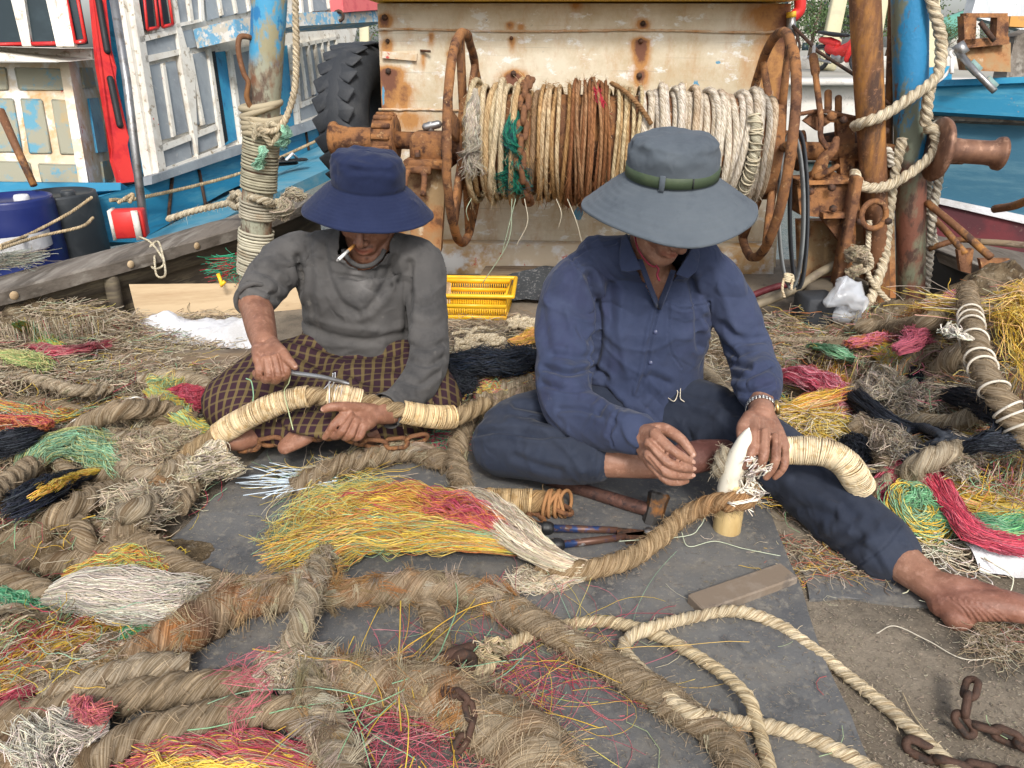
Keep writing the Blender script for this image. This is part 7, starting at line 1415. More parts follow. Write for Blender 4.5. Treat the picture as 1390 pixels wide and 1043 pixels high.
# rope rising right of the left man, around to the right man's knee
R_('knee_rope','furry brown rope arching up beside the right man\'s bent knee',[(760,512,.05),(715,535,.06),(670,546,.07),(640,562,.07),(624,595,.06),(620,630,.04),(628,665,.03)],.0285,fz=3600,extra=lambda mb,pts:tufts(mb,pts,.0265,70,.025,TUF,0,1,per=14))
R_('mid_rope','dark fuzzy rope lying behind the yellow yarn on the mat',[(400,665,.03),(445,640,.05),(500,622,.05),(560,612,.05),(606,630,.035)],.03,fz=4200,extra=lambda mb,pts:tufts(mb,pts,.028,70,.03,TUF,0,1,per=16))
e5=[(590,676,.03),(640,678,.035),(690,680,.035),(735,682,.035),(762,684,.035)]
mb=MB(); rope(mb,gp(e5),.028,col=(.36,.25,.13),fz=900,lump=.1,wear=[(.85,.15,(.42,.2,.07),.7)]); obj('eye_rope',mb,ROPE,label='rope with a seized eye and rusty thimble lying by the hammer',cat='rope')
mb=MB(); wrap(mb,gp(e5),.0275,tw=.0016,col=(.45,.32,.17),pitch=.0033,jit=.4,t0=.42,t1=.78,lump=.06); obj('fine_seizing',mb,TWINE,label='fine brown twine seizing on the rope beside the hammer',cat='twine')
mb=MB()
for k in range(6): torus(mb,G(742+k*5,684,.035),nrm([1,rng.normal()*.2-.2,rng.normal()*.15]),.031,.0045,30,6,col=(.42,.22,.1))
obj('rusty_wire_turns',mb,ROPE,label='coarse rusty cord turns round the end of the eye rope',cat='cord')
mb=MB(); torus(mb,G(762,690,.03),nrm([.3,.2,1]),.03,.006,30,8,ell=.7); torus(mb,G(728,704,.018),nrm([.2,.1,1]),.026,.007,30,8,ell=.6); obj('thimble',mb,RUST,label='rusty thimble eye poking from the end of the rope by the hammer',cat='thimble')
# -- rope worked over the bamboo
bamb=G(985,727,0)
rp=[bamb+[.028,.03,.135],bamb+[.036,-.005,.128],bamb+[.022,-.036,.122],bamb+[-.01,-.043,.118],bamb+[-.045,-.02,.098],G(925,703,.05),G(895,730,.035),G(860,755,.03),G(815,770,.03),G(770,776,.03),G(730,768,.028)]
mb=MB(); rope(mb,rp,.0215,col=(.34,.25,.15),fz=2600,lump=.14,depth=.28,wear=[(.2,.15,(.4,.2,.08),.7),(.5,.1,(.42,.28,.14),.6)]); fuzzend=mb
obj('bamboo_rope',mb,ROPE,label='brown rope led over the bamboo tube and down to a white brush of yarns',cat='rope')
mb=MB(); rope(mb,[bamb+[-.03,.01,.16],bamb+[-.035,.0,.175],bamb+[-.03,.01,.195],bamb+[-.015,.02,.21]],.016,col=(.4,.36,.28),fz=5000,fL=.014,lump=.3); obj('strand_end',mb,ROPE,label='grey frayed strand end standing behind the white horn spike',cat='rope')
hand=P(1052,610,1.60)
w2=[P(1035,612,1.62),P(1062,612,1.615),P(1095,612,1.60),P(1125,616,1.585),P(1148,630,1.575),P(1162,650,1.585),P(1170,664,1.60)]
mb=MB(); rope(mb,w2,.0255,col=(.3,.22,.13)); obj('wrapped_rope',mb,ROPE,label='thick rope resting on the right man\'s outstretched knee under pale wrapping',cat='rope')
mb=MB(); wrap(mb,w2,.0252,tw=.0015,col=(.66,.55,.37),pitch=.0034,jit=.6,t0=.1,t1=.97,lump=.06,layers=3); obj('pale_wrapping',mb,TWINE,label='pale twine wrapped closely round the rope in the right man\'s hand',cat='twine')
tw_=MB(); c=P(1018,640,1.565)
fan(tw_,[P(1008,618,1.57),P(1022,628,1.555),P(1034,646,1.55)],[.006,.012,.018],24,[WHT2,(.7,.64,.55)],r=.0017,floor=.0,flat=1,wav=.02,K=12)
fan(tw_,[P(1012,640,1.57),P(1020,668,1.56),P(1014,695,1.58)],[.006,.012,.012],8,[WHT2,(.7,.64,.55)],r=.0018,floor=.0,flat=1,wav=.02,K=16)
for k in range(9):
    o=P(1008+rng.uniform(0,18),632+rng.uniform(0,30),1.565); T(tw_,catmull([o,o+[.015*rng.normal(),-.01,-.02],o+[.02*rng.normal(),-.015,-.045],o+[.02*rng.normal(),-.01,-.02-.03*rng.random()],o+[.02*rng.normal(),-.005,-.05]]),.002,5,col=np.array(WHT2)*rng.uniform(.85,1.05))
obj('white_yarn_ends',tw_,FIB,label='curly white yarn ends dangling between the horn spike and his hand',cat='yarn')
# -- cream ropes over the mat
CW=(.56,.46,.3)
R_('cream_rope','cream laid rope from the shackle across the mat, its tail hanging over the fuzzy rope',[(655,908,.03),(680,884,.035),(715,864,.03),(770,848,.02),(830,845,.02),(890,862,.025),(940,888,.03),(985,918,.04),(1015,948,.045),(1028,985,.03),(1040,1030,.02),(1052,1075,.02)],.0118,col=CW,fz=350,depth=.3,lay=2.1,fL=.012)
R_('cream_rope','cream laid rope bent in a loop and running out at the lower right corner',[(1210,1060,.015),(1130,1015,.02),(1060,990,.02),(1000,980,.03),(945,970,.055),(905,945,.05),(872,912,.03),(848,885,.03),(852,868,.03),(885,852,.035),(940,838,.025),(1000,830,.03),(1050,845,.02),(1100,878,.016),(1160,925,.015),(1215,970,.015),(1270,1020,.014),(1330,1080,.014)],.0122,col=(.62,.52,.36),fz=350,depth=.3,lay=2.1,fL=.012)
ck=MB(); rope(ck,gp([(648,905,.03),(655,890,.05),(668,893,.05),(662,908,.045),(650,912,.04),(658,920,.03)]),.011,col=CW,fz=900); fan(ck,gp([(690,880,.04),(670,885,.05),(655,905,.045)]),[.008,.018,.022],120,[CW,(.62,.52,.35)],r=.0014,flat=.8); obj('rope_hitch',ck,ROPE,label='frayed cream hitch tying the rope end to the rusty shackle',cat='rope knot')
# -- rusty shackle and chains
sh_=thing('shackle','rusty shackle lying on the furry rope at the end of the cream rope','shackle',G(615,895,.05))
mb=MB(); T(mb,catmull(gp([(582,905,.05),(600,895,.06),(620,886,.065),(640,880,.06)])),[.013]*37 if False else .011,10,round_caps=True); obj('pin',mb,RUSTD,sh_)
mb=MB(); T(mb,catmull(gp([(600,908,.04),(612,900,.055),(628,890,.07),(640,893,.06),(638,908,.045),(622,920,.035)])),.01,10,round_caps=True); obj('bow',mb,RUSTD,sh_)
chain('binding_chain','rusty chain sunk round the furry rope at the bottom centre',gp([(610,940,.095),(632,950,.1),(640,985,.08),(625,1010,.06)]),.036,.005,RUSTD,step=.62)
chain('work_chain','rusty open-link chain under the left man\'s right fingers',[P(338,604,1.88),P(365,600,1.87),P(398,594,1.85),P(425,590,1.83),P(452,586,1.80)],.074,.0063,RUST,step=.72,twj=.2,tw=.5)
chain('work_chain','short rusty chain lying beyond the grey cuff on the mat',[P(482,594,1.86),P(505,602,1.87),P(535,602,1.88),P(566,596,1.9)],.068,.006,RUST,step=.72,twj=.2,tw=.4)
chain('anchor_chain','rusty chain heap in the lower right corner',gp([(1318,935,.05),(1312,958,.04),(1310,985,.02),(1350,990,.02),(1385,1010,.02),(1430,1020,.02)]),.048,.006,RUSTD,step=.62,twj=.5)
chain('anchor_chain','second rusty chain end half under the cream rope at the lower right',gp([(1250,1018,.012),(1285,1036,.012),(1330,1045,.012),(1380,1055,.015)]),.055,.007,RUSTD,step=.66,twj=.5)
chain('shackle_link','two rusty links on the brown rope tail left of the sarong',[zc(196,600,.09),zc(206,622,.09),zc(214,655,.07)],.055,.0055,RUSTD,step=.62)
# -- tools
hm_=thing('hammer','short heavy hammer with a brown iron handle and rusty head','hammer',G(820,675,0))
mb=MB(); T(mb,gp([(742,650,.022),(800,668,.022),(850,683,.025),(880,692,.027)]),[.0165,.0165,.0165,.016],20,round_caps=True); mb.v[-1]+=(vn(mb.v[-1],50,2)*.0012)[:,None]; obj('handle',mb,HANDLE,hm_)
a,b=G(800,668,.022),G(880,692,.027); t=nrm(b-a); s=nrm(np.cross(t,[0,0,1.])); z=np.cross(s,t); sn=-s if s[1]<0 else s
yy=nrm(sn*.5+np.array([0,0,.8])); yy=nrm(yy-t*np.dot(yy,t)); mb=MB(); c=b+t*.016
for f0,f1,h0,h1 in ((-.045,-.04,.017,.021),(-.04,.036,.021,.023),(.036,.042,.023,.018)):
    pass
M3=basis(t,yy,np.cross(t,yy)); pf=[(-.047,.016),(-.043,.022),(-.02,.021),(.02,.021),(.04,.024),(.046,.019)]
ri=[]
for h_,r in pf:
    a8=np.linspace(0,2*math.pi,8,endpoint=False)+math.pi/8; ri.append(c+yy*h_+r*1.1*(np.cos(a8)[:,None]*t+np.sin(a8)[:,None]*np.cross(t,yy)))
mb.add(np.vstack(ri),ringfaces(6,8)); mb.f.append((np.array([[0,1,2,3],[0,3,4,7],[4,5,6,7]]),0)); mb.f.append((np.array([[3,2,1,0],[7,4,3,0],[7,6,5,4]])+40,0)); obj('head',mb,HEADM,hm_,smooth=False)
bc=thing('bolt_cutters','bolt cutters with black ribbed grips and worn blue arms on the mat','bolt cutters',G(780,728,0))
for (g0,g1,s1,j) in (((676,712),(744,717),(838,720),0),((700,739),(758,740),(850,729),1)):
    mb=MB(); pts=gp([(g0[0],g0[1],.022),((g0[0]+g1[0])/2,(g0[1]+g1[1])/2,.022),(g1[0]-6,g1[1],.02),(g1[0],g1[1],.02)]); pts,_=resample(catmull(pts),n=50); rr=.0125+.0015*np.sin(np.linspace(0,26,50))*(j==1)+.0006*np.sin(np.linspace(0,90,50)); rr[-6:]=.0155; T(mb,pts,rr,16,round_caps=True); obj('grip',mb,GRIP,bc)
    mb=MB(); T(mb,[G(g1[0],g1[1],.02),G((g1[0]+s1[0])/2,(g1[1]+s1[1])/2,.019),G(s1[0],s1[1],.018)],[.0085,.0085,.0075],14); obj('arm',mb,CUTBLUE,bc)
for q in (((838,716),(896,722),(898,728),(838,726)),((848,724),(900,718),(905,726),(850,734))):
    mb=MB(); prism(mb,[G(x,y,.024) for x,y in q],(0,0,1),.012); obj('jaw',mb,RUSTD,bc,smooth=False)
mb=MB(); lathe(mb,[(0,.008),(.009,.008),(.01,0)],G(880,723,.022),(0,0,1),12); obj('pivot_bolt',mb,STEEL,bc)
a,b=G(950,832,.016),G(1068,790,.016); t=nrm(b-a); mb=MB(); box(mb,(a+b)/2+[0,.012,0],(np.linalg.norm(b-a)*1.08,.052,.038),basis(t,np.cross([0,0,1.],t),np.array([0,0,1.])),bev=.003); obj('whetstone',mb,STONE,label='brown-grey rectangular whetstone lying on the mat near its right edge',cat='whetstone',smooth=False)
mb=MB(); addt(mb,ell(G(925,755,.006),(.02,.014,.007),rotm('Z',30))); mb.v[-1]+=(vn(mb.v[-1],60,2)*.004)[:,None]; obj('stone_chip',mb,RUSTD,label='small flat dark brown chip on the mat below the bamboo',cat='chip')
bm=MB(); lathe(bm,[(.0,.0),(.029,.0),(.0305,.003),(.0305,.05),(.031,.055),(.0305,.06),(.030,.13),(.0295,.145),(.025,.146),(.025,.1),(0,.1)],bamb,(0,0,1),44); bo=obj('bamboo_tube',bm,BAMB,label='upright yellow bamboo tube on the mat used as a working block',cat='bamboo tube')
hn=MB(); hp_=[bamb+[-.008,-.002,.12],bamb+[-.005,-.004,.16],bamb+[.0,-.005,.195],bamb+[.006,-.004,.225],bamb+[.012,-.002,.252],bamb+[.016,0,.272]]; q_=catmull(hp_,8); T(hn,q_,np.interp(np.linspace(0,1,len(q_)),[0,.25,.5,.75,.92,1],[.0255,.0255,.0225,.0155,.0075,.002]),30,round_caps=True); obj('horn_fid',hn,HORN,label='pointed white horn spike standing in the bamboo tube under the rope',cat='fid')
mk=MB(); T(mk,catmull([P(378,500,1.76),P(395,506,1.742),P(430,511,1.725),P(455,516,1.71),P(473,521,1.70)]),np.interp(np.linspace(0,1,49),[0,.5,.9,1],[.006,.0055,.0048,.003]),12,round_caps=True); obj('marlinspike',mk,STEEL,label='dull steel marlinspike held in the left man\'s fist',cat='marlinspike')
wt_=thing('cut_wires','fan of cut pale blue plastic wires on the mat edge','wires',G(400,665,.03))
for k in range(30):
    a=G(330+rng.uniform(-18,70),rng.uniform(628,680),.02+.02*rng.random()); b=G(445+rng.uniform(-20,14),648+rng.uniform(-8,14),.03+.02*rng.random()); m=(a+b)/2+rng.normal(size=3)*.004; mb=MB(); T(mb,catmull([a,m,b],5),.0013,5,col=np.array((.62,.72,.8))*rng.uniform(.8,1.1)); obj('wire',mb,COLR,wt_)
# ================================================================ loose coloured yarn
def Y_(name,label,fn,cat='yarn',group=None,m=None):
    mb=MB(); fn(mb); return obj(name,mb,m or FIB,label=label,cat=cat,group=group)
gz=lambda l:[zc(x,y,z) for x,y,z in l]
def big(mb):
    fan(mb,gp([(720,745,.03),(650,735,.05),(570,728,.05),(490,730,.05),(410,750,.04),(345,778,.03)]),[.02,.035,.045,.045,.05,.06],1500,[YEL,YEL2,(.62,.45,.12),YEL,GRN2,ORG_,(.55,.3,.12)],r=.0008,flat=.5,wav=.016,lenj=.8)
    fan(mb,gp([(715,735,.03),(640,710,.04),(560,692,.05),(480,692,.05),(430,702,.04),(380,726,.03)]),[.02,.04,.05,.05,.045,.04],1300,[ORG_,YEL,YEL,(.6,.28,.1),YEL2,YEL,RED],r=.0008,flat=.5,wav=.016,lenj=.8,band=False)
    fan(mb,gp([(722,738,.05),(672,712,.075),(610,690,.09),(560,680,.08)]),[.012,.03,.035,.03],300,[RED,PNK,ORG_],r=.0008,flat=.5,wav=.012,lenj=.85)
    fan(mb,gp([(600,735,.03),(520,735,.04),(450,745,.04),(380,765,.03)]),[.02,.05,.06,.05],200,[GRN2,(.3,.4,.2),YEL2],r=.0007,flat=.4,wav=.02,lenj=.9)
    fan(mb,gp([(570,700,.05),(500,685,.05),(440,700,.04),(390,730,.03),(340,765,.02)]),[.03,.05,.05,.045,.045],380,[YEL,GRN2,YEL2,(.6,.6,.25)],r=.0006,flat=.5,wav=.03,lenj=.6,curl=.6)
    tangle(mb,G(450,655,.02),(.12,.05),200,[YEL,YEL2,GRN2,WHT,(.7,.5,.2)],L=.14,r=.0006,hz=.05,turn=10)
Y_('yellow_yarn','large splayed brush of yellow, red and green yarn in the middle of the mat',big)
def wbig(mb):
    fan(mb,gp([(800,772,.03),(770,770,.035),(725,750,.05),(690,722,.06),(650,695,.06),(600,675,.05)]),[.016,.028,.04,.045,.04,.03],900,[WHT,(.6,.5,.36),(.72,.64,.5),(.5,.4,.27)],r=.0009,flat=.5,wav=.008,lenj=.55)
    fan(mb,gp([(805,775,.025),(770,785,.02),(720,792,.015),(680,790,.012)]),[.014,.022,.03,.03],380,[WHT,(.6,.5,.36),(.5,.4,.27)],r=.0009,flat=.3,wav=.012,lenj=.6)
Y_('white_yarn_brush','cream brush of unlaid yarns at the end of the rope from the bamboo',wbig)
Y_('grey_yarn_brush','grey-white brush of straight yarns at the left end of the brown rope',lambda mb:(fan(mb,gp([(66,812,.05),(110,808,.065),(160,815,.07),(215,822,.06),(290,815,.05)]),[.02,.045,.052,.05,.04],1700,[(.58,.52,.43),(.66,.6,.52),(.45,.39,.31),(.5,.45,.38)],r=.0009,flat=.55,wav=.006,lenj=.45),fan(mb,gp([(72,815,.05),(95,850,.03),(130,875,.02)]),[.015,.03,.03],200,[(.6,.54,.45)],r=.0008,wav=.02)))
Y_('frayed_fan','frayed tan fan at the end of the long brown rope beside the fuzzy rope',lambda mb:fan(mb,gp([(345,930,.05),(375,915,.05),(400,905,.045),(430,925,.04)][:2]+[(300,905,.06)][:0]+[(405,915,.045),(425,930,.035)]),[.02,.035,.045,.04],700,[(.5,.42,.31),(.58,.5,.38),(.38,.3,.2)],r=.0009,flat=.5,wav=.01))
Y_('frayed_fan','long grey frayed strands pointing down left below the lumpy rope',lambda mb:fan(mb,gp([(190,895,.04),(140,905,.04),(90,930,.03),(40,955,.03)]),[.03,.03,.04,.03],700,[(.5,.44,.35),(.6,.54,.44),(.42,.35,.26)],r=.0009,flat=.5,wav=.012))
Y_('green_yarn','bright green yarn bundle between the grey brush and the lumpy rope',lambda mb:fan(mb,gp([(120,905,.03),(160,885,.03),(200,860,.03),(250,835,.03)]),[.01,.03,.03,.02],600,[GRN,(.14,.42,.2),GRN2],r=.0008,flat=.5,wav=.006))
Y_('green_yarn','green yarn poking out below the rope end at the left edge',lambda mb:fan(mb,gp([(-30,815,.05),(10,822,.05),(50,845,.04),(90,860,.03)]),[.03,.03,.03,.02],500,[GRN,GRN2,(.1,.35,.2)],r=.0008,flat=.5,wav=.008))
Y_('red_yarn','dull red and yellow yarn layer at the left edge below the green yarn',lambda mb:(fan(mb,gp([(-40,945,.05),(20,920,.05),(70,890,.05),(130,860,.04),(180,850,.02)]),[.03,.05,.05,.04,.03],700,[RED,YEL,(.45,.1,.08),YEL,(.5,.3,.12)],r=.0008,flat=.4,wav=.012,band=True),fan(mb,gp([(-30,960,.04),(20,945,.05),(60,925,.05)]),[.02,.02,.015],300,[RED,PNK],r=.0009,flat=.4,wav=.006),fan(mb,gp([(-30,890,.04),(40,870,.045),(120,870,.03)]),[.04,.05,.04],500,[(.25,.2,.12),(.3,.28,.1),(.35,.08,.08),(.2,.35,.18)],r=.0007,flat=.4,wav=.02)))
Y_('yellow_yarn','yellow yarn peeping out between the old rope and the grey brush',lambda mb:(fan(mb,gp([(90,785,.03),(140,772,.05),(190,765,.05),(240,780,.04)]),[.02,.03,.03,.03],500,[YEL,YEL2,(.3,.45,.2),(.5,.12,.08),YEL],r=.0008,flat=.5,wav=.01),))
def pinks(mb):
    tangle(mb,G(530,1005,.02),(.1,.08),230,[PNK,RED,PNK,(.5,.2,.22)],L=.26,r=.00045,hz=.05,turn=9); tangle(mb,G(520,985,.04),(.12,.1),40,[YEL,GRN2],L=.3,r=.0009,hz=.07,turn=5)
Y_('pink_yarn','curly pink yarn tangle in front of the furry rope at the bottom',pinks)
Y_('pink_yarn','loose pink and yellow yarn scribble on the mat below the cream rope',lambda mb:(tangle(mb,G(735,920,.012),(.1,.06),110,[PNK,RED,PNK,YEL],L=.28,r=.00045,hz=.03,turn=9),tangle(mb,G(770,950,.01),(.14,.08),26,[PNK,GRN2,YEL2],L=.4,r=.0006,hz=.01,turn=4)))
Y_('pink_yarn','small pink tuft on the long brown rope at the lower left',lambda mb:(fan(mb,gp([(100,950,.08),(125,965,.09),(150,985,.07)]),[.008,.014,.012],90,[PNK,(.6,.2,.16)],r=.0007,flat=.8,wav=.01)))
Y_('pink_yarn','sparse pink threads standing between the two low ropes at the left',lambda mb:fan(mb,gp([(340,1010,.03),(345,950,.1),(338,890,.11)]),[.03,.03,.03],16,[PNK],r=.0005,flat=.9,wav=.03))
Y_('red_yarn','red and yellow yarn bundle running out at the bottom edge',lambda mb:(fan(mb,gp([(430,1050,.02),(360,1030,.03),(280,1025,.035),(200,1035,.035),(120,1060,.03)]),[.02,.03,.03,.03,.03],360,[RED,PNK,(.5,.13,.1),YEL,PNK,(.35,.28,.18)],r=.0007,flat=.4,wav=.01),fan(mb,gp([(400,1040,.02),(300,1045,.04),(180,1050,.04)]),[.02,.02,.02],160,[YEL,YEL2],r=.0009,flat=.4,wav=.008)))
Y_('white_yarn','grey-white yarn spray at the bottom left below the pink tuft',lambda mb:fan(mb,gp([(150,985,.05),(110,1000,.05),(70,1025,.04),(30,1060,.03)]),[.02,.05,.06,.06],500,[(.55,.5,.42),(.65,.6,.5)],r=.0008,flat=.5,wav=.02))
Y_('cream_twine','curly cream cord at the left edge over the green yarn',lambda mb:T(mb,catmull(gp([(-10,838,.06),(15,838,.07),(35,860,.06),(60,862,.06),(75,880,.05)]),8),.0035,7,col=(.65,.52,.36)))
# left heap colours
Y_('green_yarn','pale green curled yarn lying on the left heap below the bent rope',lambda mb:fan(mb,gz([(30,650,.05),(60,618,.07),(110,608,.08),(150,625,.07),(178,655,.03)]),[.02,.04,.05,.04,.02],800,[GRN2,(.35,.55,.35),(.2,.4,.25),(.5,.5,.2)],r=.0008,flat=.5,wav=.012))
Y_('red_yarn','orange-red yarn brush at the left edge above the black yarn',lambda mb:fan(mb,gz([(65,582,.05),(30,580,.05),(-20,578,.05)]),[.02,.028,.03],360,[ORG_,RED,(.8,.35,.15)],r=.0009,flat=.5,wav=.006))
Y_('black_yarn','black yarn brush at the left edge under the orange-red yarn',lambda mb:fan(mb,gz([(60,590,.03),(25,602,.04),(-20,620,.04)]),[.02,.04,.045],600,[BLK,BLK2],r=.001,flat=.5,wav=.01))
Y_('black_yarn','black twisted yarn hank on the left heap beside the yellow yarn',lambda mb:fan(mb,gz([(110,655,.04),(75,668,.05),(45,685,.05),(10,705,.03)]),[.03,.035,.035,.03],800,[BLK,BLK2,(.02,.025,.045)],r=.001,flat=.6,wav=.01))
Y_('yellow_yarn','yellow yarn streak on the left heap beside the black hank',lambda mb:fan(mb,gz([(130,640,.07),(95,652,.08),(60,668,.08),(35,682,.07)]),[.012,.02,.02,.012],240,[YEL,(.8,.4,.1),YEL2],r=.001,flat=.5,wav=.006))
Y_('yellow_yarn','yellow and green yarn arc beside the left man\'s knee',lambda mb:(fan(mb,gz([(205,530,.05),(235,560,.06),(265,580,.05),(300,592,.03)]),[.02,.025,.025,.02],360,[YEL,GRN2,(.5,.5,.15)],r=.0009,flat=.5,wav=.012),fan(mb,gz([(200,525,.05),(225,520,.05),(250,530,.04)]),[.03,.03,.02],160,[YEL2,GRN2],r=.0007,flat=.5,wav=.02)))
Y_('red_yarn','dark red yarn pad beside the left man\'s knee',lambda mb:fan(mb,gz([(228,548,.04),(250,538,.06),(272,548,.05),(288,560,.03)]),[.02,.035,.035,.02],420,[RED,(.4,.05,.07),PNK],r=.0009,flat=.5,wav=.012))
Y_('green_yarn','green yarn streaks on the far left heap under the rail',lambda mb:(fan(mb,gz([(25,440,.03),(50,458,.05),(80,480,.03)]),[.02,.03,.02],240,[(.25,.5,.15),GRN2,YEL],r=.001,flat=.4,wav=.01)))
Y_('green_yarn','olive yarn streak lower down on the far left heap',lambda mb:fan(mb,gz([(0,480,.03),(40,490,.04),(80,500,.03)]),[.02,.03,.02],240,[(.3,.4,.15),(.5,.45,.2)],r=.001,flat=.4,wav=.012))
Y_('red_yarn','dull red yarn streak across the far left heap',lambda mb:fan(mb,gz([(40,470,.03),(85,478,.05),(130,472,.04),(160,462,.02)]),[.02,.02,.02,.015],260,[(.45,.1,.12),RED,(.5,.2,.2)],r=.001,flat=.4,wav=.01))
Y_('green_yarn','green yarn on the left heap above the orange-red brush',lambda mb:fan(mb,gz([(-20,545,.03),(30,560,.05),(80,570,.04),(110,565,.03)]),[.02,.03,.03,.02],260,[GRN2,YEL,(.5,.15,.1)],r=.0009,flat=.4,wav=.015))
def tails(mb):
    for pts in ([(150,600,.05),(175,570,.08),(205,575,.09)],[(160,600,.06),(190,620,.08),(235,640,.06)],[(205,590,.07),(235,600,.07),(250,630,.05)],[(180,585,.06),(150,620,.05),(135,640,.04)]):
        fan(mb,gz(pts),[.02,.045,.05],420,[(.45,.36,.25),(.55,.46,.33),(.35,.27,.17)],r=.0009,flat=.6,wav=.015)
Y_('tan_yarn_tail','shaggy tan yarn tail under the bent rope left of the sarong',tails)
Y_('tan_yarn_tail','shaggy grey tan yarn spill left of the mat corner',lambda mb:(fan(mb,gz([(215,660,.04),(200,690,.05),(170,720,.04)]),[.03,.05,.05],600,[(.5,.41,.29),(.58,.5,.37)],r=.0009,flat=.5,wav=.02),fan(mb,gz([(230,650,.04),(260,640,.05),(285,650,.03)]),[.03,.04,.04],400,[(.48,.38,.25),(.6,.5,.35)],r=.001,flat=.5,wav=.02)))
def whitecurl(mb):
    for pts in ([(165,548,.08),(150,562,.1),(180,540,.1),(200,546,.08),(215,560,.05)],[(85,600,.08),(95,575,.1),(125,560,.1),(160,555,.08)],[(90,595,.07),(85,610,.08),(100,625,.07)],[(232,612,.06),(250,625,.07),(280,620,.06),(296,600,.07)]):
        T(mb,catmull(gz(pts),8),.002,5,col=(.68,.64,.56))
Y_('white_twine','thin white cord looping over the left heap',whitecurl,cat='cord')
# litter spread on the heaps (uncountable)
def litter(mb,n,region,L,cols,r,dz=.004,hz=.02,turn=9):
    p=np.array([zc(*region()) for _ in range(n)]); K=9; h=rng.uniform(0,6.28,n); k=rng.normal(size=n)*turn; Ls=L*rng.uniform(.3,1.4,n); V=np.zeros((n,K,3)); q=p.copy(); q[:,2]+=dz+rng.random(n)*hz
    up=rng.normal(size=n)*.25
    for j in range(K):
        V[:,j]=q; h=h+k*Ls/K+rng.normal(size=n)*.3; q=q+np.c_[np.cos(h),np.sin(h),up]*(Ls/K)[:,None]; up=up*.6+rng.normal(size=n)*.15
        zz=heapz(q[:,0],q[:,1]); q[:,2]=np.clip(q[:,2],np.maximum(zz*.9,0)+.003,zz+hz+.03)
    strandmesh(mb,V,r*rng.uniform(.7,1.4,n),pickcol(cols,n))
TANS=[(.38,.3,.2),(.48,.4,.28),(.3,.23,.14),(.54,.47,.36),(.22,.16,.1)]
for k,(pts,R0,lab) in enumerate([([(-30,885,.04),(30,872,.05),(80,862,.05),(130,872,.04),(175,890,.03)],.026,'grey-brown rope lying behind the loose red and yellow layer'),([(-30,925,.05),(40,915,.06),(90,905,.05),(135,915,.04)],.028,'rusty-ended rope at the left edge above the long low rope'),([(60,945,.06),(130,925,.07),(200,905,.07),(255,905,.05)],.024,'straw-coloured rope end lying along the lumpy rope at lower left'),([(-20,705,.06),(50,700,.07),(110,690,.07),(160,672,.06)],.022,'straw-coloured rope above the level old rope at the left'),([(-20,598,.07),(40,610,.08),(90,640,.08),(120,680,.06)],.023,'pale rope bending down through the left heap'),([(-20,520,.1),(40,515,.12),(100,530,.11),(150,528,.08)],.02,'long thin old rope lying high on the far left heap'),([(-20,832,.05),(30,838,.06),(70,850,.05)],.022,'thick rope stub poking in under the brown rope end at the left'),([(200,790,.04),(240,800,.05),(285,800,.05),(320,812,.04)],.02,'old rope running from the grey brush to the lumpy rope'),([(160,628,.08),(190,645,.09),(230,640,.08),(270,612,.07)],.023,'old rope tail leading down left from the seized lap rope'),([(120,590,.09),(160,598,.11),(200,590,.1),(240,596,.08)],.021,'brown rope hidden among the shaggy tan tails')]):
    R_('heap_rope',lab,pts,R0,fz=2200,col=(OBL,OB,(.36,.3,.22))[k%3],group='ropes in the lower left pile',extra=lambda mb,pts:tufts(mb,pts,.022,22,.02,TUF,0,1,per=10))
mb=MB(); litter(mb,5200,lambda:(rng.uniform(-60,250),rng.uniform(436,700),0),.09,TANS,.0008,hz=.03); litter(mb,2600,lambda:(rng.uniform(-60,330),rng.uniform(430,530),0),.10,TANS+[(.5,.42,.3)],.0012,hz=.025); litter(mb,900,lambda:(rng.uniform(-60,300),rng.uniform(440,700),0),.12,[GRN2,YEL,RED,YEL2,BLK2],.0008,hz=.03); litter(mb,700,lambda:(rng.uniform(-60,230),rng.uniform(690,960),0),.08,TANS+[YEL,RED,GRN2],.0006,hz=.03)
obj('yarn_litter',mb,FIB,label='dense litter of tan fibre and yarn scraps over the left heap',cat='fibre litter',kind='stuff')
mb=MB(); litter(mb,3600,lambda:(rng.uniform(1040,1430),rng.uniform(430,700),0),.1,TANS,.001,hz=.035); litter(mb,1500,lambda:(rng.uniform(1040,1430),rng.uniform(430,700),0),.12,[PNK,YEL,YEL2,GRN2,ORG_,(.6,.3,.3)],.0008,hz=.045,turn=12); litter(mb,1200,lambda:(rng.uniform(600,760),rng.uniform(430,560),0),.08,TANS,.001,hz=.015); litter(mb,700,lambda:(rng.uniform(950,1080),rng.uniform(430,520),0),.08,TANS,.001,hz=.015); litter(mb,700,lambda:(rng.uniform(1040,1240),rng.uniform(735,795),0),.06,TANS+[YEL,(.5,.15,.1)],.0006,hz=.012);litter(mb,500,lambda:(rng.uniform(1320,1420),rng.uniform(850,900),0),.06,TANS,.0005,hz=.02)
obj('yarn_litter',mb,FIB,label='dense litter of tan fibre and coloured yarn scraps over the right heap',cat='fibre litter',kind='stuff')
mb=MB()
def flat_litter(n,L,r,cols,reg,z=.016):
    p=np.array([G(*reg(),z) for _ in range(n)]); K=5; h=rng.uniform(0,6.28,n); k=rng.normal(size=n)*40; Ls=L*rng.uniform(.2,1.5,n); V=np.zeros((n,K,3)); q=p.copy()
    for j in range(K): V[:,j]=q; h=h+k*Ls/K; q=q+np.c_[np.cos(h),np.sin(h),0*h]*(Ls/K)[:,None]
    strandmesh(mb,V,r*rng.uniform(.6,1.4,n),pickcol(cols,n))
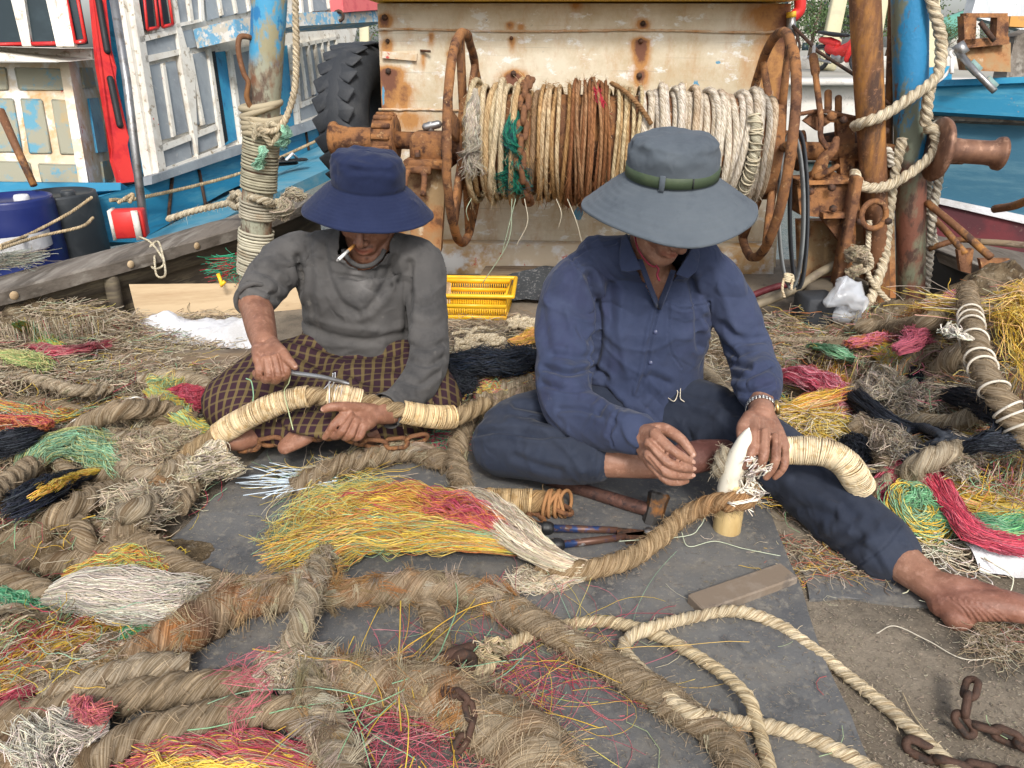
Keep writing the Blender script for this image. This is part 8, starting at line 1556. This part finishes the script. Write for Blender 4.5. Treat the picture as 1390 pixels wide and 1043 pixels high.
flat_litter(6500,.007,.0004,[(.22,.18,.13),(.3,.25,.18),(.16,.13,.1)],lambda:(rng.uniform(250,1180),1040-(rng.random()**1.0)*400),.0185)
flat_litter(3000,.006,.0005,[(.3,.25,.18),(.22,.18,.13),(.38,.32,.24)],lambda:(rng.uniform(1080,1400),rng.uniform(790,1050)),.004)
flat_litter(30,.12,.0006,[(.6,.55,.4),(.4,.5,.3),(.5,.12,.12)],lambda:(rng.uniform(600,1390),rng.uniform(700,1030)),.02)
obj('fibre_dust',mb,FIB,label='short fibre clippings sprinkled over the mat and deck',cat='fibre dust',kind='stuff')
# ================================================================ RIGHT HEAP
TRP=[(1312,392,.31),(1317,430,.33),(1324,470,.34),(1338,510,.33),(1360,545,.30),(1392,590,.25),(1425,630,.2)]
R_('tied_rope','brown rope bound with white cord ties down the right side of the heap',TRP,.029,fz=2400)
trp,_=resample(catmull(gp(TRP),14),n=200); trt=nrm(np.gradient(trp,axis=0)); trx,try_,_d=proj(trp)
tme=thing('cord_ties','white cord ties round the rope on the right heap','cord',trp[90])
for (x,y) in ((1318,428),(1320,436),(1319,444),(1322,462),(1330,488),(1336,500),(1352,530),(1370,556),(1376,566),(1382,578)): tm=MB(); i_=int(np.argmin(np.abs(try_-y))); torus(tm,trp[i_],nrm(trt[i_]+rng.normal(size=3)*.12),.0305,.003,30,6,col=(.66,.6,.5),ref=(1,0,0)); obj('tie',tm,COLR,tme)
tm=MB(); fan(tm,gp([(1322,462,.37),(1300,455,.37),(1284,448,.36)]),[.006,.015,.015],40,[WHT2],r=.0014); obj('frayed_tail',tm,COLR,tme)
for pts,Rr,lab in (([(1165,442,.04),(1210,446,.05),(1260,438,.06),(1310,420,.06)],.03,'thick grey-brown rope lying level at the top of the right heap'),([(1300,438,.03),(1262,470,.05),(1222,505,.05),(1180,540,.04),(1150,560,.02)],.024,'brown rope slanting down left across the right heap'),([(1345,470,.02),(1300,480,.06),(1262,520,.06),(1240,560,.04)],.03,'thick brown rope ending in a grey fray on the right heap'),([(1160,580,.05),(1190,592,.06),(1204,625,.04),(1206,650,.02)],.03,'frayed brown rope stub behind the pale wrapped rope'),([(1178,668,.03),(1215,655,.05),(1255,628,.06),(1300,612,.06),(1345,628,.05),(1400,622,.05)],.027,'tan laid rope winding along behind the yellow coil'),([(1182,690,.02),(1196,662,.05),(1222,655,.06),(1232,668,.04)],.026,'tan rope bend next to the end of the pale wrapping'),([(930,485,.03),(955,505,.03),(975,528,.03),(1000,545,.02)],.026,'brown laid rope behind the right man\'s arm'),([(1040,462,.02),(1100,462,.03),(1160,462,.03),(1200,470,.02)],.012,'thin tan rope lying level in front of the plastic bag'),([(1330,560,.03),(1290,575,.05),(1240,572,.06),(1200,566,.05)],.024,'grey-brown rope half hidden in the middle of the right heap')):
    R_('heap_rope',lab,pts,Rr,heap=True,fz=2400,col=OBL if Rr<.028 else OB,depth=.26)
Y_('black_yarn','long black hank twisting across the right heap',lambda mb:(fan(mb,gz([(1160,545,.07),(1190,568,.09),(1225,585,.09),(1262,592,.09),(1300,600,.1)]),[.03,.025,.016,.014,.014],900,[BLK,BLK2],r=.001,flat=.8,wav=.008),rope(mb,gz([(1228,588,.1),(1250,580,.11),(1275,590,.11),(1300,598,.1),(1330,604,.09)]),.012,col=BLK2),rope(mb,gz([(1225,625,.07),(1250,612,.09),(1275,600,.1),(1290,590,.1)]),.012,col=BLK2)))
Y_('black_yarn','black yarn fan at the right edge above the tan laid rope',lambda mb:(fan(mb,gz([(1290,540,.09),(1330,555,.1),(1370,572,.1),(1420,585,.08)]),[.03,.04,.035,.03],1100,[BLK,BLK2],r=.001,flat=.6,wav=.01),fan(mb,gz([(1310,612,.08),(1350,602,.1),(1400,590,.08)]),[.02,.03,.035],700,[BLK,BLK2,(.06,.07,.09)],r=.001,flat=.6,wav=.01)))
Y_('black_yarn','black yarn tuft dangling in the middle of the right heap',lambda mb:(fan(mb,gz([(1240,500,.1),(1244,525,.11),(1238,560,.09)]),[.015,.02,.015],400,[BLK,BLK2],r=.001,flat=.8,wav=.008),fan(mb,gz([(1150,600,.07),(1175,615,.07),(1195,630,.05)]),[.03,.035,.03],500,[BLK,BLK2],r=.001,flat=.6,wav=.01)))
Y_('black_yarn','black yarn tangle between the two men',lambda mb:(fan(mb,gz([(600,500,.03),(640,498,.05),(690,500,.05),(735,488,.03)]),[.03,.045,.035,.03],1100,[BLK,BLK2,(.02,.03,.05)],r=.0011,flat=.7,wav=.025),fan(mb,gz([(615,505,.04),(628,530,.04),(632,545,.02)]),[.03,.035,.02],500,[BLK,BLK2],r=.0011,flat=.7,wav=.02)))
def ringcoil(mb,c,rx,ry,n,cols,r=.0008,turns=(1,2.2),hz=.05,jit=.18,K=40,tilt=0):
    ph0=rng.uniform(0,6.28,n); tt=rng.uniform(*turns,n); s=np.linspace(0,1,K)[None]; a=ph0[:,None]+s*tt[:,None]*2*math.pi
    q=(.45+.6*rng.random((n,1)))*(1+jit*np.sin(2*math.pi*(s*rng.uniform(.5,2,(n,1))+rng.random((n,1)))))
    V=np.zeros((n,K,3)); V[...,0]=c[0]+np.cos(a)*q*rx; V[...,1]=c[1]+np.sin(a)*q*ry; V[...,2]=c[2]+hz*(rng.random((n,1))*(1-.4*q)+.15*np.sin(a*2+ph0[:,None]))+tilt*np.sin(a)*q*ry
    V[...,:2]+=(rng.normal(size=(n,1,2))*.012); return strandmesh(mb,V,r*rng.uniform(.8,1.3,n),pickcol(cols,n))
Y_('yellow_yarn_coil','big coil of yellow yarn lying at the right edge beside the outstretched foot',lambda mb:ringcoil(mb,zc(1330,655,.05),.15,.11,620,[YEL,YEL2,YEL,(.8,.4,.2),(.6,.5,.15)],r=.0011,tilt=.25))
Y_('green_yarn','green yarn band below the yellow coil',lambda mb:(fan(mb,gz([(1250,700,.06),(1300,712,.06),(1350,722,.06),(1420,722,.06)]),[.02,.03,.03,.03],620,[GRN2,(.25,.5,.2),GRN],r=.001,flat=.5,wav=.008),))
Y_('red_yarn','bright red yarn hank winding from the pale rope to the right edge',lambda mb:fan(mb,gz([(1195,668,.05),(1225,648,.09),(1262,650,.1),(1290,690,.08),(1325,728,.07),(1370,742,.06),(1430,738,.05)]),[.025,.035,.022,.018,.02,.025,.03],900,[PNK,RED,(.6,.08,.12)],r=.001,flat=.6,wav=.008))
Y_('green_yarn_loop','small green and yellow yarn loop above the trouser hem',lambda mb:(ringcoil(mb,zc(1240,700,.05),.05,.06,260,[GRN2,YEL,YEL2,GRN2],r=.001,tilt=.4),fan(mb,gz([(1215,700,.05),(1232,678,.09),(1262,672,.09)]),[.02,.022,.02],240,[GRN2,(.2,.5,.25)],r=.001)))
Y_('red_yarn','dark red yarn bunch at the end of the pale wrapped rope',lambda mb:fan(mb,gz([(1195,700,.03),(1205,680,.06),(1222,665,.07)]),[.02,.03,.025],320,[(.4,.05,.1),RED,(.3,.04,.08)],r=.001,flat=.6,wav=.012))
Y_('cream_yarn','curly cream twine heap beside the ankle',lambda mb:(tangle(mb,G(1262,748,.02),(.06,.035),120,[WHT2,WHT,(.5,.4,.28)],L=.22,r=.0011,hz=.04,turn=34),))
Y_('yellow_yarn','long yellow yarn curtain hanging down the far right of the heap',lambda mb:(fan(mb,[zc(1412,380,.14),zc(1400,410,.14),zc(1388,460,.12),zc(1382,520,.08),zc(1372,560,.05)],[.04,.05,.05,.04,.03],520,[YEL,YEL2,(.8,.5,.2),YEL],r=.0011,flat=.6,wav=.03,lenj=.5),fan(mb,[zc(1300,412,.06),zc(1275,420,.05),zc(1240,432,.03)],[.015,.02,.02],180,[YEL,ORG_,(.8,.5,.3)],r=.001,flat=.5,wav=.03),tangle(mb,zc(1400,440,.10),(.1,.12),260,[YEL,YEL2,WHT,(.7,.4,.3)],L=.3,r=.001,hz=.1,turn=6)))
Y_('pink_yarn','pink yarn ridge at the top of the right heap',lambda mb:(fan(mb,gz([(1240,445,.06),(1275,425,.08),(1310,400,.08),(1345,405,.06)]),[.02,.03,.03,.03],420,[PNK,(.7,.3,.35),RED],r=.001,flat=.6,wav=.015),fan(mb,gz([(1150,470,.05),(1190,462,.07),(1225,462,.05)]),[.02,.025,.02],300,[PNK,(.7,.25,.35),ORG_],r=.001,flat=.5,wav=.012)))
def loopy(mb):
    fan(mb,gz([(1140,510,.05),(1165,495,.08),(1190,480,.09),(1208,492,.08),(1206,518,.05)]),[.02,.035,.035,.03,.02],520,[YEL,YEL2,GRN2,YEL],r=.001,flat=.6,wav=.01); fan(mb,gz([(1100,470,.04),(1140,480,.06),(1160,500,.05)]),[.02,.02,.02],160,[GRN2,(.2,.45,.25)],r=.001)
Y_('yellow_yarn','yellow and green yarn loop in the middle of the right heap',loopy)
Y_('pink_yarn','big pink yarn tangle behind the right man\'s elbow',lambda mb:(fan(mb,gz([(1060,515,.05),(1090,515,.08),(1125,530,.08),(1140,550,.06),(1120,570,.04)]),[.03,.04,.04,.03,.03],800,[PNK,RED,(.75,.35,.4)],r=.0009,flat=.6,wav=.015),fan(mb,gz([(1060,570,.04),(1090,560,.07),(1130,550,.07),(1135,520,.06),(1100,500,.05)]),[.03,.04,.03,.03,.02],420,[YEL,ORG_,(.8,.55,.3)],r=.0009,flat=.6,wav=.015,curl=.3),tangle(mb,zc(1110,580,.05),(.12,.06),420,[YEL2,(.7,.55,.35),WHT,YEL],L=.16,r=.0009,hz=.06,turn=10)))
Y_('pink_yarn','small pink yarn bunch below the thick rope on the right heap',lambda mb:fan(mb,gz([(1215,480,.07),(1235,470,.08),(1250,455,.06)]),[.02,.03,.02],260,[PNK,(.4,.1,.15)],r=.001,flat=.6,wav=.012))
def greyfr(mb):
    for pts in ([(1240,520,.07),(1225,540,.09),(1195,560,.08)],[(1262,515,.08),(1270,540,.09),(1250,565,.07)],[(1300,505,.09),(1320,520,.1),(1310,545,.08)],[(1150,545,.06),(1190,530,.08),(1225,520,.08)],[(1170,570,.07),(1210,600,.08),(1225,640,.05)],[(1290,600,.08),(1310,625,.08),(1270,640,.05)]):
        fan(mb,gz(pts),[.03,.045,.045],420,[(.42,.35,.26),(.52,.45,.35),(.3,.24,.17),(.36,.32,.27)],r=.001,flat=.6,wav=.018)
Y_('grey_yarn_fray','grey-tan frayed yarn clumps in the middle of the right heap',greyfr)
sk=MB(); X,U,V_=quadgrid([zc(1290,735,.03),zc(1420,752,.04),G(1430,792,.02),G(1330,778,.02)],40,20); X[...,2]+=.02*np.abs(vn(X,16,3))+.025*np.sin(V_*3.14); sk.add(X.reshape(-1,3),gridf(40,20)[:,::-1]); obj('plastic_sack',sk,SACK,label='crumpled white plastic sack under the yarn above the ankle and foot',cat='sack')
# cream rope offcuts between the men
mb=MB()
def off(mb,x,y,w_,n):
    for k in range(n):
        a=rng.uniform(0,3.14); c=np.array([x+rng.uniform(-w_,w_),y+rng.uniform(-w_*.25,w_*.25)]); pts=[zc(c[0]+rng.uniform(-22,22),c[1]+rng.uniform(-9,9),.02+.015*k/n) for _ in range(5)]; rope(mb,pts,.0075,col=(.6,.52,.38),fz=200,depth=.3)
off(mb,640,462,30,9); obj('rope_offcuts',mb,ROPE,label='cream thin rope offcuts in a loose pile in front of the yellow crate',cat='rope')
mb=MB(); off(mb,715,438,18,7); obj('rope_offcuts',mb,ROPE,label='second cream rope pile by the right man\'s shoulder behind his back',cat='rope')
Y_('orange_yarn','orange-yellow yarn bunch behind the right man\'s upper arm',lambda mb:fan(mb,gz([(690,468,.02),(715,462,.03),(740,450,.03)]),[.02,.03,.03],360,[(.75,.42,.12),YEL,(.7,.35,.15)],r=.001,flat=.5,wav=.012))
Y_('yellow_yarn','small yellow and red yarn scraps between the two men',lambda mb:(fan(mb,gz([(610,545,.02),(640,530,.03),(665,530,.03),(690,540,.02)]),[.015,.02,.02,.015],260,[YEL,(.6,.12,.15),YEL2,GRN2],r=.001,flat=.5,wav=.015),tangle(mb,zc(700,515,.02),(.1,.05),200,[(.5,.12,.15),WHT,YEL,TAN],L=.12,r=.0009,hz=.03,turn=10)))
Y_('green_yarn','green and pink yarn scraps beside the knee rope',lambda mb:tangle(mb,G(595,600,.015),(.045,.04),200,[(.1,.4,.25),PNK,(.4,.08,.12),GRN2],L=.1,r=.0009,hz=.04,turn=14))
for pts,Rr,lab in (([(600,560,.03),(560,555,.03)],.02,'x'),):
    pass
R_('mid_rope','frayed brown rope behind the knee rope in the middle gap',[(650,545,.02),(690,528,.03),(740,510,.03),(790,495,.02)],.024,fz=3000,col=OBL)
lt=MB(); T(lt,catmull(gp([(1262,1000,.005),(1240,970,.006),(1225,940,.005)])),.001,4,col=(.5,.4,.25)); T(lt,catmull(gp([(1190,860,.01),(1215,850,.012),(1260,870,.008),(1310,895,.008),(1370,890,.01)])),.0011,4,col=(.55,.5,.4)); obj('stray_thread',lt,COLR,label='long stray threads lying on the brown deck at the lower right',cat='thread')
gl=MB(); T(gl,catmull(gp([(840,735,.03),(930,728,.03),(950,715,.05),(958,700,.06)])),.001,4,col=(.5,.55,.4)); T(gl,catmull(gp([(925,722,.03),(935,742,.02),(970,735,.022),(1010,745,.02),(1060,755,.02)])),.001,4,col=(.5,.55,.4)); obj('stray_thread',gl,COLR,label='thin greenish thread trailing past the foot of the bamboo tube',cat='thread')
# ---------------------------------------------------------------- light, sky, camera
w=bpy.data.worlds.new('World'); scene.world=w; w.use_nodes=True; nt=w.node_tree
bg=nt.nodes['Background']; sky=nt.nodes.new('ShaderNodeTexSky'); sky.sky_type='NISHITA'; sky.sun_disc=False
SE,SR=math.radians(43),math.radians(172)
sky.sun_elevation=SE; sky.sun_rotation=SR; sky.dust_density=3.0; sky.air_density=1.0; sky.ozone_density=1.0
hs=nt.nodes.new('ShaderNodeHueSaturation'); hs.inputs['Saturation'].default_value=.45; nt.links.new(sky.outputs[0],hs.inputs['Color'])
nt.links.new(hs.outputs[0],bg.inputs['Color']); bg.inputs['Strength'].default_value=.15
sl=bpy.data.lights.new('sun','SUN'); sl.energy=1.9; sl.angle=math.radians(11); sl.color=(1,.96,.9)
so=bpy.data.objects.new('sun',sl); COL.objects.link(so)
# direction towards the sun: sky rotation is measured from +Y, clockwise
sd=Vector((math.sin(SR)*math.cos(SE),math.cos(SR)*math.cos(SE),math.sin(SE)))
so.rotation_euler=(sd).to_track_quat('Z','Y').to_euler()
cam=bpy.data.cameras.new('camera'); co=bpy.data.objects.new('camera',cam); COL.objects.link(co)
cam.sensor_width=36; cam.lens=36*F/1390; cam.clip_start=.05; cam.clip_end=2000
co.location=(0,0,H); co.rotation_euler=(math.radians(90)-TH,0,0); scene.camera=co
scene.view_settings.view_transform='Standard'; scene.view_settings.look='None'; scene.view_settings.gamma=1; scene.view_settings.exposure=0.54
scene.render.resolution_x=1024; scene.render.resolution_y=768
